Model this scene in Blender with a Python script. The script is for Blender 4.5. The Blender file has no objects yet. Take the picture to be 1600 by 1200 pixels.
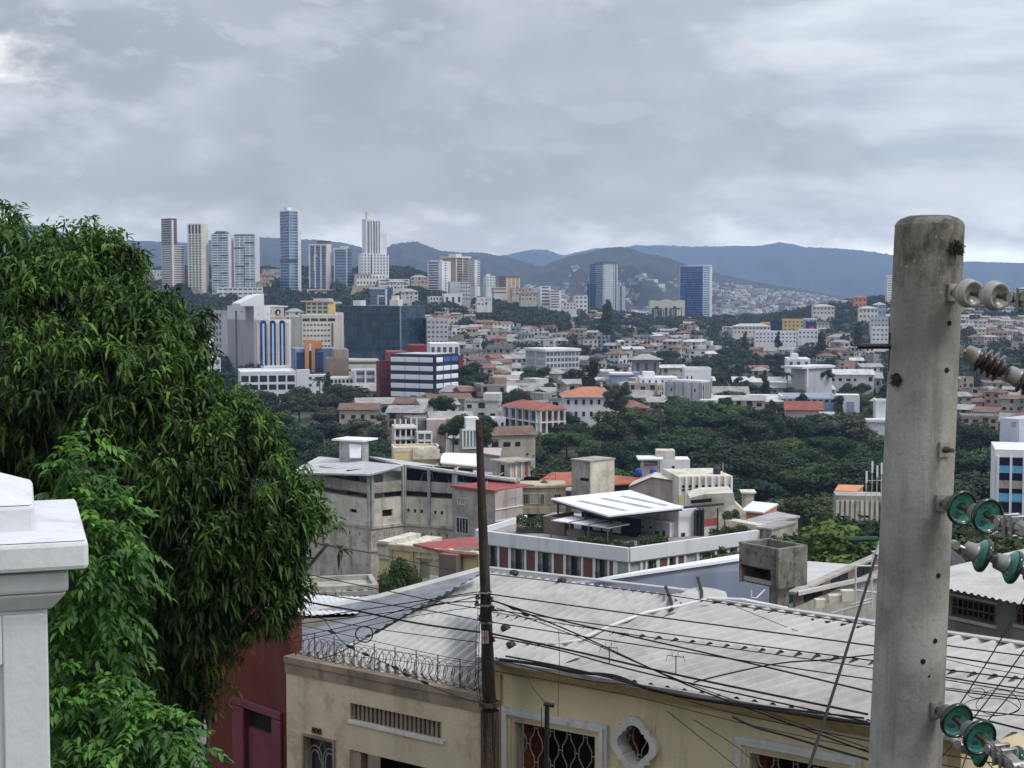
import bpy, math, random
import numpy as np
from mathutils import Vector
R = math.radians
S = bpy.context.scene
COL = S.collection
rnd = random.Random(7)

# ---------------------------------------------------------------- camera
F = 2300.0                       # focal length in pixels of the 1600 px wide photograph
PITCH = math.atan(140 / F)       # horizon lies on pixel row 460
cd = bpy.data.cameras.new('camera')
cam = bpy.data.objects.new('camera', cd); COL.objects.link(cam)
cd.sensor_width = 36; cd.lens = 36 * F / 1600
cd.clip_start = 0.1; cd.clip_end = 40000
cam.rotation_euler = (R(90) - PITCH, 0, 0)
S.camera = cam

# ---------------------------------------------------------------- sun
SUN_EL, SUN_AZ = R(52), R(118)   # azimuth measured clockwise from +Y (into the picture)
sd = bpy.data.lights.new('sun', 'SUN'); sd.energy = 1.5; sd.angle = R(14); sd.color = (1, .96, .9)
sun = bpy.data.objects.new('sun', sd); COL.objects.link(sun)
_d = Vector((math.sin(SUN_AZ) * math.cos(SUN_EL), math.cos(SUN_AZ) * math.cos(SUN_EL), math.sin(SUN_EL)))
sun.rotation_euler = _d.to_track_quat('Z', 'Y').to_euler()

S.view_settings.view_transform = 'Standard'; S.view_settings.look = 'None'
S.view_settings.gamma = 1; S.view_settings.exposure = 0.36
S.cycles.max_bounces = 5; S.cycles.diffuse_bounces = 3; S.cycles.glossy_bounces = 3
S.cycles.transmission_bounces = 6; S.cycles.transparent_max_bounces = 8; S.cycles.volume_bounces = 1
S.cycles.caustics_reflective = False; S.cycles.caustics_refractive = False

# ---------------------------------------------------------------- node helper
class NT:
    def __init__(s, nt): s.t = nt
    def n(s, typ, **kw):
        x = s.t.nodes.new(typ)
        for k, v in kw.items():
            if k.startswith('i_'): x.inputs[k[2:].replace('_', ' ')].default_value = v
            else: setattr(x, k, v)
        return x
    def l(s, a, b): s.t.links.new(a, b)
    def val(s, sock, v):
        if isinstance(v, bpy.types.NodeSocket): s.l(v, sock)
        elif v is not None: sock.default_value = v
    def math(s, op, a, b=None, clamp=False):
        x = s.n('ShaderNodeMath', operation=op); x.use_clamp = clamp
        s.val(x.inputs[0], a); s.val(x.inputs[1], b); return x.outputs[0]
    def vmath(s, op, a, b=None):
        x = s.n('ShaderNodeVectorMath', operation=op); s.val(x.inputs[0], a); s.val(x.inputs[1], b); return x.outputs[0]
    def mix(s, f, a, b, mode='MIX'):
        x = s.n('ShaderNodeMix', data_type='RGBA', blend_type=mode); x.clamp_factor = True
        s.val(x.inputs[0], f)
        s.val(x.inputs[6], a if isinstance(a, bpy.types.NodeSocket) else (*a[:3], 1))
        s.val(x.inputs[7], b if isinstance(b, bpy.types.NodeSocket) else (*b[:3], 1)); return x.outputs[2]
    def noise(s, vec, scale, detail=4, rough=.55, dist=0):
        x = s.n('ShaderNodeTexNoise'); s.val(x.inputs['Vector'], vec)
        x.inputs['Scale'].default_value = scale; x.inputs['Detail'].default_value = detail
        x.inputs['Roughness'].default_value = rough; x.inputs['Distortion'].default_value = dist; return x.outputs[0]
    def ramp(s, v, lo, hi):
        x = s.n('ShaderNodeMapRange', interpolation_type='SMOOTHSTEP'); s.val(x.inputs[0], v)
        if lo > hi: x.inputs[3].default_value = 1; x.inputs[4].default_value = 0; lo, hi = hi, lo
        x.inputs[1].default_value = lo; x.inputs[2].default_value = hi; return x.outputs[0]
    def comb(s, x_, y_, z_):
        x = s.n('ShaderNodeCombineXYZ'); s.val(x.inputs[0], x_); s.val(x.inputs[1], y_); s.val(x.inputs[2], z_); return x.outputs[0]

def lin(c):
    return tuple(((v / 255) / 12.92 if v <= 10 else (((v / 255) + .055) / 1.055) ** 2.4) for v in c)

# ---------------------------------------------------------------- world: overcast sky in several decks
W = bpy.data.worlds.new('World'); S.world = W; W.use_nodes = True
t = NT(W.node_tree); W.node_tree.nodes.clear()
out = t.n('ShaderNodeOutputWorld'); bg = t.n('ShaderNodeBackground')
tc = t.n('ShaderNodeTexCoord'); sp = t.n('ShaderNodeSeparateXYZ'); t.l(tc.outputs['Generated'], sp.inputs[0])
X, Y_, Z = sp.outputs
zc = t.math('MAXIMUM', Z, 0.0)
h = t.math('ADD', zc, .09)
u = t.math('DIVIDE', X, h); v = t.math('DIVIDE', Y_, h)
plane = t.comb(u, v, 0.0)
front = t.comb(t.math('MULTIPLY', X, 1.0), t.math('MULTIPLY', Y_, .35), t.math('MULTIPLY', Z, 2.1))
up = t.vmath('ADD', front, (-.006, 0, .03))
# high thin deck: streaks
st = t.noise(t.comb(t.math('MULTIPLY', X, 1.5), t.math('MULTIPLY', Y_, 1.0), t.math('MULTIPLY', Z, 9.0)), 3.2, 7, .55, .0)
base = t.mix(t.ramp(st, .36, .64), lin((168, 179, 194)), lin((203, 209, 216)))
# cumulus-like grey banks
wv = t.vmath('MULTIPLY', front, (1, 1, 1))
skew = t.comb(t.math('ADD', X, t.math('MULTIPLY', Z, .55)), t.math('MULTIPLY', Y_, .3), t.math('MULTIPLY', t.math('SUBTRACT', Z, t.math('MULTIPLY', X, .14)), 1.9))
c1 = t.noise(skew, 4.4, 9, .54, .0)
c2 = t.noise(t.vmath('ADD', skew, (-.010, 0, .035)), 4.4, 9, .54, .0)
left = t.ramp(X, .10, -.10)                                   # the thick bank fills the left of the view
m1 = t.ramp(t.math('ADD', c1, t.math('MULTIPLY', left, .13)), .50, .58)
rim = t.ramp(t.math('SUBTRACT', c1, c2), -.03, .09)
bank = t.mix(rim, lin((144, 149, 161)), lin((188, 192, 202)))
big = t.noise(skew, 2.2, 3, .5)
bank = t.mix(t.math('MULTIPLY', t.ramp(big, .44, .60), .75), bank, lin((172, 177, 186)))
colr = t.mix(t.math('MULTIPLY', m1, .92), base, bank)
puff = t.noise(t.comb(t.math('ADD', X, t.math('MULTIPLY', Z, .5)), t.math('MULTIPLY', Y_, .3), t.math('MULTIPLY', Z, 1.8)), 15, 8, .58)
pm = t.math('MULTIPLY', t.ramp(puff, .48, .64), t.ramp(c1, .42, .56))
colr = t.mix(t.math('MULTIPLY', pm, .42), colr, lin((148, 155, 166)))
pr_ = t.math('MULTIPLY', t.ramp(t.math('SUBTRACT', puff, t.noise(t.comb(t.math('ADD', X, t.math('MULTIPLY', Z, .5)), t.math('MULTIPLY', Y_, .3), t.math('MULTIPLY', t.math('ADD', Z, .008), 1.8)), 15, 8, .58)), .02, .10), t.ramp(puff, .46, .56))
colr = t.mix(t.math('MULTIPLY', pr_, .22), colr, lin((216, 219, 224)))
thick = t.ramp(t.noise(skew, 2.7, 5, .5), .40, .62)
colr = t.mix(t.math('MULTIPLY', thick, t.math('ADD', .28, t.math('MULTIPLY', left, .22))), colr, lin((134, 139, 153)))
# low bank sitting on the mountains
lowm = t.math('MULTIPLY', t.ramp(t.math('SUBTRACT', Z, t.math('MULTIPLY', t.noise(front, 14, 6, .6), .07)), .03, .004), .75)
lowc = t.mix(t.ramp(t.noise(front, 16, 6, .6), .4, .62), lin((170, 174, 188)), lin((205, 209, 219)))
colr = t.mix(lowm, colr, lowc)
# the bright gap at the upper left and the clear strip on the right horizon
gx = t.math('MULTIPLY', t.math('ADD', X, .349), 9.0); gz = t.math('MULTIPLY', t.math('SUBTRACT', Z, .148), 34.0)
gd = t.math('ADD', t.math('POWER', gx, 2.0), t.math('POWER', gz, 2.0))
gap = t.ramp(t.math('ADD', gd, t.math('MULTIPLY', t.noise(front, 26, 5, .6), 1.6)), 1.35, .55)
colr = t.mix(gap, colr, lin((243, 244, 240)))
strip = t.math('MULTIPLY', t.ramp(X, .05, .30), t.ramp(t.math('SUBTRACT', Z, t.math('MULTIPLY', t.noise(front, 9, 3), .03)), .022, .004))
colr = t.mix(strip, colr, lin((232, 238, 240)))
colr = t.mix(1.0, colr, t.comb(*[t.math('ADD', 1.0, t.math('MULTIPLY', t.ramp(Z, .2, 1.0), 1.5))] * 3), 'MULTIPLY')
# the low sky is seen through the long way of hazy air, so it is that much brighter behind it
air = t.math('POWER', 2.71828, t.math('MINIMUM', t.math('DIVIDE', .033, t.math('MAXIMUM', Z, .004)), 1.3))
IN = (.15, .22, .38)
lift = t.n('ShaderNodeVectorMath', operation='SCALE'); t.l(t.vmath('SUBTRACT', colr, IN), lift.inputs[0]); t.l(air, lift.inputs[3])
colr = t.vmath('ADD', lift.outputs[0], IN)
sky = t.n('ShaderNodeTexSky', sky_type='NISHITA'); sky.sun_disc = False; sky.sun_elevation = SUN_EL; sky.sun_rotation = SUN_AZ
skyc = t.mix(1.0, sky.outputs[0], (1, 1, 1), 'MULTIPLY')
tot = t.mix(.95, skyc, t.mix(1.0, colr, (10, 10, 10), 'MULTIPLY'))
t.l(tot, bg.inputs[0]); bg.inputs[1].default_value = 0.1
t.l(bg.outputs[0], out.inputs[0])

# ---------------------------------------------------------------- picture pixel + depth -> point of the place
cp, sn = math.cos(PITCH), math.sin(PITCH)
def at(px, py, Y):
    x = (px - 800) / F; yu = (600 - py) / F
    dy = cp + yu * sn; dz = -sn + yu * cp
    k = Y / dy
    return Vector((x * k, Y, dz * k))
def ray(px, py): return at(px, py, 1.0)
def uof(px, py=500): r = ray(px, py); return r.x

# ---------------------------------------------------------------- materials
MATS = {}
def mat(name, col, rough=.85, var=.25, vs=1.5, streak=0., bump=0., bs=20, metal=0., spec=.3, stain=None, sa=0., rand=0., coat=0., alpha=None, objcol=False, fine=0., reflect_cells=0.):
    if name in MATS: return MATS[name]
    m = bpy.data.materials.new(name); m.use_nodes = True; MATS[name] = m
    t = NT(m.node_tree); b = m.node_tree.nodes['Principled BSDF']
    g = t.n('ShaderNodeNewGeometry').outputs['Position']
    tcn = t.n('ShaderNodeTexCoord').outputs['Object']
    c = lin(col)
    if objcol:
        oi = t.n('ShaderNodeObjectInfo'); src = oi.outputs['Color']
        dk = t.mix(1.0, src, (1 - var,) * 3, 'MULTIPLY')
        lt = src
    else:
        src = None; dk = tuple(v * (1 - var) for v in c); lt = tuple(min(1, v * (1 + var * .35)) for v in c)
    colr = t.mix(t.ramp(t.noise(g, vs, 6, .62), .32, .68), dk, lt)
    if fine:
        colr = t.mix(t.math('MULTIPLY', t.ramp(t.noise(g, bs * 1.7, 4, .7), .45, .7), fine), colr, tuple(v * .45 for v in c))
    if reflect_cells:  # random paler panels: reflections put into the glass colour
        s_ = t.n('ShaderNodeSeparateXYZ'); t.l(g, s_.inputs[0]); q = t.comb(t.math('FLOOR', t.math('DIVIDE', t.math('SUBTRACT', s_.outputs[0], s_.outputs[1]), reflect_cells)), 0., t.math('FLOOR', t.math('DIVIDE', s_.outputs[2], reflect_cells)))
        wn = t.n('ShaderNodeTexWhiteNoise'); t.l(q, wn.inputs[0]); colr = t.mix(t.math('MULTIPLY', t.ramp(wn.outputs[0], .35, 1.), .55), colr, tuple(min(1, v * 3.2 + .02) for v in c))
    if streak:
        sv = t.vmath('MULTIPLY', g, (1, 1, .09))
        s1 = t.ramp(t.noise(sv, vs * 2.6, 6, .6), .50, .72)
        colr = t.mix(t.math('MULTIPLY', s1, streak), colr, (.085, .075, .065))
    if stain:
        s2 = t.ramp(t.noise(g, vs * 1.7, 8, .68, .5), .48, .66)
        colr = t.mix(t.math('MULTIPLY', s2, sa), colr, lin(stain))
    if rand:
        oi = t.n('ShaderNodeObjectInfo')
        hs = t.n('ShaderNodeHueSaturation'); hs.inputs['Saturation'].default_value = 1
        t.l(t.math('ADD', .5 - rand * .06, t.math('MULTIPLY', oi.outputs['Random'], rand * .12)), hs.inputs['Hue'])
        t.l(t.math('ADD', 1 - rand * .45, t.math('MULTIPLY', t.math('FRACT', t.math('MULTIPLY', oi.outputs['Random'], 7.31)), rand * .9)), hs.inputs['Value'])
        t.l(colr, hs.inputs['Color']); colr = hs.outputs[0]
    t.l(colr, b.inputs['Base Color'])
    b.inputs['Roughness'].default_value = rough; b.inputs['Metallic'].default_value = metal
    b.inputs['Specular IOR Level'].default_value = spec; b.inputs['Coat Weight'].default_value = coat
    if bump:
        bn = t.n('ShaderNodeBump'); bn.inputs['Distance'].default_value = bump
        t.l(t.noise(g, bs, 5, .6), bn.inputs['Height']); t.l(bn.outputs[0], b.inputs['Normal'])
    return m

def leafmat(name, dark, light, rand=0., rough=.5, trans=.25, attr=None, spec=.3, gs=.6):
    m = bpy.data.materials.new(name); m.use_nodes = True; MATS[name] = m
    t = NT(m.node_tree); nt = m.node_tree; b = nt.nodes['Principled BSDF']
    oi = t.n('ShaderNodeObjectInfo')
    if attr:
        a = t.n('ShaderNodeAttribute', attribute_name=attr); f = a.outputs['Fac']
    else:
        a = t.n('ShaderNodeAttribute', attribute_name='tint'); f = a.outputs['Fac']
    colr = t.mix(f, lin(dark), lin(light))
    if rand:
        hs = t.n('ShaderNodeHueSaturation')
        t.l(t.math('ADD', .5 - rand * .05, t.math('MULTIPLY', oi.outputs['Random'], rand * .10)), hs.inputs['Hue'])
        t.l(t.math('ADD', 1 - rand * .4, t.math('MULTIPLY', t.math('FRACT', t.math('MULTIPLY', oi.outputs['Random'], 7.31)), rand * .8)), hs.inputs['Value'])
        t.l(colr, hs.inputs['Color']); colr = hs.outputs[0]
    t.l(colr, b.inputs['Base Color']); b.inputs['Roughness'].default_value = rough
    b.inputs['Specular IOR Level'].default_value = spec
    if trans:
        tr = t.n('ShaderNodeBsdfTranslucent'); t.l(t.mix(1.0, colr, (1.3, 1.5, .6), 'MULTIPLY'), tr.inputs[0])
        mx = t.n('ShaderNodeMixShader'); mx.inputs[0].default_value = trans
        t.l(b.outputs[0], mx.inputs[1]); t.l(tr.outputs[0], mx.inputs[2])
        t.l(mx.outputs[0], nt.nodes['Material Output'].inputs[0])
    return m

# ---------------------------------------------------------------- mesh building
ORG = {}
def tag(o, label=None, cat=None, group=None, kind=None):
    if label: o['label'] = label
    if cat: o['category'] = cat
    if group: o['group'] = group
    if kind: o['kind'] = kind
    return o
def thing(name, label, cat, loc, group=None):
    o = bpy.data.objects.new(name, None); COL.objects.link(o); o.location = loc; o.empty_display_size = .5
    ORG[o] = Vector(loc); return tag(o, label, cat, group)

class MB:
    def __init__(s): s.v = []; s.f = []; s.m = []
    def add(s, vs, fs, m=0):
        n = len(s.v); s.v.extend(tuple(p) for p in vs)
        s.f.extend(tuple(i + n for i in f) for f in fs); s.m.extend([m] * len(fs)); return s
    def box(s, o, a, b, c, m=0):
        o, a, b, c = Vector(o), Vector(a), Vector(b), Vector(c)
        if a.cross(b).dot(c) < 0: a, b = b, a
        v = [o, o + a, o + a + b, o + b, o + c, o + a + c, o + a + b + c, o + b + c]
        return s.add(v, [(0, 3, 2, 1), (4, 5, 6, 7), (0, 1, 5, 4), (1, 2, 6, 5), (2, 3, 7, 6), (3, 0, 4, 7)], m)
    def quad(s, a, b, c, d, m=0): return s.add([a, b, c, d], [(0, 1, 2, 3)], m)
    def prism(s, poly, ext, m=0):
        n = len(poly); ext = Vector(ext)
        v = [Vector(p) for p in poly] + [Vector(p) + ext for p in poly]
        return s.add(v, [tuple(range(n))[::-1], tuple(range(n, 2 * n))] + [(i, (i + 1) % n, n + (i + 1) % n, n + i) for i in range(n)], m)
    def tube(s, pts, r, n=6, m=0, cap=True):
        pts = [Vector(p) for p in pts]; k = len(pts)
        rs = r if isinstance(r, (list, tuple)) else [r] * k
        vs = []; prev = None
        for i, p in enumerate(pts):
            d = (pts[min(i + 1, k - 1)] - pts[max(i - 1, 0)])
            if d.length < 1e-9: d = Vector((0, 0, 1))
            d.normalize()
            if prev is None:
                a = d.orthogonal().normalized()
            else:
                a = (prev - d * prev.dot(d))
                a = a.normalized() if a.length > 1e-6 else d.orthogonal().normalized()
            prev = a; b = d.cross(a)
            for j in range(n):
                an = 2 * math.pi * j / n
                vs.append(p + (a * math.cos(an) + b * math.sin(an)) * rs[i])
        fs = [(i * n + j, i * n + (j + 1) % n, (i + 1) * n + (j + 1) % n, (i + 1) * n + j) for i in range(k - 1) for j in range(n)]
        if cap: fs += [tuple(range(n))[::-1], tuple((k - 1) * n + j for j in range(n))]
        return s.add(vs, fs, m)
    def lathe(s, o, ax, prof, n=20, m=0):
        o = Vector(o); ax = Vector(ax).normalized(); a = ax.orthogonal().normalized(); b = ax.cross(a); vs = []
        for (t_, r_) in prof:
            for j in range(n):
                an = 2 * math.pi * j / n; vs.append(o + ax * t_ + (a * math.cos(an) + b * math.sin(an)) * max(r_, 1e-4))
        k = len(prof)
        return s.add(vs, [(i * n + j, i * n + (j + 1) % n, (i + 1) * n + (j + 1) % n, (i + 1) * n + j) for i in range(k - 1) for j in range(n)], m)
    def build(s, name, mats, parent=None, smooth=False, bevel=0, org=None):
        if not isinstance(mats, (list, tuple)): mats = [mats]
        me = bpy.data.meshes.new(name)
        og = ORG[parent] if parent is not None else (Vector(org) if org is not None else Vector((0, 0, 0)))
        v = np.array(s.v, dtype=np.float64).reshape(-1, 3) - np.array(og)
        me.from_pydata(v.tolist(), [], s.f)
        for m_ in mats: me.materials.append(m_)
        if any(s.m): me.polygons.foreach_set('material_index', s.m)
        if smooth: me.polygons.foreach_set('use_smooth', [True] * len(s.f))
        me.update()
        o = bpy.data.objects.new(name, me); COL.objects.link(o)
        if parent is not None: o.parent = parent
        elif org is not None: o.location = org
        ORG[o] = og
        if bevel:
            bm = o.modifiers.new('bevel', 'BEVEL'); bm.width = bevel; bm.segments = 2; bm.limit_method = 'ANGLE'
        return o

class Fr:
    """local frame: x to the right along a facade, y into the building, z up"""
    def __init__(s, o, ex, ey=None):
        s.o = Vector(o); s.x = Vector(ex).normalized(); s.z = Vector((0, 0, 1))
        s.y = Vector(ey).normalized() if ey is not None else Vector((-s.x.y, s.x.x, 0))
    def p(s, x, y, z): return s.o + s.x * x + s.y * y + s.z * z
    def box(s, mb, x0, x1, y0, y1, z0, z1, m=0): return mb.box(s.p(x0, y0, z0), s.x * (x1 - x0), s.y * (y1 - y0), s.z * (z1 - z0), m)
    def shift(s, x, y, z): return Fr(s.p(x, y, z), s.x, s.y)
    def xz(s, px, py):
        """the x, z in this facade plane that the picture pixel px, py sees"""
        r = ray(px, py); k = s.o.dot(s.y) / r.dot(s.y); q = r * k - s.o
        return q.dot(s.x), q.z

def wall_grid(mb, fr, x0, x1, z0, z1, ops, depth=.15, m=0, y=0.):
    """wall face with real openings and their reveals"""
    xs = sorted({x0, x1, *[a for o in ops for a in o[:2]]}); zs = sorted({z0, z1, *[a for o in ops for a in o[2:4]]})
    for i in range(len(xs) - 1):
        for j in range(len(zs) - 1):
            cx, cz = (xs[i] + xs[i + 1]) / 2, (zs[j] + zs[j + 1]) / 2
            if cx < x0 or cx > x1 or cz < z0 or cz > z1 or any(o[0] < cx < o[1] and o[2] < cz < o[3] for o in ops): continue
            mb.quad(fr.p(xs[i], y, zs[j]), fr.p(xs[i + 1], y, zs[j]), fr.p(xs[i + 1], y, zs[j + 1]), fr.p(xs[i], y, zs[j + 1]), m)
    for a, b, c, d in [o[:4] for o in ops]:
        for (p, q) in (((a, c), (b, c)), ((b, c), (b, d)), ((b, d), (a, d)), ((a, d), (a, c))):
            mb.quad(fr.p(p[0], y, p[1]), fr.p(q[0], y, q[1]), fr.p(q[0], y + depth, q[1]), fr.p(p[0], y + depth, p[1]), m)

OCC = []
class Blk:
    """rectangular building from a near corner, its two visible ends, its top and its foot in the photograph, and its real distance"""
    def __init__(s, pl, pc, pr, pt, pb, Y, deg, sink=3.0, dz=0):
        s.C = at(pc, pb, Y); s.base = s.C.z; s.top = at(pc, pt, Y).z; th = R(deg) - math.atan(uof(pc, pb))
        s.e1 = Vector((math.cos(th), math.sin(th), 0)); s.e2 = Vector((-math.sin(th), math.cos(th), 0))
        pm = (pt + pb) / 2
        uR, uL = uof(pr, pm), uof(pl, pm); Xc, Yc = s.C.x, s.C.y
        s.w1 = (uR * Yc - Xc) / (s.e1.x - uR * s.e1.y) if pr > pc + .5 else 12
        s.w2 = (uL * Yc - Xc) / (s.e2.x - uL * s.e2.y) if pl < pc - .5 else s.w1 * .7
        if s.w2 <= 0: s.w2 = s.w1 * .8
        if s.w2 > 28 and deg < 15: s.w2 = 28
        s.h = s.top - s.base; s.sink = sink
        c = s.C + s.e1 * s.w1 / 2 + s.e2 * s.w2 / 2; OCC.append((c.x, c.y, math.hypot(s.w1, s.w2) * .5))
        s.R = Fr(s.C, s.e1, s.e2)                       # right-hand facade
        s.L = Fr(s.C + s.e2 * s.w2, -s.e2, s.e1)        # left-hand facade
        s.loc = s.C + s.e1 * s.w1 / 2 + s.e2 * s.w2 / 2
    def thing(s, name, label, cat='building', group=None):
        s.t = thing(name, label, cat, s.loc, group); return s.t
    def body(s, m, name='wall', z0=None, z1=None, inset=0.):
        mb = MB(); z0 = -s.sink if z0 is None else z0; z1 = s.h if z1 is None else z1
        s.R.box(mb, inset, s.w1 - inset, inset, s.w2 - inset, z0, z1); return mb.build(name, m, s.t)
    def parapet(s, m, ht=.8, th=.25, name='parapet', over=.06, z=None):
        mb = MB(); z = s.h if z is None else z; a, b = s.w1, s.w2
        s.R.box(mb, -over, a + over, -over, th, z - .3, z + ht); s.R.box(mb, -over, a + over, b - th, b + over, z - .3, z + ht)
        s.R.box(mb, -over, th, th, b - th, z - .3, z + ht); s.R.box(mb, a - th, a + over, th, b - th, z - .3, z + ht)
        return mb.build(name, m, s.t)
    def bands(s, n, m, z0=0, z1=None, fr=.5, sides='RL', name='window_band', proud=.12, x0=.04, x1=.96):
        z1 = s.h if z1 is None else z1; fh = (z1 - z0) / n
        for k in range(n):
            mb = MB(); za = z0 + fh * k + fh * (1 - fr) * .6; zb = za + fh * fr
            if 'R' in sides: s.R.box(mb, s.w1 * x0, s.w1 * x1, -proud, 0, za, zb)
            if 'L' in sides: s.L.box(mb, s.w2 * x0, s.w2 * x1, -proud, 0, za, zb)
            mb.build(name, m, s.t)
    def slabs(s, n, m, z0=0, z1=None, th=.3, out=.6, sides='RL', name='balcony', x0=0., x1=1.):
        z1 = s.h if z1 is None else z1; fh = (z1 - z0) / n
        for k in range(n + 1):
            mb = MB(); z = z0 + fh * k
            if 'R' in sides: s.R.box(mb, s.w1 * x0, s.w1 * x1, -out, 0, z - th / 2, z + th / 2)
            if 'L' in sides: s.L.box(mb, s.w2 * x0, s.w2 * x1, -out, 0, z - th / 2, z + th / 2)
            mb.build(name, m, s.t)
    def fins(s, n, m, out=.5, w=.4, sides='RL', name='fin', z0=0, z1=None, one=True, ends=True):
        z1 = s.h if z1 is None else z1; mb = MB()
        for side, fr_, ww in (('R', s.R, s.w1), ('L', s.L, s.w2)):
            if side not in sides: continue
            for k in range(0 if ends else 1, n + 1 if ends else n):
                x = (ww - w) * k / n; fr_.box(mb, x, x + w, -out, 0, z0, z1)
        return mb.build(name, m, s.t)
    def windows(s, side, nc, nr, m, z0=0, z1=None, fw=.55, fh=.5, proud=.08, name='window', x0=0., x1=1., frame=None, skip=0.):
        z1 = s.h if z1 is None else z1; fr_, ww = (s.R, s.w1) if side == 'R' else (s.L, s.w2)
        cw = ww * (x1 - x0) / nc; ch = (z1 - z0) / nr
        for i in range(nc):
            for j in range(nr):
                if skip and rnd.random() < skip: continue
                mb = MB(); xa = ww * x0 + cw * (i + .5 - fw / 2); za = z0 + ch * (j + .5 - fh / 2)
                fr_.box(mb, xa, xa + cw * fw, -proud, .02, za, za + ch * fh)
                o = mb.build(name, m, s.t)
                if frame:
                    fb = MB(); e = .1; q = proud + .06
                    fr_.box(fb, xa - e, xa + cw * fw + e, -q, 0, za - e, za); fr_.box(fb, xa - e, xa + cw * fw + e, -q, 0, za + ch * fh, za + ch * fh + e)
                    fb.build('frame', frame, o)
# ================================================================ terrain
NEAR = [(4, -1.9), (7, -2.3), (10.5, -12.5), (45, -13), (60, -19), (100, -29), (160, -35), (220, -42.5), (300, -45), (390, -46)]
COLS = {
 -300: [(600, 640), (750, 592), (900, 570), (1100, 532), (1300, 495), (1500, 460), (1800, 432), (2300, 436)],
 150: [(600, 640), (750, 592), (900, 570), (1100, 532), (1300, 495), (1500, 457), (1800, 430), (2300, 434)],
 400: [(600, 636), (750, 590), (900, 570), (1100, 535), (1300, 500), (1500, 462), (1800, 428), (2300, 434)],
 550: [(600, 625), (750, 580), (900, 552), (1100, 520), (1300, 490), (1500, 455), (1800, 430), (2300, 436)],
 640: [(500, 645), (600, 612), (750, 577), (900, 545), (1100, 512), (1300, 478), (1500, 444), (1800, 430), (2300, 438)],
 720: [(500, 640), (600, 610), (750, 576), (900, 545), (1100, 515), (1300, 487), (1500, 464), (1800, 462), (2300, 472)],
 900: [(500, 640), (600, 610), (750, 580), (900, 560), (1100, 538), (1300, 514), (1500, 500), (1800, 489), (2300, 489)],
 1050: [(500, 645), (600, 612), (750, 582), (900, 560), (1100, 540), (1300, 522), (1500, 511), (1800, 504), (2300, 503)],
 1200: [(500, 652), (600, 628), (750, 598), (900, 572), (1100, 545), (1300, 524), (1500, 510), (1800, 500), (2300, 500)],
 1380: [(500, 665), (600, 640), (750, 605), (900, 575), (1100, 538), (1300, 505), (1500, 478), (1800, 468), (2300, 472)],
 1550: [(500, 690), (600, 662), (750, 622), (900, 585), (1100, 545), (1300, 512), (1500, 488), (1800, 472), (2300, 474)],
 1900: [(500, 690), (600, 662), (750, 622), (900, 585), (1100, 545), (1300, 512), (1500, 488), (1800, 472), (2300, 474)],
}
_cx = sorted(COLS); _cu = [uof(p, 560) for p in _cx]
_prof = []
for p in _cx:
    zz = NEAR + [(Y, at(p, py, Y).z) for Y, py in COLS[p]]
    zz += [(3000, -62), (4500, -75), (14500, -80)]
    _prof.append(([math.log(a) for a, _ in zz], [b for _, b in zz]))
def ground(x, y):
    y = max(y, 4.0); u = x / y; ly = math.log(y)
    vals = [np.interp(ly, a, b) for a, b in _prof]
    return float(np.interp(u, _cu, vals))
def ground_Y(px, py):
    """distance at which the ground is seen at that pixel"""
    prev = None
    for Y in np.geomspace(150, 2350, 260):
        q = at(px, py, Y); g = ground(q.x, Y)
        if q.z <= g: return Y
    return 2350.0
def gpt(px, py, Y=None):
    Y = Y or ground_Y(px, py); q = at(px, py, Y); return Vector((q.x, Y, ground(q.x, Y)))

m_ground = mat('ground_soil_and_green', (62, 70, 50), rough=.95, var=.5, vs=.03, stain=(104, 98, 84), sa=.6)
us = np.concatenate([np.linspace(-1.8, -.52, 12), np.linspace(-.48, .48, 130), np.linspace(.52, 1.8, 12)])
ys = np.concatenate([np.geomspace(4, 60, 26)[:-1], np.geomspace(60, 3000, 120)[:-1], np.geomspace(3000, 14500, 14)])
mb = MB()
for y in ys:
    for u_ in us: mb.v.append((u_ * y, y, ground(u_ * y, y)))
n = len(us)
for j in range(len(ys) - 1):
    for i in range(n - 1):
        a = j * n + i; mb.f.append((a, a + 1, a + n + 1, a + n)); mb.m.append(0)
mb.quad((-80, -60, -1.9), (80, -60, -1.9), (80, 4, -1.9), (-80, 4, -1.9))
tag(mb.build('ground', m_ground, smooth=True), 'sloping city ground of soil and low green running down into the valley', 'ground', kind='structure')

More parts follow.
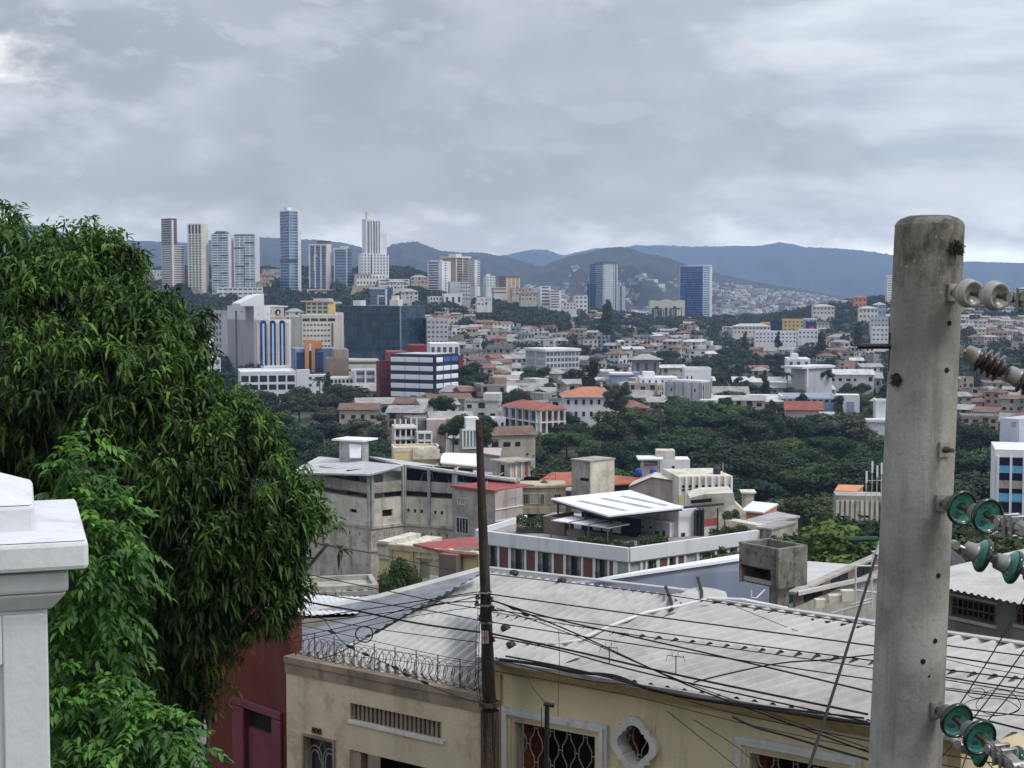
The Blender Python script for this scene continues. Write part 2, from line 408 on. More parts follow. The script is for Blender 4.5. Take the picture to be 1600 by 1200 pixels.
m_hill = mat('hill_forest', (50, 56, 50), rough=1, var=.45, vs=.006, stain=(86, 84, 72), sa=.35)
m_hill2 = mat('far_hill_forest', (44, 58, 52), rough=1, var=.4, vs=.003)
def hash2(a, b): return (math.sin(a * 12.9898 + b * 78.233) * 43758.5453) % 1
def vnoise(x, y):
    xi, yi = math.floor(x), math.floor(y); fx, fy = x - xi, y - yi; fx = fx * fx * (3 - 2 * fx); fy = fy * fy * (3 - 2 * fy)
    a = hash2(xi, yi) * (1 - fx) + hash2(xi + 1, yi) * fx; b = hash2(xi, yi + 1) * (1 - fx) + hash2(xi + 1, yi + 1) * fx
    return a * (1 - fy) + b * fy
RIDGE = {}
def ridge(name, crest, Yc, Yf, zf, m, label, rough=1.0, nx=260, back=1.25, tree=3.):
    cpx = [c[0] for c in crest]; cpy = [c[1] for c in crest]; mb = MB(); ny = 26
    pxs = np.linspace(cpx[0], cpx[-1], nx)
    def H(px, tt, sc=1):
        c = np.interp(px, cpx, cpy); x = uof(px, c)
        zc = at(px, c, Yc).z; Y = Yf + (Yc - Yf) * tt
        prof = tt ** 1.15
        sp_ = vnoise(px / 34 + 5 * tt, tt * 2.2 + Yc) - .5; s2 = vnoise(px / 11, tt * 7 + 3) - .5
        e = math.sin(math.pi * min(tt, 1)) * rough * (sp_ * .42 + s2 * .14)
        return x * Y, Y, zf + (zc - zf) * min(1, max(0, prof + e))
    RIDGE[name] = H
    for j in range(ny):
        for px in pxs:
            x, y, z = H(px, j / (ny - 1))
            if j == ny - 1: z += (vnoise(px * .9, Yc) + vnoise(px * .37, 3) - 1) * tree * Yc / 4500
            mb.v.append((x, y, z))
    for px in pxs:
        x, y, z = H(px, 1); mb.v.append((x / y * Yc * back, Yc * back, zf))
    for j in range(ny):
        for i in range(nx - 1):
            a = j * nx + i; mb.f.append((a, a + 1, a + nx + 1, a + nx)); mb.m.append(0)
    return tag(mb.build(name, m, smooth=True), label, 'hill', kind='structure')
ridge('mountain', [(700, 402), (780, 400), (830, 390), (855, 391), (880, 399), (925, 389), (965, 386), (1000, 383), (1100, 385), (1190, 384), (1215, 378), (1232, 380), (1260, 386), (1290, 387), (1310, 388), (1345, 391), (1395, 398), (1500, 408), (1600, 411), (1950, 416)], 9500, 6500, -80, m_hill2, 'long far blue plateau with one small peak along the right skyline', rough=.5)
ridge('hill', [(-320, 345), (0, 348), (60, 352), (100, 364), (140, 374), (230, 377), (300, 379), (380, 370), (440, 372), (500, 375), (540, 380), (570, 388), (600, 388), (620, 392), (660, 400), (720, 420)], 6000, 3400, -75, m_hill, 'dark blue wooded ridge running behind the tall towers at left')
ridge('hill', [(560, 420), (596, 392), (612, 382), (640, 378), (652, 377), (668, 384), (690, 392), (720, 394), (760, 395), (775, 399), (790, 400), (820, 409), (850, 418), (900, 436), (960, 462)], 5200, 3200, -70, m_hill, 'rounded wooded hill right of the stepped white tower')
ridge('hillside', [(780, 440), (840, 420), (868, 408), (890, 400), (925, 393), (945, 387), (965, 386), (985, 388), (1005, 395), (1040, 402), (1058, 408), (1090, 420), (1130, 430), (1180, 440), (1250, 452), (1330, 466), (1400, 474), (1500, 478), (1700, 480)], 4300, 2500, -62, m_hill, 'broad hill dotted with many pale houses between the two glass towers', rough=.8)

# the settlement on the far slope: thousands of houses a few pixels wide
m_far = [mat('far_house_' + k, c, var=.2, vs=.05) for k, c in (('white', (205, 205, 205)), ('tan', (170, 160, 150)), ('grey', (140, 142, 146)), ('roof', (140, 100, 84)))]
mb = MB(); Hf = RIDGE['hillside']; r2 = random.Random(3)
for _ in range(7000):
    px = r2.uniform(800, 1480); tt = r2.random() ** 1.3 * .85
    dens = vnoise(px / 30 + 9, tt * 9) * .9 + vnoise(px / 9, tt * 22) * .5 + (.25 if px > 1100 else .0)
    if tt > .45 and px < 1080: dens -= (tt - .45) * 1.6
    if dens < (.74 if px > 1100 or tt > .5 else .62): continue
    x, y, z = Hf(px, tt); a = r2.uniform(0, 3.14); w = r2.uniform(5, 12) * r2.choice([1, 1, 1.5]); d = r2.uniform(5, 9); hh = r2.uniform(3, 6)
    ex = Vector((math.cos(a), math.sin(a), 0)); ey = Vector((-ex.y, ex.x, 0))
    mb.box(Vector((x, y, z - 3)), ex * w, ey * d, Vector((0, 0, hh + 3)), r2.choice([0, 0, 1, 1, 2, 2, 3]))
tag(mb.build('far_settlement', m_far), 'dense pale specks of houses scattered over the far hill slope', 'houses', kind='stuff')
# ================================================================ trees
m_leaf = {
 'dark': leafmat('foliage_dark', (28, 42, 30), (56, 72, 44), rand=.75, trans=.12, rough=.7, spec=.2),
 'mid': leafmat('foliage_mid', (34, 50, 31), (76, 92, 48), rand=.75, trans=.12, rough=.7, spec=.2),
 'olive': leafmat('foliage_olive', (48, 54, 40), (84, 86, 62), rand=.6, trans=.1, rough=.7, spec=.2),
 'bright': leafmat('foliage_bright', (42, 62, 32), (92, 114, 52), rand=.2, trans=.18, rough=.65, spec=.2)}
m_bark = mat('bark', (92, 84, 74), var=.4, vs=6, rough=.95)

def leaf_mesh(name, centres, normals, sizes, tints, m, asp=.62, seed=0):
    """many small bent leaf-clump faces"""
    g = np.random.default_rng(seed); n = len(centres)
    nrm = normals / (np.linalg.norm(normals, axis=1, keepdims=True) + 1e-9)
    a = np.cross(nrm, g.normal(size=(n, 3))); a /= np.linalg.norm(a, axis=1, keepdims=True) + 1e-9
    b = np.cross(nrm, a); s = sizes[:, None]
    P = np.stack([centres - a * s, centres + b * s * asp - nrm * s * .18, centres + a * s, centres - b * s * asp - nrm * s * .18], 1)
    me = bpy.data.meshes.new(name); me.vertices.add(n * 4); me.loops.add(n * 4); me.polygons.add(n)
    me.vertices.foreach_set('co', P.reshape(-1).astype(np.float32)); me.loops.foreach_set('vertex_index', np.arange(n * 4, dtype=np.int32))
    me.polygons.foreach_set('loop_start', np.arange(0, n * 4, 4, dtype=np.int32)); me.polygons.foreach_set('loop_total', np.full(n, 4, dtype=np.int32))
    at_ = me.attributes.new('tint', 'FLOAT', 'FACE'); at_.data.foreach_set('value', np.clip(tints, 0, 1).astype(np.float32))
    me.materials.append(m); me.update(calc_edges=True); return me

def crown_proto(name, kind, shape, seed, nf=5200, leaf=.034):
    """unit crown: height 1, foot of the crown at z .12; shape: round, flat, tall, cone, loose"""
    g = np.random.default_rng(seed); C = []; N = []; T = []; blobs = []
    nb = {'round': 20, 'flat': 20, 'tall': 16, 'cone': 18, 'loose': 15}[shape]
    for i in range(nb):
        a = g.uniform(0, 6.283)
        if shape == 'round': r = .36 * g.uniform(0, 1) ** .5; z = .30 + .50 * g.uniform() * (1 - (r / .5) ** 2); br = g.uniform(.12, .20)
        elif shape == 'flat': r = .52 * g.uniform() ** .5; z = .50 + .26 * g.uniform() * (1 - (r / .75) ** 2); br = g.uniform(.11, .18)
        elif shape == 'tall': r = .16 * g.uniform() ** .5; z = g.uniform(.18, .86); br = g.uniform(.09, .13)
        elif shape == 'cone': z = g.uniform(.10, .9); r = .20 * (1 - z) * g.uniform(.4, 1); br = .05 + .13 * (1 - z)
        else: r = .40 * g.uniform() ** .5; z = g.uniform(.30, .86); br = g.uniform(.08, .14)
        blobs.append((r * math.cos(a), r * math.sin(a), z, br))
    blobs.append((0, 0, .5 if shape != 'flat' else .6, .2 if shape in ('round', 'loose') else .1))
    wsum = sum(b[3] ** 2 for b in blobs)
    for (x, y, z, br) in blobs:
        k = int(nf * br ** 2 / wsum); d = g.normal(size=(k, 3)); d /= np.linalg.norm(d, axis=1, keepdims=True)
        lump = 1 + .22 * np.sin(d[:, :1] * 9 + x * 40) * np.cos(d[:, 1:2] * 8 + z * 30)
        rr = br * lump * g.uniform(.72, 1.08, size=(k, 1)) * np.array([1, 1, .78])
        C.append(np.array([x, y, z]) + d * rr); N.append(d + g.normal(size=(k, 3)) * .55 + np.array([0, 0, .35]))
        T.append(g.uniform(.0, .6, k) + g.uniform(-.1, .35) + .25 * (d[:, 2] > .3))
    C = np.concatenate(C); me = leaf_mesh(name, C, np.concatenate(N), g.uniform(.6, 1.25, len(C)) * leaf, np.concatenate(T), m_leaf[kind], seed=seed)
    tb = MB(); hgt = .62 if shape != 'flat' else .58
    tb.tube([(0, 0, -.12), (.01, 0, .12), (.0, .01, .3), (.01, .0, hgt)], [.028, .022, .016, .008], 6)
    for (x, y, z, br) in blobs[:6]: tb.tube([(0, 0, .22), (x * .5, y * .5, z * .62), (x, y, z)], [.012, .008, .004], 5)
    tm = bpy.data.meshes.new('trunk'); tm.from_pydata(tb.v, [], tb.f); tm.materials.append(m_bark); tm.update()
    return me, tm
PROTO = {}
for sh, kinds in (('round', ('dark', 'mid', 'olive', 'bright')), ('flat', ('dark', 'mid')), ('tall', ('dark',)), ('cone', ('dark',)), ('loose', ('olive', 'mid'))):
    for kd in kinds:
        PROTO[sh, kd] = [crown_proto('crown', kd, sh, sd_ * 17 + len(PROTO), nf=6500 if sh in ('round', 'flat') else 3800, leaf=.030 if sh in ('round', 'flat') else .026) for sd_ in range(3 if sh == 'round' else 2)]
# palms
def palm_proto(seed):
    g = random.Random(seed); cb = MB()
    for i in range(24):
        a = i * 2.4 + g.uniform(-.2, .2); el = g.uniform(-.1, 1.1); L = g.uniform(.30, .38); pts = []
        for k in range(7):
            s_ = k / 6; rr = L * s_; z = .74 + math.sin(el) * L * s_ - .34 * s_ * s_ * L * 2.0
            pts.append(Vector((math.cos(a) * rr * math.cos(el * .8), math.sin(a) * rr * math.cos(el * .8), z)))
        side = Vector((-math.sin(a), math.cos(a), 0))
        for k in range(6):
            for sg in (-1, 1):
                w = .055 * math.sin(math.pi * (k + .7) / 6.6); p, q = pts[k], pts[k + 1]
                cb.quad(p, q, q + side * sg * w + (q - p) * .3 - Vector((0, 0, w * .55)), p + side * sg * w * .9 + (q - p) * .25 - Vector((0, 0, w * .55)))
    me = bpy.data.meshes.new('crown'); me.from_pydata(cb.v, [], cb.f); me.materials.append(m_leaf['dark']); me.update()
    a_ = me.attributes.new('tint', 'FLOAT', 'FACE'); a_.data.foreach_set('value', [g.random() * .8 for _ in cb.f])
    tb = MB(); tb.tube([(0, 0, -.05), (.015, 0, .25), (.01, 0, .5), (0, 0, .75)], [.028, .02, .018, .02], 7)
    tm = bpy.data.meshes.new('trunk'); tm.from_pydata(tb.v, [], tb.f); tm.materials.append(m_bark); tm.update()
    return me, tm
PROTO['palm', 'dark'] = [palm_proto(1), palm_proto(2)]

REG = []      # (object, what it looks like, singular noun, px, py) : labels are written at the end
WORDS = {('round', 'dark'): 'round dark green tree', ('round', 'mid'): 'round mid green tree', ('round', 'olive'): 'dull olive round tree', ('round', 'bright'): 'bright light green tree',
         ('flat', 'dark'): 'flat-topped spreading dark tree', ('flat', 'mid'): 'flat-topped spreading green tree', ('tall', 'dark'): 'tall narrow cypress', ('cone', 'dark'): 'pointed conifer',
         ('loose', 'olive'): 'thin open olive tree', ('loose', 'mid'): 'loose open green tree', ('palm', 'dark'): 'palm tree'}
TREEPOS = []
def tree(px, py, hpx, shape='round', kd='dark', Y=None, wide=1.0, z=None, desc=None, zone='trees between the city houses', name=None, label=None, lift=0.):
    """py: the foot of the tree in the photograph, hpx: its height there"""
    Y = Y or ground_Y(px, py); q = at(px, py, Y)
    zz = (q.z if z is None else z) + lift
    H = hpx * Y / F; i = rnd.randrange(len(PROTO[shape, kd])); cm, tm = PROTO[shape, kd][i]
    nm = name or {'tall': 'cypress_tree', 'cone': 'conifer_tree', 'palm': 'palm_tree'}.get(shape, 'broadleaf_tree')
    o = thing(nm, label, 'tree', (q.x, Y, zz), zone); rz = rnd.uniform(0, 6.28)
    for mesh, nme in ((tm, 'trunk'), (cm, 'crown')):
        c = bpy.data.objects.new(nme, mesh); COL.objects.link(c); c.parent = o; ORG[c] = ORG[o]
    o.scale = (H * wide, H * wide, H); o.rotation_euler = (0, 0, rz)
    if not label: REG.append((o, desc or WORDS[shape, kd], px, py - hpx * .5))
    return o
# ================================================================ towers and large city buildings
M = dict(
 white=mat('white_render', (214, 214, 216), var=.12, vs=.12, streak=.18), cream=mat('cream_render', (206, 200, 184), var=.14, vs=.12, streak=.2),
 warm=mat('warm_white_render', (214, 206, 198), var=.12, vs=.12, streak=.15), tan=mat('tan_render', (176, 160, 134), var=.18, vs=.15, streak=.2),
 grey=mat('grey_render', (150, 150, 150), var=.2, vs=.15, streak=.25), lgrey=mat('light_grey_render', (180, 182, 186), var=.15, vs=.12, streak=.2),
 dgrey=mat('dark_grey_render', (92, 92, 96), var=.2, vs=.15), pink=mat('pink_render', (198, 178, 172), var=.15, vs=.15, streak=.2),
 orange=mat('orange_render', (204, 140, 96), var=.12, vs=.15, streak=.1), yellow=mat('yellow_render', (208, 182, 116), var=.15, vs=.15, streak=.2),
 brown=mat('brown_render', (120, 98, 84), var=.2, vs=.2), maroon=mat('maroon_panel', (118, 46, 46), var=.15, vs=.2), blue=mat('blue_paint', (66, 92, 160), var=.15, vs=.2),
 bgrey=mat('blue_grey_render', (134, 148, 172), var=.15, vs=.15), win=mat('window_glass_dark', (38, 44, 54), rough=.18, var=.5, vs=.3, spec=.6),
 win2=mat('window_glass_grey', (78, 86, 98), rough=.2, var=.4, vs=.25, spec=.6), wing=mat('window_glass_pale', (140, 158, 172), rough=.2, var=.3, vs=.1, spec=.6),
 gblue=mat('blue_curtain_glass', (30, 56, 100), reflect_cells=3.3, rough=.15, var=.45, vs=.06, spec=.8, metal=.25), gblue2=mat('bright_blue_curtain_glass', (32, 62, 124), reflect_cells=4.1, rough=.15, var=.4, vs=.07, spec=.8, metal=.25),
 gcyan=mat('pale_blue_glass', (96, 134, 162), rough=.15, var=.3, vs=.07, spec=.8, metal=.2), gdark=mat('dark_teal_curtain_glass', (15, 38, 56), reflect_cells=3.1, rough=.25, var=.5, vs=.10, spec=.35, stain=(40, 74, 98), sa=.6),
 navy=mat('navy_paint', (34, 34, 74), var=.2, vs=.2), tile=mat('clay_tile_roof', (156, 104, 84), var=.28, vs=.6, rough=.9, streak=.1), redroof=mat('red_sheet_roof', (136, 72, 70), var=.25, vs=.5),
 zinc=mat('zinc_sheet_roof', (176, 174, 172), var=.25, vs=.25, rough=.6, streak=.2), rust=mat('rusty_sheet_roof', (136, 104, 88), var=.4, vs=.4, streak=.2), rock=mat('bare_retaining_slope', (132, 118, 100), var=.35, vs=.08, rough=1),
 flat=mat('flat_concrete_roof', (158, 152, 146), var=.3, vs=.2), mast=mat('mast_steel', (150, 120, 120), var=.2))

def roofcap(b, m, ht=1.2, x0=.25, x1=.75, y0=.2, y1=.7, name='roof_room', base=None):
    mb = MB(); b.R.box(mb, b.w1 * x0, b.w1 * x1, b.w2 * y0, b.w2 * y1, b.h if base is None else base, b.h + ht); return mb.build(name, m, b.t)
G_T = 'apartment and office towers on the far hills'

# 1 split-height tower, far left
b = Blk(253, 270, 288, 384, 455, 1500, 35, 8); b.thing('apartment_tower', 'slim tan apartment tower with stepped top, leftmost of the far towers', 'tower', G_T); b.body(M['pink'])
mb = MB(); b.R.box(mb, 0, b.w1 * .42, 0, b.w2, b.h, at(270, 341, 1500).z - b.base); hi = mb.build('upper_block', M['brown'], b.t)
b.bands(20, M['win2'], fr=.42, proud=.15); b.slabs(20, M['warm'], th=.9, out=.7)
zt = at(270, 341, 1500).z - b.base
bh, b.h = b.h, zt; b.bands(12, M['win'], z0=bh, z1=zt, fr=.6, sides='L'); b.windows('R', 1, 12, M['win'], z0=bh, z1=zt, x0=.04, x1=.38, fw=.8, fh=.5); b.slabs(12, M['warm'], z0=bh, z1=zt, th=.5, out=.8, sides='L')
mb = MB(); b.R.box(mb, -.8, b.w1 * .10, -.9, -.1, -2, zt - 2); mb.build('corner_pier', M['warm'], b.t)
# 2
b = Blk(294, 317, 326, 350, 452, 1500, 62, 8); b.thing('apartment_tower', 'tan and grey apartment tower with a plain pale yellow side wall, second from the left', 'tower', G_T); b.body(M['warm'])
b.bands(25, M['win2'], fr=.5, sides='L', x0=.04, x1=.95); b.slabs(25, M['cream'], th=.9, out=.7, sides='L'); b.fins(4, M['warm'], out=.9, w=1.2, sides='L')
mb = MB(); b.L.box(mb, b.w2 * .02, b.w2 * .98, -.8, 0, b.h - 9, b.h - 1); mb.build('penthouse_glazing', M['win'], b.t)
mb = MB(); b.R.box(mb, b.w1 * .1, b.w1 * .5, -.15, 0, 2, b.h); mb.build('yellow_panel', M['cream'], b.t)
# 3
b = Blk(331, 358, 366, 366, 452, 1500, 65, 8); b.thing('apartment_tower', 'pale glazed apartment tower with peaked crown, third from the left', 'tower', G_T); b.body(M['white'])
b.bands(22, M['gcyan'], fr=.55, sides='L'); b.slabs(22, M['white'], th=.7, out=.6, sides='L'); b.fins(3, M['lgrey'], out=.9, w=.8, sides='L')
for x0, x1, k in ((.1, .45, 3), (.55, .9, 6), (.1, .45, 9), (.55, .95, 13), (.1, .5, 17), (.5, .9, 20)):
    mb = MB(); b.L.box(mb, b.w2 * x0, b.w2 * x1, -.95, 0, b.h * k / 22 + .6, b.h * (k + .75) / 22); mb.build('dark_balcony', M['win'], b.t)
mb = MB(); mb.prism([b.L.p(b.w2 * .1, -.3, b.h), b.L.p(b.w2 * .9, -.3, b.h), b.L.p(b.w2 * .72, -.3, b.h + 3.2), b.L.p(b.w2 * .28, -.3, b.h + 3.2)], b.L.y * 9); mb.build('roof', M['dgrey'], b.t)
# 4
b = Blk(366, 400, 406, 369, 451, 1500, 68, 8); b.thing('apartment_tower', 'wide pale glazed apartment tower, fourth from the left', 'tower', G_T); b.body(M['white'])
b.bands(20, M['wing'], fr=.6, sides='L'); b.slabs(20, M['white'], th=.6, out=.6, sides='L'); b.fins(4, M['white'], out=.9, w=.9, sides='L')
for x0, x1, k in ((.0, .42, 15), (.5, .9, 12), (.5, .9, 3), (.08, .45, 8), (.5, .95, 17), (.1, .4, 5), (.52, .7, 9)):
    mb = MB(); b.L.box(mb, b.w2 * x0, b.w2 * x1, -.95, 0, b.h * k / 20 + .6, b.h * (k + .8) / 20); mb.build('dark_balcony', M['win'], b.t)
mb = MB(); b.L.box(mb, b.w2 * .48, b.w2 * .51, -1.1, 0, 0, b.h * .82); mb.build('recess', M['win'], b.t)
mb = MB(); b.L.box(mb, 0, b.w2 * .9, -.5, 4, b.h, b.h + 2); mb.build('roof_rail', M['dgrey'], b.t)
# podium of 3-4
b = Blk(326, 340, 411, 449, 476, 1440, 4, 10); b.thing('parking_podium', 'long low white parking podium under the third and fourth towers', 'building'); b.body(M['white']); b.bands(4, M['win2'], fr=.4, x0=.01, x1=.99); b.fins(9, M['white'], out=.4, w=1)
# 5 tall blue
b = Blk(438, 453, 470, 330, 466, 1500, 30, 8); b.thing('glass_tower', 'tallest blue glass tower with white floor lines, left of the skyline', 'tower', G_T); b.body(M['lgrey'])
b.bands(30, M['gblue'], fr=.68, sides='L'); b.bands(30, M['gcyan'], fr=.62, sides='R', x1=.45); b.bands(30, M['gblue'], fr=.62, sides='R', x0=.45, x1=.72)
b.slabs(30, M['wing'], th=.7, out=.5); b.windows('R', 1, 30, M['win2'], x0=.76, x1=1, fw=.5, fh=.4)
mb = MB(); b.R.box(mb, b.w1 * .72, b.w1, -.6, b.w2, 0, b.h + .8); mb.build('side_core', M['white'], b.t)
mb = MB(); b.R.box(mb, b.w1 * .0, b.w1 * .4, b.w2 * .2, b.w2 * .6, b.h, b.h + 4); b.R.box(mb, -.7, b.w1 + .7, -.7, b.w2, b.h, b.h + 1); mb.build('roof', M['white'], b.t)
mb = MB(); b.R.box(mb, -.6, b.w1 * .7, -.7, 0, b.h * .41, b.h * .45); b.L.box(mb, 0, b.w2, -.7, 0, b.h * .41, b.h * .45); mb.build('plant_floor', M['win'], b.t)
b = Blk(436, 446, 475, 456, 481, 1460, 12, 8); b.thing('podium_building', 'low blue-banded podium at the foot of the tallest blue tower', 'building'); b.body(M['bgrey']); b.bands(3, M['gblue'], fr=.5)
# 6
b = Blk(483, 512, 518, 381, 452, 1500, 66, 8); b.thing('apartment_tower', 'dark apartment tower with pale frame and pinkish side wall', 'tower', G_T); b.body(M['warm'])
b.bands(17, M['gblue'], fr=.72, sides='L', x0=.08, x1=.94); b.fins(3, M['warm'], out=.9, w=1.4, sides='L'); b.slabs(17, M['dgrey'], th=.5, out=.4, sides='L', x0=.06, x1=.94)
mb = MB(); b.L.box(mb, 0, b.w2, -1, 0, b.h - 1.6, b.h); b.L.box(mb, b.w2 * .28, b.w2 * .44, -1.1, 0, b.h * .72, b.h * .76); b.L.box(mb, b.w2 * .28, b.w2 * .31, -1.1, 0, b.h * .42, b.h * .76); mb.build('frame', M['warm'], b.t)
mb = MB(); b.L.box(mb, b.w2 * .38, b.w2 * .98, 2, 9, b.h, b.h + 3.2); mb.build('roof', M['dgrey'], b.t)
# 7
b = Blk(522, 543, 550, 388, 448, 1500, 60, 8); b.thing('glass_tower', 'short blue banded glass tower with pale outline', 'tower', G_T); b.body(M['wing'])
b.bands(13, M['gblue'], fr=.62, sides='LR', x0=.08, x1=.92); b.fins(1, M['white'], out=.7, w=1.3, sides='L')
mb = MB(); b.L.box(mb, -.5, b.w2 + .5, -.9, 0, b.h - 1.2, b.h + .6); b.L.box(mb, b.w2 * .4, b.w2 * .8, 2, 8, b.h, b.h + 2.5); mb.build('roof', M['white'], b.t)
b = Blk(474, 480, 530, 452, 477, 1440, 3, 8); b.thing('podium_building', 'long cream banded parking building below the dark framed tower', 'building'); b.body(M['cream']); b.bands(4, M['brown'], fr=.45)
# 8 stepped white
b = Blk(566, 572, 594, 342, 430, 1480, 15, 10); b.thing('stepped_tower', 'white stepped residential tower with vertical window strips', 'tower', G_T); b.body(M['white'])
def vol(b, x0, x1, y0, y1, z1, m=M['white'], name='wing'):
    mb = MB(); b.R.box(mb, x0, x1, y0, y1, -3, z1); return mb.build(name, m, b.t)
zpx = lambda py: at(572, py, 1480).z - b.base
px1 = b.w1 / 22.
vol(b, -9 * .65, 4, -3, 8, zpx(396)); vol(b, b.w1 - 1, b.w1 + 11 * .65, 1, 11, zpx(364)); vol(b, 3 * .65, 17 * .65, 2, 9, zpx(331), name='crown')
vol(b, b.w1 * .35, b.w1 + 8, -4, 6, zpx(398)); vol(b, 2, 8, 3, 6, zpx(335), name='crown')
for x in (.12, .34, .52, .72, .9):
    for z0_, z1_ in ((zpx(396), zpx(345)),):
        n = 16
        for k in range(n):
            mb = MB(); za = z0_ + (z1_ - z0_) * k / n; b.R.box(mb, b.w1 * x, b.w1 * x + 1.1, -.15, 0, za, za + 1.9); mb.build('window', M['win2'], b.t)
mb = MB(); b.R.box(mb, b.w1 * .22, b.w1 * .26, -.4, 0, 0, zpx(346)); b.R.box(mb, b.w1 * .62, b.w1 * .66, -.4, 0, zpx(398), zpx(346)); mb.build('shaft_shadow_gap', M['grey'], b.t)
for x in range(9):
    for k in range(7):
        mb = MB(); xa = -5.4 + x * 3.2; y = -3 if xa < b.w1 * .35 - 1.6 else -4; b.R.box(mb, xa, xa + 1.2, y - .15, y, 1 + k * 3.0, 2.9 + k * 3.0); mb.build('window', M['win2'], b.t)
b = Blk(552, 557, 602, 429, 446, 1420, 5, 10); b.thing('terrace_house', 'white and beige row building at the foot of the stepped tower', 'building'); b.body(M['warm']); b.windows('R', 9, 2, M['win2'], fw=.5, fh=.45)
mb = MB(); b.R.box(mb, -1, b.w1 * .5, -1, b.w2, b.h, b.h + .8); mb.build('roof', M['tan'], b.t)
b = Blk(588, 592, 640, 436, 452, 1400, 2, 12); b.thing('low_building', 'long white low building right of the stepped tower base', 'building'); b.body(M['white']); b.bands(3, M['win2'], fr=.4)
# retaining slope
mb = MB(); P = lambda x, y, Y: at(x, y, Y)
vs = []
for j in range(5):
    for i in range(9): 
        q = P(548 + i * 6 - j * 1.5 + (i == 0) * 3, 445 + j * 8 + rnd.uniform(-1, 1), 1425 - j * 14 + rnd.uniform(-3, 3)); vs.append(q)
mb.add(vs, [(j * 9 + i, j * 9 + i + 1, j * 9 + i + 10, j * 9 + i + 9) for j in range(4) for i in range(8)])
tag(mb.build('rock_slope', M['rock']), 'bare tan retaining slope below the white stepped tower', 'slope', kind='structure')
# 9 cluster
b = Blk(668, 690, 703, 409, 464, 1380, 55, 10); b.thing('apartment_tower', 'white banded tower with white corner shaft, at the left of the hilltop cluster', 'tower', G_T); b.body(M['white']); b.bands(14, M['win2'], fr=.55, sides='L', x0=.08); b.slabs(14, M['white'], th=.5, out=.6, sides='L')
mb = MB(); b.R.box(mb, -.8, b.w1 + .3, -.8, 3, 0, b.h + .5); mb.build('stair_shaft', M['white'], b.t)
mb = MB(); b.L.box(mb, b.w2 * .1, b.w2 * .8, 2, 6, b.h, b.h + 2); mb.build('roof_room', M['lgrey'], b.t); b.windows('R', 1, 14, M['win'], proud=1, x0=.2, x1=.6, fw=.4, fh=.35)
b = Blk(690, 712, 733, 403, 450, 1450, 40, 14); b.thing('apartment_tower', 'tan and dark tower with overhanging pale roof slab, middle of the hilltop cluster', 'tower', G_T); b.body(M['tan']); b.bands(12, M['win2'], fr=.6, x0=.05, x1=.45, sides='R'); b.bands(12, M['win2'], fr=.6, x0=.55, x1=.95, sides='R'); b.fins(2, M['cream'], out=.6, w=1.2, sides='R')
mb = MB(); b.R.box(mb, -1.5, b.w1 + 1.5, -1.5, b.w2 + 1, b.h, b.h + 1.6); b.R.box(mb, b.w1 * .1, b.w1 * .5, 1, b.w2 * .6, b.h + 1.6, b.h + 4); mb.build('roof', M['warm'], b.t)
b = Blk(731, 742, 750, 406, 448, 1440, 40, 14); b.thing('apartment_tower', 'slim white and tan tower, right end of the hilltop cluster', 'tower', G_T); b.body(M['white']); b.bands(12, M['tan'], fr=.6, sides='L', x0=.1, x1=.9); b.bands(12, M['win2'], fr=.5, sides='R', x0=.5, x1=.95)
b = Blk(700, 703, 735, 440, 470, 1350, 4, 10); b.thing('apartment_block', 'stepped grey-beige block in front of the hilltop towers', 'building'); b.body(M['lgrey']); b.windows('R', 4, 5, M['win2'], x0=.5, fw=.6, fh=.4)
b = Blk(666, 672, 690, 463, 478, 1280, 5, 8); b.thing('arched_house', 'white house with three dark arches below the banded tower', 'house'); b.body(M['white']); b.windows('R', 4, 2, M['win'], fw=.5, fh=.6)
b = Blk(690, 694, 722, 460, 476, 1270, 4, 8); b.thing('villa', 'white rounded villa below the hilltop towers', 'house'); b.body(M['white']); b.windows('R', 3, 1, M['win'], fw=.4, fh=.5); b.parapet(M['white'])
# 10, 11
b = Blk(755, 760, 774, 431, 449, 1500, 12, 10); b.thing('apartment_block', 'small white block alone on the ridge right of the hilltop cluster', 'building'); b.body(M['white']); b.windows('R', 3, 4, M['win2'], fw=.4, fh=.4); roofcap(b, M['white'], 2, .1, .5)
b = Blk(780, 791, 812, 434, 466, 1420, 20, 10); b.thing('apartment_block', 'tan tower block with a dark brown side on the ridge', 'building'); b.body(M['tan']); b.bands(8, M['brown'], fr=.8, sides='L', x0=0, x1=1); b.fins(3, M['cream'], out=.5, w=1, sides='R')
mb = MB(); b.R.box(mb, -.4, b.w1 + .4, -.4, b.w2, b.h, b.h + 1.6); mb.build('roof', M['brown'], b.t)
b = Blk(768, 772, 792, 449, 460, 1400, 6, 8); b.thing('terrace_house', 'low beige terrace beside the tan ridge block', 'building'); b.body(M['warm']); b.bands(2, M['brown'], fr=.4)
# 12
b = Blk(841, 844, 860, 447, 478, 1400, 12, 8); b.thing('office_block', 'white framed office block with dark bands, tall left half of a pair', 'building'); b.body(M['white']); b.bands(6, M['dgrey'], fr=.5, sides='R', x0=.18, x1=.85)
b = Blk(858, 860, 877, 454, 482, 1390, 10, 8); b.thing('office_block', 'white office block with brown bands, lower right half of a pair', 'building'); b.body(M['white']); b.bands(7, M['brown'], fr=.5, sides='R', x0=.05, x1=.8)
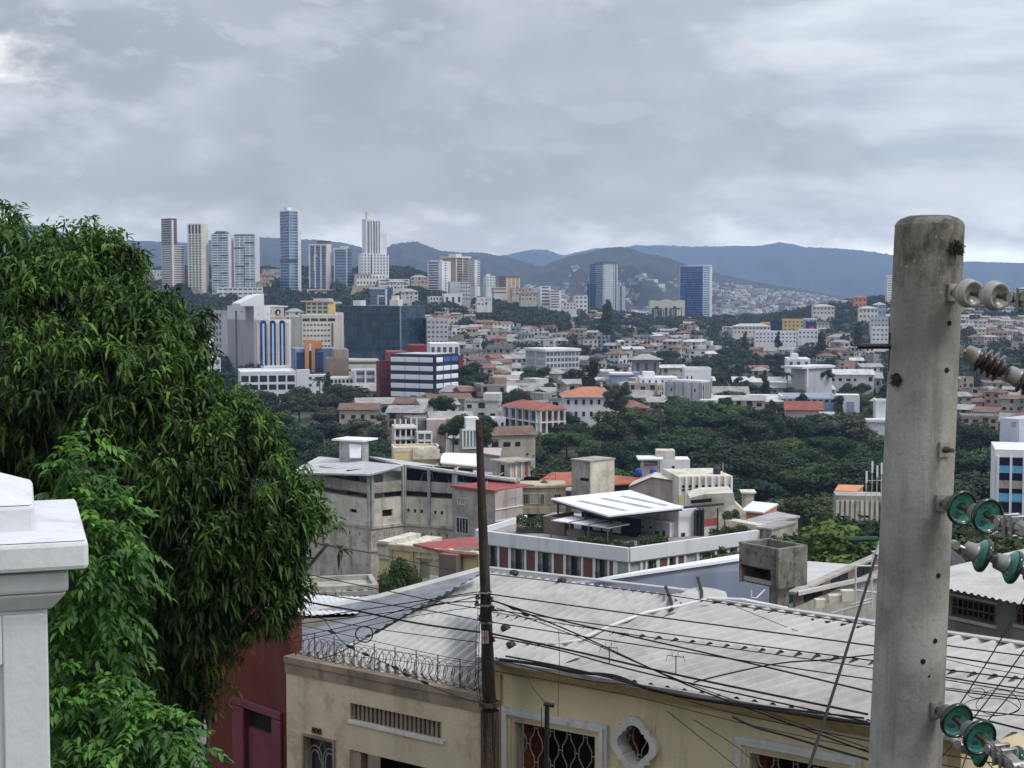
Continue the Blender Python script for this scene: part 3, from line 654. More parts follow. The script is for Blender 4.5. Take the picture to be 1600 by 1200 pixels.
# lattice mast
b0 = at(905, 486, 1750); t0 = at(905, 428, 1750)
o = thing('radio_mast', 'slim red and white lattice mast left of the grey glass tower', 'mast', b0); mb = MB()
hh = t0.z - b0.z
for sx, sy in ((-1, -1), (1, -1), (1, 1), (-1, 1)): mb.tube([b0 + Vector((sx * 2.2, sy * 2.2, 0)), t0 + Vector((sx * .4, sy * .4, 0))], .25, 4)
for k in range(9):
    z = hh * k / 9; w = 2.2 - 1.8 * k / 9
    for a, c in (((-w, -w), (w, -w)), ((w, -w), (w, w)), ((w, w), (-w, w)), ((-w, w), (-w, -w))): mb.tube([b0 + Vector((a[0], a[1], z)), b0 + Vector((c[0], c[1], z + hh / 9))], .18, 4)
mb.build('lattice', M['mast'], o)
b = Blk(895, 898, 918, 462, 488, 1600, 8, 8); b.thing('apartment_block', 'low white building at the mast foot', 'building'); b.body(M['white']); b.windows('R', 3, 4, M['win2'])
# 13 grey and blue tower
b = Blk(921, 942, 965, 412, 494, 2000, 42, 8); b.thing('glass_tower', 'grey and blue twin-faced tower, the left one of the two valley towers', 'tower', G_T); b.body(M['lgrey'])
b.bands(24, M['gcyan'], fr=.75, sides='L', x0=.5, x1=1); b.bands(24, M['gblue'], fr=.85, sides='L', x0=0, x1=.5); b.fins(2, M['bgrey'], out=.5, w=.8, sides='L')
b.windows('R', 1, 22, M['win2'], x0=0, x1=.12, fw=.8, fh=.4); b.windows('R', 1, 22, M['win2'], x0=.66, x1=.8, fw=.8, fh=.4)
mb = MB(); b.R.box(mb, b.w1 * .84, b.w1 * .9, -.3, 0, 0, b.h); mb.build('glass_slot', M['gblue'], b.t)
mb = MB(); b.R.box(mb, -.5, b.w1 * .95, -.4, b.w2 * .6, b.h, b.h + 2); mb.build('roof', M['dgrey'], b.t)
mb = MB(); b.L.box(mb, -4, b.w2 * .5, -.5, 3, 0, b.h * .62); mb.build('lower_block', M['gblue'], b.t)
b = Blk(962, 966, 977, 448, 493, 2050, 20, 8); b.thing('apartment_tower', 'slim beige block right behind the grey and blue tower', 'tower', G_T); b.body(M['lgrey']); b.bands(12, M['win'], fr=.8, sides='R', x0=.25, x1=.5)
# 14 blue tower
b = Blk(1061, 1098, 1112, 417, 508, 1900, 66, 8); b.thing('glass_tower', 'deep blue glass tower with pale right edge, the right one of the two valley towers', 'tower', G_T); b.body(M['lgrey'])
b.bands(25, M['gblue2'], fr=.92, sides='L', x0=.05, x1=.99); b.slabs(10, M['gcyan'], z1=b.h * .62, th=.4, out=.5, sides='L', x0=-.02, x1=.25); b.bands(25, M['gcyan'], fr=.6, sides='R', x0=.05, x1=.7)
mb = MB(); b.L.box(mb, b.w2 * .3, b.w2 * .34, -.3, 0, 0, b.h * .6); b.L.box(mb, b.w2 * .7, b.w2 * .73, -.3, 0, 0, b.h * .9); mb.build('glass_rib', M['gblue'], b.t)
mb = MB(); b.R.box(mb, b.w1 * .8, b.w1, -.4, b.w2, 0, b.h + 3); mb.build('side_core', M['white'], b.t)
mb = MB(); b.R.box(mb, -.6, b.w1, -.6, b.w2, b.h, b.h + 1.6); mb.build('roof', M['wing'], b.t)
# 15 white arched bank
b = Blk(1012, 1016, 1070, 471, 505, 1750, 4, 8); b.thing('bank_building', 'cream building with wavy top and tall dark window strips before the blue tower', 'building'); b.body(M['cream'])
for x0, x1, zt_ in ((.04, .12, .62), (.22, .34, .62), (.42, .5, .72), (.55, .62, .62), (.70, .76, .62), (.9, .92, .75)):
    mb = MB(); b.R.box(mb, b.w1 * x0, b.w1 * x1, -.3, 0, 0, b.h * zt_); mb.build('window_strip', M['win'], b.t)
for x in (.15, .19, .37, .58, .66): 
    mb = MB(); b.R.box(mb, b.w1 * x, b.w1 * (x + .02), -.5, 0, 0, b.h * .64); mb.build('window_strip', M['win'], b.t)
for x in (.04, .56):
    mb = MB(); b.R.box(mb, b.w1 * x, b.w1 * (x + .30), -.4, 0, b.h * .64, b.h * .70); b.R.box(mb, b.w1 * (x + .1), b.w1 * (x + .2), -.4, 0, b.h * .7, b.h * .78); mb.build('arch_window', M['win'], b.t)
mb = MB()
for k in range(24):
    z = b.h + 1.2 + 1.0 * math.cos(k / 23 * math.pi * 4) * (1 if 1 < k < 22 else 0); b.R.box(mb, b.w1 * k / 24, b.w1 * (k + 1) / 24, -.05 * (k % 2), b.w2, b.h - .5, z)
mb.build('wavy_cornice', M['cream'], b.t)
b = Blk(960, 964, 1014, 492, 500, 1800, 3, 5); b.thing('low_building', 'long low white roofed building left of the cream bank', 'building'); b.body(M['lgrey']); b.parapet(M['white'], .8); b.bands(1, M['win2'], fr=.4)
b = Blk(1383, 1386, 1396, 430, 474, 1500, 20, 8); b.thing('apartment_tower', 'slim pale tower on the hill just left of the concrete pole', 'tower', G_T); b.body(M['white']); b.bands(12, M['wing'], fr=.5, x0=.1, x1=.9, sides='R')
# 18 dark blue office
b = Blk(578, 603, 614, 449, 476, 900, 60, 10); b.thing('office_block', 'dark blue glass office with white frame above the big dark glass building', 'building'); b.body(M['gblue']); b.slabs(5, M['gcyan'], z1=b.h * .9, th=.25, out=.2, sides='L')
mb = MB(); b.L.box(mb, -.4, b.w2 + .8, -.6, 0, b.h - 1, b.h + .2); b.L.box(mb, b.w2 - .3, b.w2 + .8, -.6, 0, 0, b.h); b.L.box(mb, b.w2 * .5, b.w2 * .56, -.6, 0, 0, b.h * .5); b.L.box(mb, b.w2 * .5, b.w2 * .9, -.6, 0, b.h * .46, b.h * .54); mb.build('white_frame', M['white'], b.t)

# ---------------------------------------------------------------- middle distance landmarks
# hotel
Yh = 740
b = Blk(356, 398, 455, 500, 588, Yh, 25, 6); b.thing('hotel_building', 'tall white hotel with three arched blue window strips and a round-windowed crown', 'hotel'); b.body(M['white'])
zz = lambda py: at(403, py, Yh).z - b.base
mb = MB(); b.L.box(mb, 0, b.w2, 0, 9, -2, zz(478)); mb.build('side_tower', M['white'], b.t)
mb = MB(); b.L.box(mb, b.w2 * .30, b.w2 * .37, -.1, 0, 2, zz(486)); mb.build('window_strip', M['brown'], b.t)
mb = MB(); b.L.box(mb, b.w2 * .52, b.w2 * .56, -.12, 0, zz(488), zz(486)); mb.build('window', M['win'], b.t)
mb = MB(); mb.prism([b.R.p(-2, 1, zz(478)), b.R.p(-7, 1, zz(478)), b.R.p(-7, 1, zz(474)), b.R.p(2, 1, zz(461)), b.R.p(6, 1, zz(459)), b.R.p(6, 1, zz(478))], b.R.y * 10); mb.build('lift_tower', M['white'], b.t)
mb = MB(); b.R.box(mb, 0, b.w1 * .82, .4, 10, b.h - 1, zz(480)); b.R.box(mb, -.3, b.w1 * .84, .1, .6, zz(497), zz(495)); mb.build('crown', M['pink'], b.t)
mb = MB(); b.R.box(mb, -.3, b.w1 * .92, .1, 10.5, zz(480), zz(478)); mb.build('crown_cornice', M['white'], b.t)
for k in range(3):
    mb = MB(); c = b.R.p(b.w1 * (.13 + .26 * k), .3, zz(488)); mb.lathe(c, b.R.y * -1, [(-.05, 1.5), (.15, 1.5), (.15, 1.0), (.2, 1.0), (.2, 0)], 16); mb.build('round_window', M['win'], b.t)
    mb = MB(); b.R.box(mb, b.w1 * (.13 + .26 * k) - .5, b.w1 * (.13 + .26 * k) + .4, -.25, .3, zz(491.5), zz(486.5)); mb.build('statue_niche', M['white'], b.t)
for k in range(3):
    xc = b.w1 * (.24 + .255 * k); zt_ = zz(506)
    mb = MB(); pts = [b.R.p(xc - 1.7, -.2, 5), b.R.p(xc + 1.7, -.2, 5)] + [b.R.p(xc + 1.7 * math.cos(a), -.2, zt_ + 1.7 * math.sin(a)) for a in np.linspace(0, math.pi, 9)]
    mb.prism(pts, b.R.y * .3); mb.build('window_strip', M['gblue'], b.t)
    mb = MB(); b.R.box(mb, xc - .5, xc + .5, -.35, 0, 5, zt_); mb.build('glass_strip', mat('pale_blue_strip', (168, 198, 232), var=.1, rough=.3), b.t)
for x in (.06, .35, .61, .86): 
    mb = MB(); b.R.box(mb, b.w1 * x, b.w1 * x + 1.3, -.35, 0, 3, b.h - 1.5); mb.build('pilaster', M['pink'], b.t)
mb = MB(); b.R.box(mb, b.w1 * .08, b.w1 * .92, -2.5, 0, 0, 4.5); b.R.box(mb, -1, b.w1 + 1, -.8, 0, 4.5, 5.2); mb.build('entrance_block', M['white'], b.t); b.windows('R', 7, 1, M['win2'], z0=.8, z1=3.6, x0=.12, x1=.88, proud=2.6, fw=.5)
# white long building below it
b = Blk(370, 376, 462, 583, 634, 610, 2, 5); b.thing('long_building', 'long white two-row office in front of the hotel', 'building'); b.body(M['white']); b.windows('R', 6, 1, M['win'], z0=b.h * .66, z1=b.h * .98, fw=.8, fh=.6, x0=.0, x1=1); b.windows('R', 6, 1, M['win'], z0=b.h * .40, z1=b.h * .72, fw=.8, fh=.5); b.windows('R', 6, 1, M['win'], z0=b.h * .12, z1=b.h * .42, fw=.8, fh=.5); b.parapet(M['white'], .6)
b = Blk(462, 464, 515, 586, 640, 600, 5, 5); b.thing('white_block', 'tall plain white block at the right end of the long white office', 'building'); b.body(M['white']); b.windows('R', 2, 3, M['win2'], x0=.3, x1=.75, z0=b.h * .4, fw=.4, fh=.4); roofcap(b, M['white'], 2.2, .0, .4, 0, .5)
b = Blk(514, 516, 552, 590, 616, 640, 3, 5); b.thing('school_block', 'low cream block with rows of small square windows right of the white office', 'building'); b.body(M['cream']); b.windows('R', 6, 2, M['win'], fw=.6, fh=.55, frame=M['white'])
b = Blk(551, 554, 588, 578, 622, 640, 4, 5); b.thing('stair_building', 'white and dark stepped building left of the maroon annex', 'building'); b.body(M['lgrey']); b.bands(4, M['dgrey'], fr=.5); b.fins(2, M['white'], out=.7, w=.8)
b = Blk(538, 543, 592, 562, 585, 690, 2, 5); b.thing('parking_building', 'low cream parking building directly under the dark glass block', 'building'); b.body(M['cream']); b.bands(2, M['dgrey'], fr=.3)
# grey office at far left
b = Blk(318, 330, 358, 488, 574, 840, 15, 6); b.thing('office_block', 'grey concrete office with window rows left of the hotel', 'building'); b.body(M['grey']); b.windows('R', 3, 9, M['win2'], x0=.1, x1=.6, fw=.6, fh=.5); b.parapet(M['grey'], 1)
b = Blk(285, 300, 345, 560, 600, 700, 8, 6); b.thing('low_building', 'white low block behind the mango tree', 'building'); b.body(M['white']); b.windows('R', 5, 3, M['win2'])
b = Blk(300, 318, 334, 530, 580, 720, 30, 6); b.thing('white_block', 'white flat block with dark windows glimpsed through the mango leaves', 'building'); b.body(M['white']); b.windows('R', 3, 5, M['win2'])
b = Blk(404, 408, 436, 477, 500, 1050, 5, 6); b.thing('tiled_house', 'old house with grey tiled roof above the hotel crown', 'house'); b.body(M['cream']); b.windows('R', 4, 2, M['win2'])
# orange and blue
b = Blk(455, 462, 540, 545, 582, 720, 6, 6); b.thing('shop_building', 'blue-grey building with an orange arch and dark blue glass', 'building'); b.body(M['bgrey'])
W1 = b.w1; H1 = b.h; mb = MB(); b.R.box(mb, W1 * .02, W1 * .20, -.15, 0, 0, H1 * .85); mb.build('window', M['gblue'], b.t); mb = MB(); b.R.box(mb, W1 * .36, W1 * .55, -.15, 0, 0, H1 * .85); mb.build('window', M['gblue'], b.t)
mb = MB(); zt_ = at(490, 531, 720).z - b.base
b.R.box(mb, W1 * .18, W1 * .26, -1.6, 1, 0, zt_); b.R.box(mb, W1 * .31, W1 * .38, -1.6, 1, 0, zt_); b.R.box(mb, W1 * .26, W1 * .31, -1.59, 1, zt_ * .84, zt_); b.R.box(mb, W1 * .38, W1 * .52, -1.2, 4, H1, zt_ - .5); mb.build('orange_arch', M['orange'], b.t)
mb = MB(); b.R.box(mb, W1 * .26, W1 * .31, -.4, 0, 0, zt_ * .84); mb.build('arch_glazing', M['win'], b.t); mb = MB(); b.R.box(mb, W1 * .265, W1 * .305, -1.7, -1.4, zt_ * .66, zt_ * .88); mb.build('sign_panel', M['white'], b.t)
b = Blk(455, 470, 506, 495, 552, 800, 25, 6); b.thing('apartment_block', 'cream seven-storey block with rows of small windows behind the orange arch', 'building'); b.body(M['cream'])
b = Blk(468, 472, 534, 494, 548, 790, 3, 6); b.thing('apartment_block', 'wide cream block with rows of small windows left of the dark glass building', 'building'); b.body(M['cream']); b.windows('R', 4, 1, M['win'], z0=b.h * .82, z1=b.h * .97, x0=.0, x1=.85, fw=.85, fh=.55); b.windows('R', 8, 5, M['win2'], z0=b.h * .05, z1=b.h * .82, x0=.02, x1=.72, fw=.6, fh=.32)
mb = MB(); b.R.box(mb, b.w1 * .74, b.w1 * .79, -.2, 0, 0, b.h * .8); mb.build('dark_recess', M['brown'], b.t); b.parapet(M['cream'], .7)
b = Blk(478, 513, 524, 472, 496, 860, 70, 6); b.thing('apartment_block', 'small cream block with yellow side and pink roof above the cream block', 'building'); b.body(M['cream']); b.windows('L', 4, 4, M['win'], fw=.7, fh=.6); mb = MB(); b.R.box(mb, 0, b.w1, -.1, 0, 0, b.h); mb.build('yellow_side', M['yellow'], b.t)
mb = MB(); b.L.box(mb, -3, b.w2 + 1, -1, 8, b.h, b.h + .8); b.L.box(mb, b.w2 * .3, b.w2, 1, 8, b.h + .8, b.h + 2.2); mb.build('roof', M['pink'], b.t)
b = Blk(520, 524, 537, 489, 530, 830, 5, 6); b.thing('white_block', 'narrow white block between the cream block and the dark glass', 'building'); b.body(M['warm'])
b = Blk(508, 512, 545, 560, 584, 660, 4, 6); b.thing('ribbed_block', 'brown ribbed concrete block left below the dark glass building', 'building'); b.body(mat('brown_concrete', (150, 134, 120), var=.2, vs=.3, streak=.4)); b.fins(9, mat('brown_concrete', (150, 134, 120)), out=.3, w=.4, sides='R')
mb = MB(); b.R.box(mb, b.w1 * .3, b.w1, 0, b.w2, b.h, b.h + 4); mb.build('upper_block', MATS['brown_concrete'], b.t)
# dark glass building
b = Blk(539, 626, 664, 478, 560, 700, 68, 8); b.thing('glass_office', 'big dark teal glass block with faint panel grid', 'building'); b.body(M['gdark'])
mb = MB()
for k in range(1, 12): b.L.box(mb, b.w2 * k / 12 - .08, b.w2 * k / 12 + .08, -.1, 0, 0, b.h)
for k in range(1, 9): b.L.box(mb, 0, b.w2, -.09, 0, b.h * k / 9 - .07, b.h * k / 9 + .07)
for k in range(1, 9): b.R.box(mb, 0, b.w1, -.09, 0, b.h * k / 9 - .07, b.h * k / 9 + .07)
for k in range(1, 6): b.R.box(mb, b.w1 * k / 6 - .08, b.w1 * k / 6 + .08, -.1, 0, 0, b.h)
mb.build('mullion', mat('teal_mullion', (40, 66, 84), rough=.4), b.t)
mb = MB(); b.R.box(mb, -.25, .25, -.3, .25, 0, b.h); mb.build('corner_trim', M['gcyan'], b.t)
mb = MB(); b.L.box(mb, b.w2 * .12, b.w2 * .26, 2, 8, b.h, b.h + 2.6); mb.build('roof_room', M['white'], b.t); mb = MB(); b.L.box(mb, b.w2 * .78, b.w2 * .93, 2, 8, b.h, b.h + 3); b.L.box(mb, b.w2 * .8, b.w2 * .9, 3, 6, b.h + 3, b.h + 5); mb.build('roof_room', M['warm'], b.t)
# striped office
Ys = 520
b = Blk(611, 679, 715, 556, 638, Ys, 60, 5, ); b.thing('striped_office', 'six-storey office with bright white panels between dark bands and navy piers', 'office'); b.body(M['navy'])
m_pan = mat('white_spandrel_panel', (226, 230, 238), var=.06, vs=.2, rough=.5); m_db = mat('dark_band_glass', (44, 44, 56), rough=.25, var=.3, vs=.4)
for k in range(6):
    z0_ = b.h * (k + .1) / 6 + (.4 if k else .1); z1_ = z0_ + b.h / 6 * .55
    for i in range(3):
        mb = MB(); b.L.box(mb, b.w2 * (i / 3.02) + .15, b.w2 * ((i + 1) / 3.02) - .1, -.45, 0, z0_, z1_); mb.build('spandrel_panel', m_pan, b.t, bevel=.1)
        mb = MB(); xa, xb = b.w1 * i / 3 + .45, b.w1 * (i + 1) / 3 - .2; b.R.box(mb, xa, xb, -.45, 0, z0_, z1_); mb.build('spandrel_panel', M['blue'] if (k == 5 and i > 0) else m_pan, b.t, bevel=.25)
    mb = MB(); b.L.box(mb, .1, b.w2 - .2, -.12, 0, z1_ + .05, z1_ + b.h / 6 * .38); b.R.box(mb, .5, b.w1 - .1, -.12, 0, z1_ + .05, z1_ + b.h / 6 * .38); mb.build('window_band', m_db, b.t)
mb = MB(); b.R.box(mb, -.5, .4, -.6, .3, -1, b.h + .3); b.R.box(mb, b.w1 - .25, b.w1 + .1, -.5, 0, -1, b.h); mb.build('corner_pier', M['navy'], b.t)
mb = MB(); b.R.box(mb, .6, b.w1 - .6, .6, b.w2 - .6, b.h, b.h + .5); mb.build('roof', M['lgrey'], b.t)
b = Blk(588, 594, 612, 565, 618, 535, 12, 5); b.thing('office_annex', 'maroon panelled annex left of the striped office', 'building'); b.body(M['maroon'])
mb = MB()
for k in range(5): b.R.box(mb, -.1, b.w1 + .1, -.2, 0, b.h * k / 4 - .12, b.h * k / 4 + .12)
for k in range(4): b.R.box(mb, b.w1 * k / 3 - .12, b.w1 * k / 3 + .12, -.2, 0, 0, b.h)
mb.build('dark_joint', mat('dark_maroon', (64, 30, 34)), b.t)
b = Blk(602, 606, 668, 550, 565, 545, 3, 10); b.thing('roof_plant_room', 'red roof-level block behind the striped office', 'building'); b.body(M['redroof']); mb = MB(); b.R.box(mb, b.w1 * .55, b.w1 * .98, 0, b.w2, b.h, b.h + 2.4); mb.build('upper_block', M['maroon'], b.t)
b = Blk(715, 717, 724, 556, 608, 555, 12, 5); b.thing('red_block', 'narrow maroon wall at the right side of the striped office', 'building'); b.body(M['maroon'])
b = Blk(668, 672, 718, 537, 558, 610, 3, 10); b.thing('white_building', 'white roofed building peeping above the striped office', 'building'); b.body(M['white']); b.windows('R', 5, 1, M['win2'])
b = Blk(663, 667, 700, 500, 560, 720, 5, 10); b.thing('apartment_block', 'pale grey windowed block right beside the dark glass building', 'building'); b.body(M['lgrey']); b.windows('R', 5, 8, M['win2'], fw=.5, fh=.4); b.parapet(M['lgrey'], .8)
# concrete-grid school
b = Blk(821, 853, 905, 549, 585, 640, 28, 5); b.thing('school_block', 'pale grey concrete office with a square window grid', 'building'); b.body(M['lgrey'])
b.windows('R', 9, 4, M['win2'], fw=.72, fh=.62, x0=.01, x1=.99); b.windows('L', 2, 3, M['grey'], fw=.8, fh=.7)
mb = MB(); b.R.box(mb, -.8, b.w1 + .6, -.8, b.w2 + .6, b.h, b.h + 1); mb.build('roof', M['white'], b.t)
# red roof two storey school
b = Blk(789, 842, 881, 641, 678, 420, 30, 4); b.thing('school_building', 'two-storey school with white frame, dark red infill walls and red roof', 'building'); b.body(mat('red_brown_infill', (120, 84, 78), var=.2, vs=.4))
b.w1_, b.w2_ = b.w1, b.w2
mb = MB()
for fr_, ww, n in ((b.L, b.w2, 5), (b.R, b.w1, 4)):
    for k in range(n + 1): fr_.box(mb, (ww - .4) * k / n, (ww - .4) * k / n + .4, -.9, 0.1, -2, b.h)
    for z in (.0, b.h * .5, b.h): fr_.box(mb, -.3, ww + .3, -.88, 0, z - .3, z + .1)
mb.build('white_frame', M['white'], b.t)
for fr_, ww, n in ((b.L, b.w2, 10), (b.R, b.w1, 6)):
    for k in range(n):
        for z in (.15, .62):
            mb = MB(); xa = ww * (k + .3) / n; fr_.box(mb, xa, xa + ww / n * .45, -.08, 0, b.h * z, b.h * (z + .22)); mb.build('window', M['win'], b.t)
mb = MB(); A = [b.R.p(-1.2, -1.2, b.h + .1), b.R.p(b.w1 + 1, -1.2, b.h + .1), b.R.p(b.w1 + 1, b.w2 + 1, b.h + .1), b.R.p(-1.2, b.w2 + 1, b.h + .1)]; r0, r1 = b.R.p(b.w1 * .5, 3, b.h + 1.9), b.R.p(b.w1 * .5, b.w2 - 3, b.h + 1.9)
mb.add(A + [r0, r1], [(0, 1, 4), (1, 2, 5, 4), (2, 3, 5), (3, 0, 4, 5), (0, 3, 2, 1)]); mb.build('roof', mat('dull_red_roof', (150, 88, 78), var=.2, vs=.4), b.t)
# orange roof white house
def hip(b, m, ht=1.8, over=.8, name='roof'):
    mb = MB(); A = [b.R.p(-over, -over, b.h), b.R.p(b.w1 + over, -over, b.h), b.R.p(b.w1 + over, b.w2 + over, b.h), b.R.p(-over, b.w2 + over, b.h)]
    if b.w1 >= b.w2: q = b.w2 / 2; r0, r1 = b.R.p(q, b.w2 / 2, b.h + ht), b.R.p(b.w1 - q, b.w2 / 2, b.h + ht); fs = [(0, 1, 5, 4), (1, 2, 5), (2, 3, 4, 5), (3, 0, 4), (0, 3, 2, 1)]
    else: q = b.w1 / 2; r0, r1 = b.R.p(b.w1 / 2, q, b.h + ht), b.R.p(b.w1 / 2, b.w2 - q, b.h + ht); fs = [(0, 1, 4), (1, 2, 5, 4), (2, 3, 5), (3, 0, 4, 5), (0, 3, 2, 1)]
    mb.add(A + [r0, r1], fs); return mb.build(name, m, b.t)
b = Blk(878, 882, 966, 619, 656, 455, 4, 4); b.thing('villa', 'white two-storey villa with a bright orange tiled hip roof', 'house'); b.body(M['white']); hip(b, mat('orange_tile_roof', (178, 120, 92), var=.2, vs=.5), 2.6, .9); b.windows('R', 7, 2, M['win'], fw=.35, fh=.4, frame=M['white'])
mb = MB(); b.R.box(mb, -.9, b.w1 + .9, -.95, b.w2 + .9, b.h - .35, b.h - .02); mb.build('eaves', M['white'], b.t)
# grey / white complex at centre right
b = Blk(1040, 1095, 1110, 598, 634, 500, 62, 5); b.thing('concrete_building', 'grey concrete building with arched windows behind the forest edge', 'building'); b.body(M['lgrey']); b.windows('L', 3, 1, M['win'], fw=.12, fh=.3, z0=b.h * .4, z1=b.h * .9); b.windows('R', 2, 2, M['win'], fw=.3, fh=.3)
mb = MB(); b.L.box(mb, b.w2 * .1, b.w2, .5, b.w1 - .5, b.h, b.h + .6); mb.build('roof', M['white'], b.t); b.fins(4, M['grey'], out=.3, w=.5)
b = Blk(1066, 1070, 1111, 579, 602, 530, 4, 5); b.thing('white_building', 'bright white building standing behind the grey arched-window building', 'building'); b.body(M['white']); b.parapet(M['white'], .8); b.windows('R', 2, 1, M['win2'], x0=.0, x1=.35, fw=.3, fh=.3)
b = Blk(996, 1000, 1060, 590, 614, 520, 4, 5); b.thing('white_building', 'low white building with small windows left of the grey arched one', 'building'); b.body(M['white']); b.windows('R', 6, 2, M['win2'], fw=.3, fh=.35); roofcap(b, M['white'], 1.8, .1, .4)
b = Blk(987, 990, 1030, 562, 588, 600, 6, 5); b.thing('grey_house', 'grey boxy house with a wide pale hip roof', 'house'); b.body(M['grey']); hip(b, M['flat'], 2.2, 1.8); b.windows('R', 3, 1, M['win2'], fw=.3, fh=.6)
b = Blk(952, 955, 990, 586, 606, 560, 4, 5); b.thing('shed_building', 'low building with white roof and blue-grey end wall', 'building'); b.body(M['bgrey']); mb = MB(); b.R.box(mb, -.5, b.w1, -.5, b.w2, b.h, b.h + .7); mb.build('roof', M['white'], b.t)
mb = MB(); b.R.box(mb, b.w1, b.w1 + 2.4, -.5, 8, -4, b.h + 1); mb.build('end_wall', M['bgrey'], b.t)
# right hand pieces
b = Blk(1216, 1220, 1306, 621, 646, 520, 3, 5); b.thing('long_building', 'long grey-blue building with white frame behind the rust-red roof', 'building'); b.body(M['bgrey']); b.parapet(M['white'], .5); b.windows('R', 9, 1, M['win'], z0=b.h * .6, z1=b.h, fw=.6, fh=.4)
b = Blk(1304, 1306, 1343, 617, 652, 515, 4, 5); b.thing('apartment_block', 'white block with a red vertical stripe and grey panels', 'building'); b.body(M['white']); mb = MB(); b.R.box(mb, b.w1 * .12, b.w1 * .26, -.2, 0, -3, b.h * .8); mb.build('red_stripe', M['redroof'], b.t)
for x in (.03, .45): mb = MB(); b.R.box(mb, b.w1 * (x + .0), b.w1 * (x + (.07 if x < .1 else .32)), -.15, 0, -2, b.h * .7); mb.build('grey_panel', M['bgrey'], b.t)
b = Blk(1226, 1230, 1282, 640, 652, 480, 4, 5); b.thing('low_house', 'low house with a long rust-red tiled roof', 'house'); b.body(M['pink']); mb = MB(); mb.prism([b.R.p(-1, -1, b.h), b.R.p(-1, 9, b.h), b.R.p(-1, 4, b.h + 2.6)], b.R.x * (b.w1 + 2)); mb.build('roof', mat('rust_red_tile', (142, 84, 70), var=.3, vs=.5), b.t)
b = Blk(1280, 1283, 1305, 648, 668, 465, 5, 5); b.thing('white_house', 'plain bright white cube house at the forest edge', 'house'); b.body(M['white']); b.parapet(M['white'], .4)
b = Blk(1303, 1305, 1324, 656, 668, 465, 5, 5); b.thing('red_house', 'small house with red roof beside the white cube house', 'house'); b.body(M['redroof']); hip(b, M['redroof'], 1, .4)
b = Blk(1364, 1368, 1392, 628, 668, 440, 6, 5); b.thing('white_building', 'tall white blank building just left of the concrete pole', 'building'); b.body(M['white']); b.parapet(M['white'], .5)
mb = MB(); b.R.box(mb, -5, b.w1, -5, 0, 2.0, 2.8); b.R.box(mb, -4.5, b.w1, -4.5, 0, -4, 2.0); mb.build('front_annex', M['white'], b.t)
b = Blk(1226, 1230, 1266, 561, 577, 640, 3, 5); b.thing('white_building', 'white two-tier building with a small gable on its roof', 'building'); b.body(M['white']); b.windows('R', 3, 1, M['win2'], fw=.4); roofcap(b, M['white'], 2, .2, .5)
mb = MB(); mb.tube([b.R.p(b.w1 * .2, 2, b.h), b.R.p(b.w1 * .2, 2, b.h + 5)], .3, 5); mb.build('spire', M['white'], b.t)
b = Blk(1236, 1258, 1300, 576, 598, 610, 50, 5); b.thing('concrete_building', 'grey and white modern house with a wide flat roof', 'house'); b.body(M['lgrey']); mb = MB(); b.R.box(mb, -3, b.w1 + 1, -1, b.w2 + 3, b.h, b.h + .9); mb.build('roof', M['white'], b.t); mb = MB(); b.R.box(mb, 0, .8, -1, 0, -2, b.h); mb.build('pillar', M['white'], b.t)
for (pl, pr, pt, pb, Y, wm, lab) in ((1144, 1204, 510, 522, 1150, 'warm', 'long white hacienda-like house on the right hill'), (1178, 1244, 519, 536, 1020, 'white', 'wide white three-storey block on the right hill'), (1188, 1222, 505, 518, 1200, 'yellow', 'pale yellow long building on the right hill'), (1203, 1222, 503, 522, 1150, 'navy', 'navy blue square shop building on the right hill'),
        (1222, 1256, 500, 518, 1180, 'yellow', 'cream and yellow shop building right of the navy one'), (1255, 1277, 499, 518, 1150, 'bgrey', 'white-framed shop with a dark front and pink sign'), (1245, 1278, 516, 530, 1060, 'white', 'white low house below the shop row'), (1268, 1304, 479, 492, 1400, 'warm', 'cream villa with pale roof near the hill crest'),
        (1333, 1354, 465, 480, 1450, 'orange', 'orange brick building on the hill crest'), (1358, 1388, 497, 512, 1120, 'lgrey', 'blue-roofed white house with arches by the pole'), (1360, 1388, 512, 534, 1000, 'white', 'tall white arcaded house by the pole'), (1340, 1372, 482, 498, 1300, 'warm', 'cream terraced house under the orange brick building'),
        (1364, 1384, 476, 492, 1320, 'wing', 'blue and white gabled house near the crest')):
    b = Blk(pl, pl + 2, pr, pt, pb, Y, 5, 6); b.thing('hill_building', lab, 'building'); b.body(M[wm])
    if wm == 'navy': b.parapet(M['navy'], .4)
    else:
        b.windows('R', max(3, int((pr - pl) / 6)), 2 if pb - pt < 17 else 3, M['win2'], fw=.45, fh=.4)
        (hip(b, M['tile'] if wm == 'orange' else M['zinc'], 2.2, .8) if wm in ('warm', 'orange', 'wing') else b.parapet(M[wm] if wm != 'bgrey' else M['white'], .8))
    if wm == 'bgrey':
        mb = MB(); b.R.box(mb, b.w1 * .1, b.w1 * .9, -.3, 0, 1, b.h * .8); mb.build('dark_front', M['navy'], b.t); mb = MB(); b.R.box(mb, b.w1 * .4, b.w1 * .75, -.5, -.3, 1.5, b.h * .45); mb.build('pink_sign', mat('pink_sign', (190, 70, 110)), b.t)
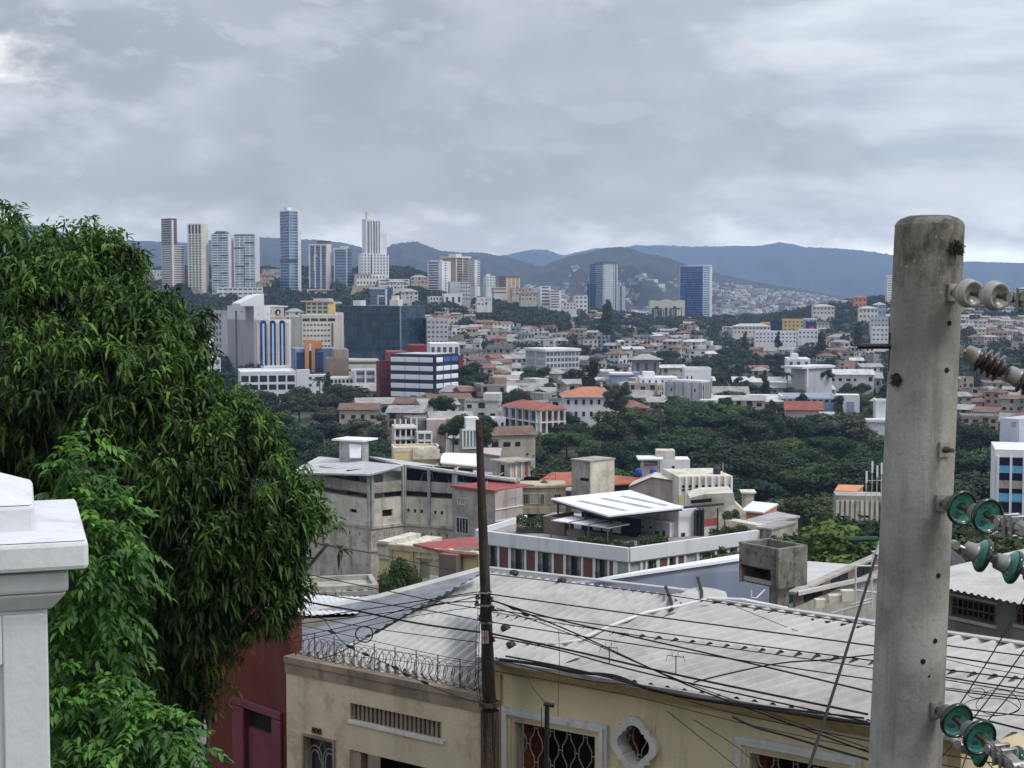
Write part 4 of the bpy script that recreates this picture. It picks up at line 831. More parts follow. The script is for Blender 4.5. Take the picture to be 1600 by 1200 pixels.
# ================================================================ the hillside of houses and its trees
m_wall = mat('house_wall', (200, 200, 200), var=.2, vs=.3, streak=.35, objcol=True)
m_roofs = {k: mat('house_roof_' + k, c, var=.3, vs=.35, streak=.25) for k, c in (('zinc', (156, 153, 150)), ('rust', (118, 94, 82)), ('tile', (132, 96, 82)), ('flat', (150, 146, 140)), ('white', (194, 193, 190)), ('dark', (84, 84, 88)))}
WCOL = {'white': (208, 206, 204), 'cream': (188, 180, 162), 'beige': (184, 172, 156), 'grey': (150, 150, 150), 'pink': (190, 156, 146), 'tan': (158, 140, 120), 'blue-grey': (140, 150, 168), 'yellow': (200, 176, 116)}
RW = {'zinc': 'pale sheet roof', 'rust': 'rusty brown roof', 'tile': 'clay tile roof', 'flat': 'grey flat roof', 'white': 'white roof', 'dark': 'dark roof'}
def free(x, y, r, k=.46):
    return all((x - a) ** 2 + (y - b) ** 2 > ((r + c) * k) ** 2 for a, b, c in OCC)
def house(px, py, w, d, h, yaw, wc, rc, style, Y=None, name='hillside_house', group='houses climbing the hillside', force=False, win=True):
    Y = Y or ground_Y(px, py); q = at(px, py, Y); r = math.hypot(w, d) / 2
    if not force and not free(q.x, Y + d / 2, r): return None
    OCC.append((q.x, Y + d / 2, r))
    e = Vector((math.cos(yaw), math.sin(yaw), 0)); fr = Fr((q.x, Y, q.z), e); fr = fr.shift(-w / 2, 0, 0)
    t = thing(name, None, 'house', (q.x, Y, q.z), group)
    wm = MB(); fr.box(wm, 0, w, 0, d, -5, h)
    two = style in ('step', 'court')
    if two: fr.box(wm, w * .55, w * 1.02, .6, d * .9, h - .02, h + 2.7)
    sep = Y < 700
    faces = [(fr, w)]
    side = Fr(fr.p(0, d, 0), -fr.y, fr.x) if (fr.x.dot(Vector((q.x, Y, 0)).normalized()) > 0.05) else Fr(fr.p(w, 0, 0), fr.y, -fr.x)
    faces.append((side, d)); wins = []
    fl = max(1, int(round(h / 2.9)))
    if win:
        for f, L in faces:
            n = max(1, int(L / 2.9))
            for k in range(fl):
                for i in range(n):
                    if rnd.random() < .2: continue
                    xa = L * (i + rnd.uniform(.18, .3)) / n; ww = L / n * rnd.uniform(.35, .6); za = h / fl * (k + .3); zb = za + rnd.choice([1.1, 1.3, 1.9])
                    if sep:
                        mb = MB(); f.box(mb, xa, xa + ww, -.08, .02, za, min(zb, h - .2)); wins.append(mb)
                    else: f.box(wm, xa, xa + ww, -.1, .02, za, min(zb, h - .2), 1)
    o = wm.build('wall', [m_wall, M['win']], t)
    c = lin(WCOL[wc]); j = rnd.uniform(.88, 1.06); o.color = (c[0] * j, c[1] * j, c[2] * j, 1)
    for mb in wins: mb.build('window', M['win'], t)
    rb = MB(); ov = .6
    if style in ('flat', 'step'):
        th = .3
        for (a0, a1, b0, b1) in ((-.1, w + .1, -.1, th), (-.1, w + .1, d - th, d + .1), (-.1, th, th, d - th), (w - th, w + .1, th, d - th)): fr.box(rb, a0, a1, b0, b1, h - .2, h + .55)
        fr.box(rb, 0, w, 0, d, h, h + .12)
    elif style == 'gable':
        A = [fr.p(-ov, -ov, h), fr.p(-ov, d + ov, h), fr.p(-ov, d / 2, h + d * .2)]; rb.prism(A, fr.x * (w + 2 * ov))
    elif style == 'shed':
        rb.prism([fr.p(-ov, -ov, h - .1), fr.p(-ov, d + ov, h + d * .14), fr.p(-ov, d + ov, h - .1)], fr.x * (w + 2 * ov))
    else:
        a = min(w, d) / 2; A = [fr.p(-ov, -ov, h), fr.p(w + ov, -ov, h), fr.p(w + ov, d + ov, h), fr.p(-ov, d + ov, h)]
        R0, R1 = (fr.p(a, d / 2, h + a * .5), fr.p(w - a, d / 2, h + a * .5)) if w >= d else (fr.p(w / 2, a, h + a * .5), fr.p(w / 2, d - a, h + a * .5))
        fs = [(0, 1, 5, 4), (1, 2, 5), (2, 3, 4, 5), (3, 0, 4)] if w >= d else [(0, 1, 4), (1, 2, 5, 4), (2, 3, 5), (3, 0, 4, 5)]
        rb.add(A + [R0, R1], fs + [(0, 3, 2, 1)])
    rb.build('roof', m_roofs[rc], t)
    if sep and rnd.random() < .5:
        kb = MB(); x_ = rnd.uniform(.1, .8) * w; kb.tube([fr.p(x_, d * .5, h), fr.p(x_, d * .5, h + 2.6)], .05, 4); kb.tube([fr.p(x_ - .5, d * .5, h + 2.5), fr.p(x_ + .5, d * .5, h + 2.5)], .04, 4); kb.build('aerial', M['grey'], t)
    if rnd.random() < .22 and style in ('flat', 'step'):
        kb = MB(); kb.lathe(fr.p(w * .3, d * .4, h), (0, 0, 1), [(0, .01), (0, .7), (1.3, .7), (1.6, .3), (1.6, .01)], 10); kb.build('roof_tank', M['win'] if rnd.random() < .6 else M['blue'], t)
    REG.append((t, '%s %s with %s' % ({'flat': 'flat', 'step': 'two-tier', 'court': 'two-tier'}.get(style, 'small' if w < 10 else 'wide') + ' ' + wc, 'house', RW[rc]), px, py - h * F / Y * .6))
    return t

def zone_pick(px, py):
    if px > 1470 and py > 615: return ('tan', 'beige', 'grey', 'white', 'pink'), ('rust', 'rust', 'zinc', 'tile', 'flat')
    if px > 1090: return ('white', 'white', 'cream', 'grey', 'white', 'pink'), ('white', 'zinc', 'tile', 'flat', 'zinc')
    if px < 800: return ('grey', 'beige', 'white', 'cream', 'tan', 'pink'), ('rust', 'zinc', 'flat', 'dark', 'tile', 'zinc')
    return ('white', 'cream', 'white', 'grey', 'beige', 'blue-grey'), ('zinc', 'white', 'flat', 'tile', 'zinc', 'dark')
def treeness(px, py):
    v = vnoise(px / 46 + 3.3, py / 15) * .6 + vnoise(px / 20, py / 8 + 9) * .4
    if 1090 < px < 1400: v += .12
    if 1000 < px <= 1140 and py < 560: v += .12
    if px > 1470 and 540 < py < 612: v += .4
    if px > 1470 and py > 625: v -= .25
    if px > 1470 and py < 535: v -= .05
    if px < 800 and py < 560: v -= .10
    if px < 670: v += .22
    if 765 < px < 840 and py < 490: v += .4
    if px < 560: v += .2
    return v
nh = 0; far_trees = []; ntree = 0
spots = []; more_houses = []
py = 456.0
while py < 716:
    step = 5.2 if py < 500 else 5.2 + (py - 500) * .05; Yc = 1
    px = 395 + rnd.uniform(0, 20)
    while px < 1625:
        spots.append((px + rnd.uniform(-6, 6), py + rnd.uniform(-2.5, 2.5))); px += (13 if py < 520 else 13 + (py - 520) * .10)
    py += step
spots.sort(key=lambda s: -s[1])
for (px, py) in spots:
    if 1392 < px < 1478: continue
    Y = ground_Y(px, py)
    if Y >= 2300 or Y < 470: continue
    if px < 800 and Y < 470 or (690 < px < 770 and py > 640): continue
    if px < 640 and py > 560: continue
    tn = treeness(px, py)
    if tn <= .55 and (nh >= 290 or Y > 1500):
        more_houses.append((px, py, Y)); continue
    if tn > .55:
        q = at(px, py, Y)
        if Y > 1250 or ntree > 215: far_trees.append((q.x, Y, ground(q.x, Y), rnd.uniform(5, 10))); continue
        r = rnd.uniform(6, 10.5)
        if not free(q.x, Y + 2, 2.5, .8): continue
        k = rnd.random(); sh, kd = ('round', 'dark') if k < .42 else ('round', 'mid') if k < .64 else ('flat', 'dark') if k < .74 else ('tall', 'dark') if k < .84 else ('loose', 'olive') if k < .92 else ('round', 'olive')
        if sh == 'tall': r *= 1.25
        tree(px, py, r * F / Y, sh, kd, Y=Y, wide=1.05 if sh != 'tall' else .9); OCC.append((q.x, Y, r * .38)); ntree += 1
        q2 = at(px + rnd.uniform(-12, 12), py + 1, Y)
        for _ in range(3): far_trees.append((q.x + rnd.uniform(-9, 9), Y + rnd.uniform(-6, 8), ground(q.x, Y), rnd.uniform(3, 5.5)))
        continue
    wc, rc = zone_pick(px, py); w = rnd.uniform(7, 14); d = rnd.uniform(7, 10)
    sty = rnd.choice(['flat', 'flat', 'step', 'gable', 'hip', 'shed', 'gable']); rcc = rnd.choice(rc)
    if sty in ('flat', 'step') and rcc in ('rust', 'tile', 'dark'): rcc = 'flat'
    if house(px, py, w, d, rnd.choice([3.0, 3.2, 5.6, 6.0, 6.2, 8.6]), R(rnd.uniform(-38, 38)) - math.atan(uof(px)), rnd.choice(wc), rcc, sty, Y=Y): nh += 1
wm = MB()
for (px, py, Y) in more_houses:
    q = at(px, py, Y)
    if not free(q.x, Y, 5, .5): continue
    wc, rc = zone_pick(px, py); a = R(rnd.uniform(-40, 40)); fr = Fr((q.x, Y, q.z), (math.cos(a), math.sin(a), 0)); w, d, h_ = rnd.uniform(7, 15), rnd.uniform(6, 10), rnd.choice([3, 3.2, 5.8, 6])
    fr = fr.shift(-w / 2, 0, 0); ci = rnd.randrange(4); fr.box(wm, 0, w, 0, d, -5, h_, ci)
    wm.prism([fr.p(-.5, -.5, h_), fr.p(-.5, d + .5, h_), fr.p(-.5, d / 2, h_ + rnd.uniform(.5, 2))], fr.x * (w + 1), 4 + rnd.randrange(3))
    n = int(w / 3)
    for i in range(n):
        for k in range(int(h_ / 2.9)): fr.box(wm, w * (i + .25) / n, w * (i + .65) / n, -.1, 0, 1 + 2.9 * k, 2.2 + 2.9 * k, 7)
    OCC.append((q.x, Y, 6))
tag(wm.build('far_house_rows', [M['white'], M['cream'], M['grey'], M['tan'], m_roofs['zinc'], m_roofs['tile'], m_roofs['flat'], M['win']]), 'far rows of small houses merging into one pale mass', 'houses', kind='stuff')
# long sheet roofs of the workshops in the middle
for (px, py, w, rc, wc, yaw) in ((800, 612, 30, 'zinc', 'grey', 4), (838, 604, 26, 'white', 'blue-grey', 2), (870, 600, 20, 'zinc', 'grey', 6), (770, 622, 28, 'rust', 'tan', -4), (820, 628, 24, 'zinc', 'beige', 8), (745, 632, 30, 'white', 'white', 4), (708, 626, 18, 'zinc', 'white', 14), (856, 636, 16, 'zinc', 'beige', 2), (735, 608, 16, 'zinc', 'beige', 14), (765, 596, 18, 'zinc', 'grey', 10), (600, 628, 16, 'zinc', 'beige', 0), (560, 625, 22, 'zinc', 'white', 4), (1010, 625, 20, 'zinc', 'grey', 4), (975, 640, 18, 'zinc', 'white', -12), (935, 600, 16, 'white', 'white', 8), (1105, 648, 30, 'white', 'white', 2), (1165, 645, 26, 'white', 'white', 2), (1140, 632, 14, 'flat', 'grey', 4), (1190, 612, 24, 'white', 'white', 4), (1325, 600, 22, 'white', 'white', 4), (1345, 606, 18, 'zinc', 'grey', 4)):
    house(px, py, w, 12, 4.2, R(yaw) - math.atan(uof(px)), wc, rc, 'gable' if rc != 'white' else 'shed', Y=min(640, ground_Y(px, py)), name='workshop_building', group='long sheet-roofed workshops', force=True)

# far woods: one mass nobody could count
def mass(name, pts, kind, label, nper=150, leaf=.07, seed=5):
    g = np.random.default_rng(seed); C = []; N = []; Sz = []; T = []
    for (x, y, z, r) in pts:
        d = g.normal(size=(nper, 3)); d /= np.linalg.norm(d, axis=1, keepdims=True); d[:, 2] = np.abs(d[:, 2]) * 1.1 - .25
        rr = r * g.uniform(.35, .6, size=(nper, 1)) * np.array([1.1, 1.1, .95])
        C.append(np.array([x, y, z + r * .38]) + d * rr); N.append(d + g.normal(size=(nper, 3)) * .5); Sz.append(g.uniform(.6, 1.3, nper) * r * leaf * 1.3); T.append(g.uniform(0, .6, nper) + g.uniform(-.15, .35))
    me = leaf_mesh(name, np.concatenate(C), np.concatenate(N), np.concatenate(Sz), np.concatenate(T), m_leaf[kind], seed=seed)
    o = bpy.data.objects.new(name, me); COL.objects.link(o); return tag(o, label, 'woods', kind='stuff')
pts = list(far_trees)
for _ in range(1500):      # the green slopes round and behind the towers
    px = rnd.choice([rnd.uniform(130, 430), rnd.uniform(400, 670), rnd.uniform(600, 720)]); Y = rnd.uniform(1180, 2150)
    x = uof(px, 460) * Y; pts.append((x, Y, ground(x, Y), rnd.uniform(8, 15)))
for _ in range(500):
    px = rnd.uniform(748, 880); Y = rnd.uniform(1180, 1420); x = uof(px, 480) * Y; pts.append((x, Y, ground(x, Y) , rnd.uniform(8, 14)))
for _ in range(900):
    px = rnd.uniform(900, 1620); Y = rnd.uniform(1350, 2350); x = uof(px, 500) * Y; pts.append((x, Y, ground(x, Y), rnd.uniform(7, 12)))
for _ in range(1500):
    px = rnd.choice([rnd.uniform(-60, 400), rnd.uniform(-60, 400), rnd.uniform(1390, 1480)]); Y = rnd.uniform(480, 1250); x = uof(px, 520) * Y; pts.append((x, Y, ground(x, Y), rnd.uniform(7, 12)))
pts = [p for p in pts if free(p[0], p[1], p[3] * .3, .85)]
mass('distant_woods', pts, 'dark', 'dark green woods filling the gaps between the far houses and towers', nper=90, leaf=.10)
# distant villas on the green slopes, small but each its own
for (px, py, Y, w, wc, rc) in ((205, 436, 1500, 34, 'white', 'white'), (240, 432, 1620, 26, 'white', 'white'), (187, 430, 1640, 22, 'white', 'flat'), (415, 440, 1560, 18, 'cream', 'tile'), (424, 430, 1650, 20, 'beige', 'flat'), (412, 452, 1500, 16, 'beige', 'tile'), (620, 452, 1350, 18, 'white', 'zinc'), (655, 444, 1420, 16, 'beige', 'zinc'), (640, 468, 1220, 14, 'white', 'zinc'), (757, 478, 1160, 12, 'white', 'white'), (815, 462, 1380, 18, 'beige', 'flat'), (826, 470, 1300, 14, 'cream', 'tile'), (885, 484, 1420, 20, 'white', 'white'), (460, 500, 1150, 14, 'white', 'zinc')):
    house(px, py, w, 10, 6.5, R(8), wc, rc, 'flat' if rc in ('white', 'flat') else 'hip', Y=Y, name='villa', group='villas on the far green slopes', force=True)

# valley forest: each tree
def frow(p0, p1, Y, sp_m, H=(10, 15), kinds=None, jit=.35):
    px = p0
    while px < p1:
        YY = Y * (1 + rnd.uniform(-.03, .03)); q = at(px, 600, YY); g = ground(q.x, YY); hh = rnd.uniform(*H)
        # picture row of the foot
        py = 460 + (-g) * F / YY * 1.0
        if vnoise(px / 60 + Y, Y / 23) < .22: px += 8 * F / YY; continue
        k = rnd.random(); sh, kd = kinds(px, k) if kinds else (('round', 'dark') if k < .42 else ('round', 'mid') if k < .66 else ('round', 'bright') if k < .67 else ('flat', 'mid') if k < .84 else ('round', 'olive') if k < .93 else ('loose', 'olive'))
        if free(q.x, YY, 3, .7):
            tree(px, py, hh * F / YY, sh, kd, Y=YY, z=g, wide=rnd.uniform(1.2, 1.6), zone='trees of the valley park')
        px += sp_m * F / YY * rnd.uniform(1 - jit, 1 + jit)
for Y, sp_m, H in ((455, 12, (8, 12)), (425, 12, (9, 14)), (392, 12, (9, 14)), (360, 12, (10, 15)), (330, 12, (8, 14)), (300, 12, (9, 14)), (272, 12, (8, 13)), (248, 12, (8, 12))):
    frow(880 if Y > 400 else 800, 1395, Y, sp_m, H)
for Y in (420, 350, 290, 240): frow(1478, 1600 if Y < 400 else 1545, Y, 10, (10, 14))
for Y in (560, 520, 480, 440, 395, 350): frow(385, 560 if Y > 500 else 600, Y, 11, (9, 14))
for i_, (px, py, w, hh, wc, rc, sty, Y) in enumerate(((645, 655, 12, 5, 'beige', 'rust', 'gable', 470), (688, 660, 12, 5.5, 'white', 'zinc', 'gable', 460), (704, 640, 14, 3.5, 'grey', 'rust', 'shed', 480), (752, 655, 11, 5.5, 'white', 'flat', 'step', 470), (632, 672, 10, 5, 'tan', 'zinc', 'gable', 420), (676, 690, 12, 6, 'grey', 'flat', 'flat', 400), (706, 690, 11, 6, 'beige', 'zinc', 'gable', 390), (770, 700, 12, 3.5, 'pink', 'tile', 'gable', 380), (740, 716, 12, 5, 'beige', 'zinc', 'shed', 360), (800, 705, 12, 4, 'cream', 'rust', 'gable', 360), (592, 650, 14, 4, 'white', 'zinc', 'gable', 480), (560, 660, 12, 4, 'beige', 'rust', 'gable', 460), (1092, 668, 16, 4, 'grey', 'zinc', 'gable', 470), (1150, 662, 14, 4.5, 'beige', 'flat', 'flat', 480), (985, 662, 12, 5, 'cream', 'tile', 'hip', 470), (938, 668, 10, 4, 'white', 'zinc', 'gable', 460))):
    house(px, py, w, 9, hh, R((-12, 16, 6, -8)[i_ % 4]) - math.atan(uof(px)), wc, rc, sty, Y=Y, name='valley_house', group='houses along the edge of the valley trees', force=True)
for Y in (470, 400): frow(610, 790, Y, 17, (7, 10))
for (px, py, h, sh, kd, Y) in ((708, 700, 48, 'flat', 'dark', 330), (740, 690, 52, 'flat', 'dark', 345), (715, 672, 30, 'round', 'bright', 325), (760, 712, 60, 'tall', 'dark', 300), (692, 650, 40, 'round', 'dark', 440), (745, 625, 60, 'round', 'dark', 520), (735, 600, 42, 'round', 'dark', 540), (715, 596, 34, 'round', 'mid', 560), (766, 640, 44, 'cone', 'dark', 500),
        (1032, 682, 62, 'palm', 'dark', 400), (1052, 660, 50, 'palm', 'dark', 430), (926, 618, 66, 'tall', 'dark', 500), (918, 622, 60, 'tall', 'dark', 505), (898, 600, 34, 'round', 'dark', 560), (850, 594, 26, 'round', 'dark', 590), (828, 596, 28, 'round', 'mid', 590), (962, 640, 48, 'loose', 'olive', 440), (970, 655, 58, 'loose', 'olive', 430), (952, 494, 24, 'cone', 'dark', 1500), (948, 520, 60, 'cone', 'dark', 1000),
        (1286, 602, 30, 'flat', 'dark', 620), (1230, 610, 34, 'palm', 'dark', 600), (1195, 612, 36, 'cone', 'dark', 590), (1283, 548, 34, 'cone', 'dark', 850), (1340, 542, 44, 'cone', 'dark', 900), (1216, 542, 26, 'cone', 'dark', 900), (1164, 546, 30, 'cone', 'dark', 900), (618, 660, 30, 'round', 'dark', 500), (664, 646, 26, 'round', 'dark', 500), (512, 610, 34, 'cone', 'dark', 590), (500, 625, 44, 'palm', 'dark', 580), (1265, 690, 60, 'round', 'dark', 445), (1240, 700, 70, 'round', 'dark', 430)):
    tree(px, py, h, sh, kd, Y=Y, wide=1.1 if sh in ('round', 'flat') else .8 if sh == 'tall' else 1)
# undergrowth floor of the valley
pts = []
for _ in range(2700):
    px = rnd.choice([rnd.uniform(380, 640), rnd.uniform(600, 1620), rnd.uniform(800, 1620), rnd.uniform(-100, 400)]); Y = rnd.uniform(232, 480); x = uof(px, 650) * Y
    if free(x, Y, 1, .9): pts.append((x, Y, ground(x, Y) - .3, rnd.uniform(2.5, 5)))
mass('undergrowth', pts, 'mid', 'green undergrowth covering the valley floor beneath the trees', nper=110, leaf=.10, seed=9)
# ================================================================ buildings of the near slope (100 to 220 m)
def onz(px, py, z): r = ray(px, py); return r * (z / r.z)
def zt(py, Y, px=800): return at(px, py, Y).z
C = dict(
 conc=mat('weathered_concrete', (170, 164, 155), var=.25, vs=.5, streak=.5, bump=.02, bs=3, stain=(98, 92, 86), sa=.45), cream=mat('aged_cream_wall', (210, 202, 186), var=.2, vs=.4, streak=.5, stain=(120, 112, 104), sa=.4),
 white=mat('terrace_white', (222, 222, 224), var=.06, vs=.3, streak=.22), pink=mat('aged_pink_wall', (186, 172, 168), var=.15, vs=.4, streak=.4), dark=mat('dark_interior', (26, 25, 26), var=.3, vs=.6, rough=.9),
 tan=mat('aged_tan_wall', (184, 170, 146), var=.2, vs=.4, streak=.5), yellow=mat('pale_yellow_wall', (206, 188, 142), var=.15, vs=.5, streak=.35), brown=mat('brown_brick_panel', (112, 74, 66), var=.2, vs=1.5),
 brown2=mat('brown_block_wall', (116, 100, 92), var=.2, vs=1), redsheet=mat('red_sheet', (150, 78, 76), var=.18, vs=.5), zinc=mat('old_zinc_roof', (172, 171, 170), var=.3, vs=.4, streak=.2, stain=(110, 106, 102), sa=.4), terra=mat('terracotta_roof', (168, 96, 74), var=.25, vs=.8),
 bright=mat('new_white_sheet', (232, 234, 240), var=.04, vs=.4, rough=.5), deck=mat('terrace_deck', (152, 146, 142), var=.2, vs=.5), post=mat('dark_steel', (58, 56, 58), rough=.5), blue=mat('blue_plastic', (36, 70, 160), rough=.4, var=.1),
 bwall=mat('blue_grey_painted_wall', (132, 140, 160), var=.12, vs=.25, streak=.25), tank=mat('mould_stained_concrete', (128, 124, 118), var=.35, vs=1.6, streak=.85, bump=.02, bs=8, stain=(48, 46, 42), sa=.75), glass=mat('room_glass', (44, 46, 50), rough=.15, var=.5, vs=1.2, spec=.6), curtain=mat('pale_curtain', (168, 164, 158), var=.35, vs=2.5),
 orange=mat('faded_orange', (204, 140, 100), var=.15, vs=.6), rail=mat('rail_paint', (196, 196, 196), var=.2), hedge=leafmat('hedge_leaves', (44, 60, 32), (92, 108, 56), trans=.1, rough=.7))
def seg(P, Q): P, Q = Vector(P), Vector(Q); P.z = 0; Q.z = 0; d = Q - P; f = Fr(P, d); f.L = d.length; return f
def hedge_box(parent, name, a, b, ht, wd, seed, n=900, leaf=.11, mat_=None, lab=None):
    g = np.random.default_rng(seed); a, b = Vector(a), Vector(b); d = b - a; L = d.length; n = int(n * L * ht); s_ = g.uniform(size=(n, 1)); side = Vector((-d.y, d.x, 0)).normalized()
    y = g.uniform(-.5, .5, (n, 1)) * wd; z = g.uniform(.0, 1, (n, 1)) ** .7 * ht * (1 + .2 * np.sin(s_ * L * 3.1)); P = np.array(a) + s_ * np.array(d) + y * np.array(side) + z * np.array([0, 0, 1])
    me = leaf_mesh(name, P - np.array(ORG[parent]), g.normal(size=(n, 3)) + np.array([0, 0, .6]), g.uniform(.5, 1.2, n) * leaf, g.uniform(0, 1, n) * .8, mat_ or C['hedge'], seed=seed)
    o = bpy.data.objects.new(name, me); COL.objects.link(o); o.parent = parent; ORG[o] = ORG[parent]; return o

# ---- car park hall: open decks over a stained cream wall
YB = 205.0
A, B, Cc, D, E = at(478, 770, 216), at(579, 770, YB), at(631, 768, 208.5), at(712, 772, 205), at(800, 772, 200)
zz_ = lambda py: zt(py, YB)
t_ = thing('car_park_hall', 'large concrete car park hall with two open decks above a stained cream wall', 'building', (B.x, B.y, -40))
zp1, zp0, zs0, zc0 = zz_(755), zz_(771), zz_(781), zz_(823)
ztop = zt(727, 208)
SEG = [seg(A, B), seg(B, Cc), seg(Cc, D)]
wb = MB(); cb = MB(); pb_ = MB(); sb = MB(); gb = MB()
for i, s_ in enumerate(SEG):
    ops = []
    if i == 0: ops = [(s_.L * .68, s_.L * .79, zz_(806), zz_(800))]
    if i == 1: ops = [(s_.L * .35, s_.L * .66, zz_(810), zz_(799))]
    if i == 2: ops = [(s_.L * (.06 + .13 * k), s_.L * (.11 + .13 * k), zz_(806), zz_(800)) for k in range(6)]
    wall_grid(wb, s_, 0, s_.L, zc0, zs0, ops, .4)
    for o_ in ops: s_.box(gb, o_[0] - .1, o_[1] + .1, .38, .5, o_[2] - .1, o_[3] + .1)
    wall_grid(cb, s_, -.05, s_.L + .05, -44, zc0, [(s_.L * (.08 + .15 * k), s_.L * (.10 + .15 * k), zc0 - 1.6, zc0 - 1.1) for k in range(6)], .3, y=-.08)
    s_.box(cb, 0, s_.L, -.25, .1, zc0 - .35, zc0 + .02); s_.box(cb, 0, s_.L, -.22, .1, zc0 - 3.6, zc0 - 3.3)
    s_.box(pb_, 0, s_.L, -.12, .12, zp0, zp1)
    for k in range(2 + (i == 2)):
        x = (s_.L - .4) * k / (1 + (i == 2)); sb = MB(); s_.box(sb, x, x + .4, -.32, .1, zc0, zt(740, 204) - .1 if (i == 0 or (i == 1 and k == 0)) else ztop - .2 * k); sb.build('column', C['zinc'], t_)
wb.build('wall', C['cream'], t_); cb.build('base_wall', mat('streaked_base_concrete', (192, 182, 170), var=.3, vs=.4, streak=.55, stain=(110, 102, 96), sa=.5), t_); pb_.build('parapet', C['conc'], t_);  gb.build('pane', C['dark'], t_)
# floors, dark interior, back
foot = [Vector((p.x, p.y, 0)) for p in (A, B, Cc, D, E)]; bk = [Vector((E.x + 2, E.y + 26, 0)), Vector((A.x + 6, A.y + 26, 0))]
mb = MB()
for z in (zs0 - .1, zp0 - .15): mb.prism([p + Vector((0, .15, z)) for p in foot[:4] + [Vector((D.x, D.y + 26, 0)), bk[1]]], (0, 0, .16))
mb.build('floor_slab', C['conc'], t_)
mb = MB(); s_ = seg(Cc, E).shift(0, 9, 0); s_.box(mb, -6, 6, 0, .3, zs0, ztop - 1.15); s_.box(mb, 6, 17, 0, .3, zs0, ztop - 1.75); s_ = seg(B, Cc).shift(0, 6, 0); s_.box(mb, 0, 5, 0, .3, zs0, ztop - .9); mb.build('inner_wall', C['dark'], t_)  # near-black colour stands in for the shade deep inside the decks
mb = MB(); s_ = SEG[0]; s_.box(mb, 0, s_.L * .98, 2.5, 2.7, zs0, zt(741, 204) - .45); mb.build('inner_screen', C['zinc'], t_)
mb = MB(); s_ = seg(D, E); s_.box(mb, 0, s_.L, -.1, .2, zp0, zp1 + .2); s_.box(mb, 0, .4, -.3, 0, zp0, ztop); mb.build('side_parapet', C['cream'], t_)
mb = MB()
for k in range(5): P = onz(655 + k * 24, 752, zp1 + .2); mb.tube([P + Vector((0, 3 + k % 2, -.6)), P + Vector((.3, 3.2, .8)), P + Vector((1.6, 3.3, .9)), P + Vector((1.9, 3, -.6))], .06, 4)
mb.build('car_hoop', C['zinc'], t_)
m_rf = mat('hall_roof_sheet', (186, 186, 186), var=.2, vs=.3, streak=.1, stain=(136, 134, 130), sa=.5)
p1, p2, p3, p4 = at(452, 738, 214), at(580, 741, 203.5), at(631, 727, 209), at(498, 713, 236)
mb = MB(); mb.prism([p1, p2, p3, p4], (0, 0, -.25)); mb.prism([p3, at(806, 751, 199), at(806, 744, 214), p4 + Vector((8, 1.5, -.1)), ], (0, 0, -.3)); mb.build('roof', m_rf, t_)
mb = MB(); mb.tube([p3, at(806, 751, 198.8)], .22, 4); mb.tube([p2, p3], .18, 4); mb.build('roof_beam', C['rail'], t_)
for k in range(5): mb = MB(); q = p3.lerp(at(806, 751, 198.8), (k + .5) / 5); mb.tube([q + Vector((0, 0, -.2)), q + Vector((1.5, 3, -.9)), q + Vector((3, 6, -.3))], .08, 4); mb.build('roof_truss', C['zinc'], t_)
b = Blk(530, 566, 576, 690, 722, 222, 60, 2); b.thing('stair_house', 'pale grey stair house with a tilted white hatch on the car park roof', 'roof house'); b.body(C['zinc'])
mb = MB(); b.L.box(mb, -1, b.w2 + .5, -.5, 4, b.h, b.h + .25); mb.build('roof', C['bright'], b.t)
mb = MB(); mb.prism([b.L.p(b.w2 * .45, -.1, b.h - .4), b.L.p(b.w2 * .98, -.1, b.h - .5), b.L.p(b.w2 * 1.1, -1.1, .8), b.L.p(b.w2 * .62, -1.1, .7)], (0, .1, -.1)); mb.build('hatch', C['bright'], b.t)

# ---- neighbours of the hall
def win_on(fr, px0, py0, px1, py1, parent, name='window', m=None, frame=None, bars=0, y=-.06, inset=.02):
    x0, z1 = fr.xz(px0, py0); x1, z0 = fr.xz(px1, py1)
    mb = MB(); fr.box(mb, x0, x1, y, inset, z0, z1); o = mb.build(name, m or C['glass'], parent)
    if frame or bars:
        fb = MB(); e = max(.05, (x1 - x0) * .05)
        for (a, b_, c, d_) in ((x0 - e, x1 + e, z1, z1 + e), (x0 - e, x1 + e, z0 - e, z0), (x0 - e, x0, z0, z1), (x1, x1 + e, z0, z1)): fr.box(fb, a, b_, y - .05, .0, c, d_)
        for k in range(1, bars + 1): xx = x0 + (x1 - x0) * k / (bars + 1); fr.box(fb, xx - e * .4, xx + e * .4, y - .03, y, z0, z1)
        fb.build('frame', frame or C['rail'], o)
    return o
b = Blk(710, 773, 816, 768, 845, 192, 48, 8); b.thing('old_apartment_block', 'grey mould-stained block with pinkish right side and a thin red roof edge', 'building'); b.body(C['conc'])
mb = MB(); b.R.box(mb, 0, b.w1, -.08, 0, -3, b.h - .1); mb.build('pink_side', C['pink'], b.t)
mb = MB(); b.L.box(mb, -.4, b.w2 + .2, -.35, .4, b.h - .1, b.h + .2); b.L.box(mb, -.4, b.w2, .4, 8, b.h, b.h + .1); mb.build('roof', C['redsheet'], b.t)
win_on(b.L, 716, 778, 730, 789, b.t, frame=C['rail'], bars=3, m=C['curtain']); win_on(b.L, 714, 808, 732, 834, b.t, frame=C['rail'], bars=3); win_on(b.L, 746, 778, 756, 800, b.t, m=C['curtain']); win_on(b.R, 787, 781, 805, 791, b.t, frame=C['curtain'], bars=2); win_on(b.R, 797, 811, 808, 818, b.t)
mb = MB(); b.R.box(mb, 0, b.w1, -.2, 0, b.h * .38, b.h * .41); b.R.box(mb, 0, b.w1, -.2, 0, b.h * .62, b.h * .64); mb.build('ledge', C['white'], b.t)
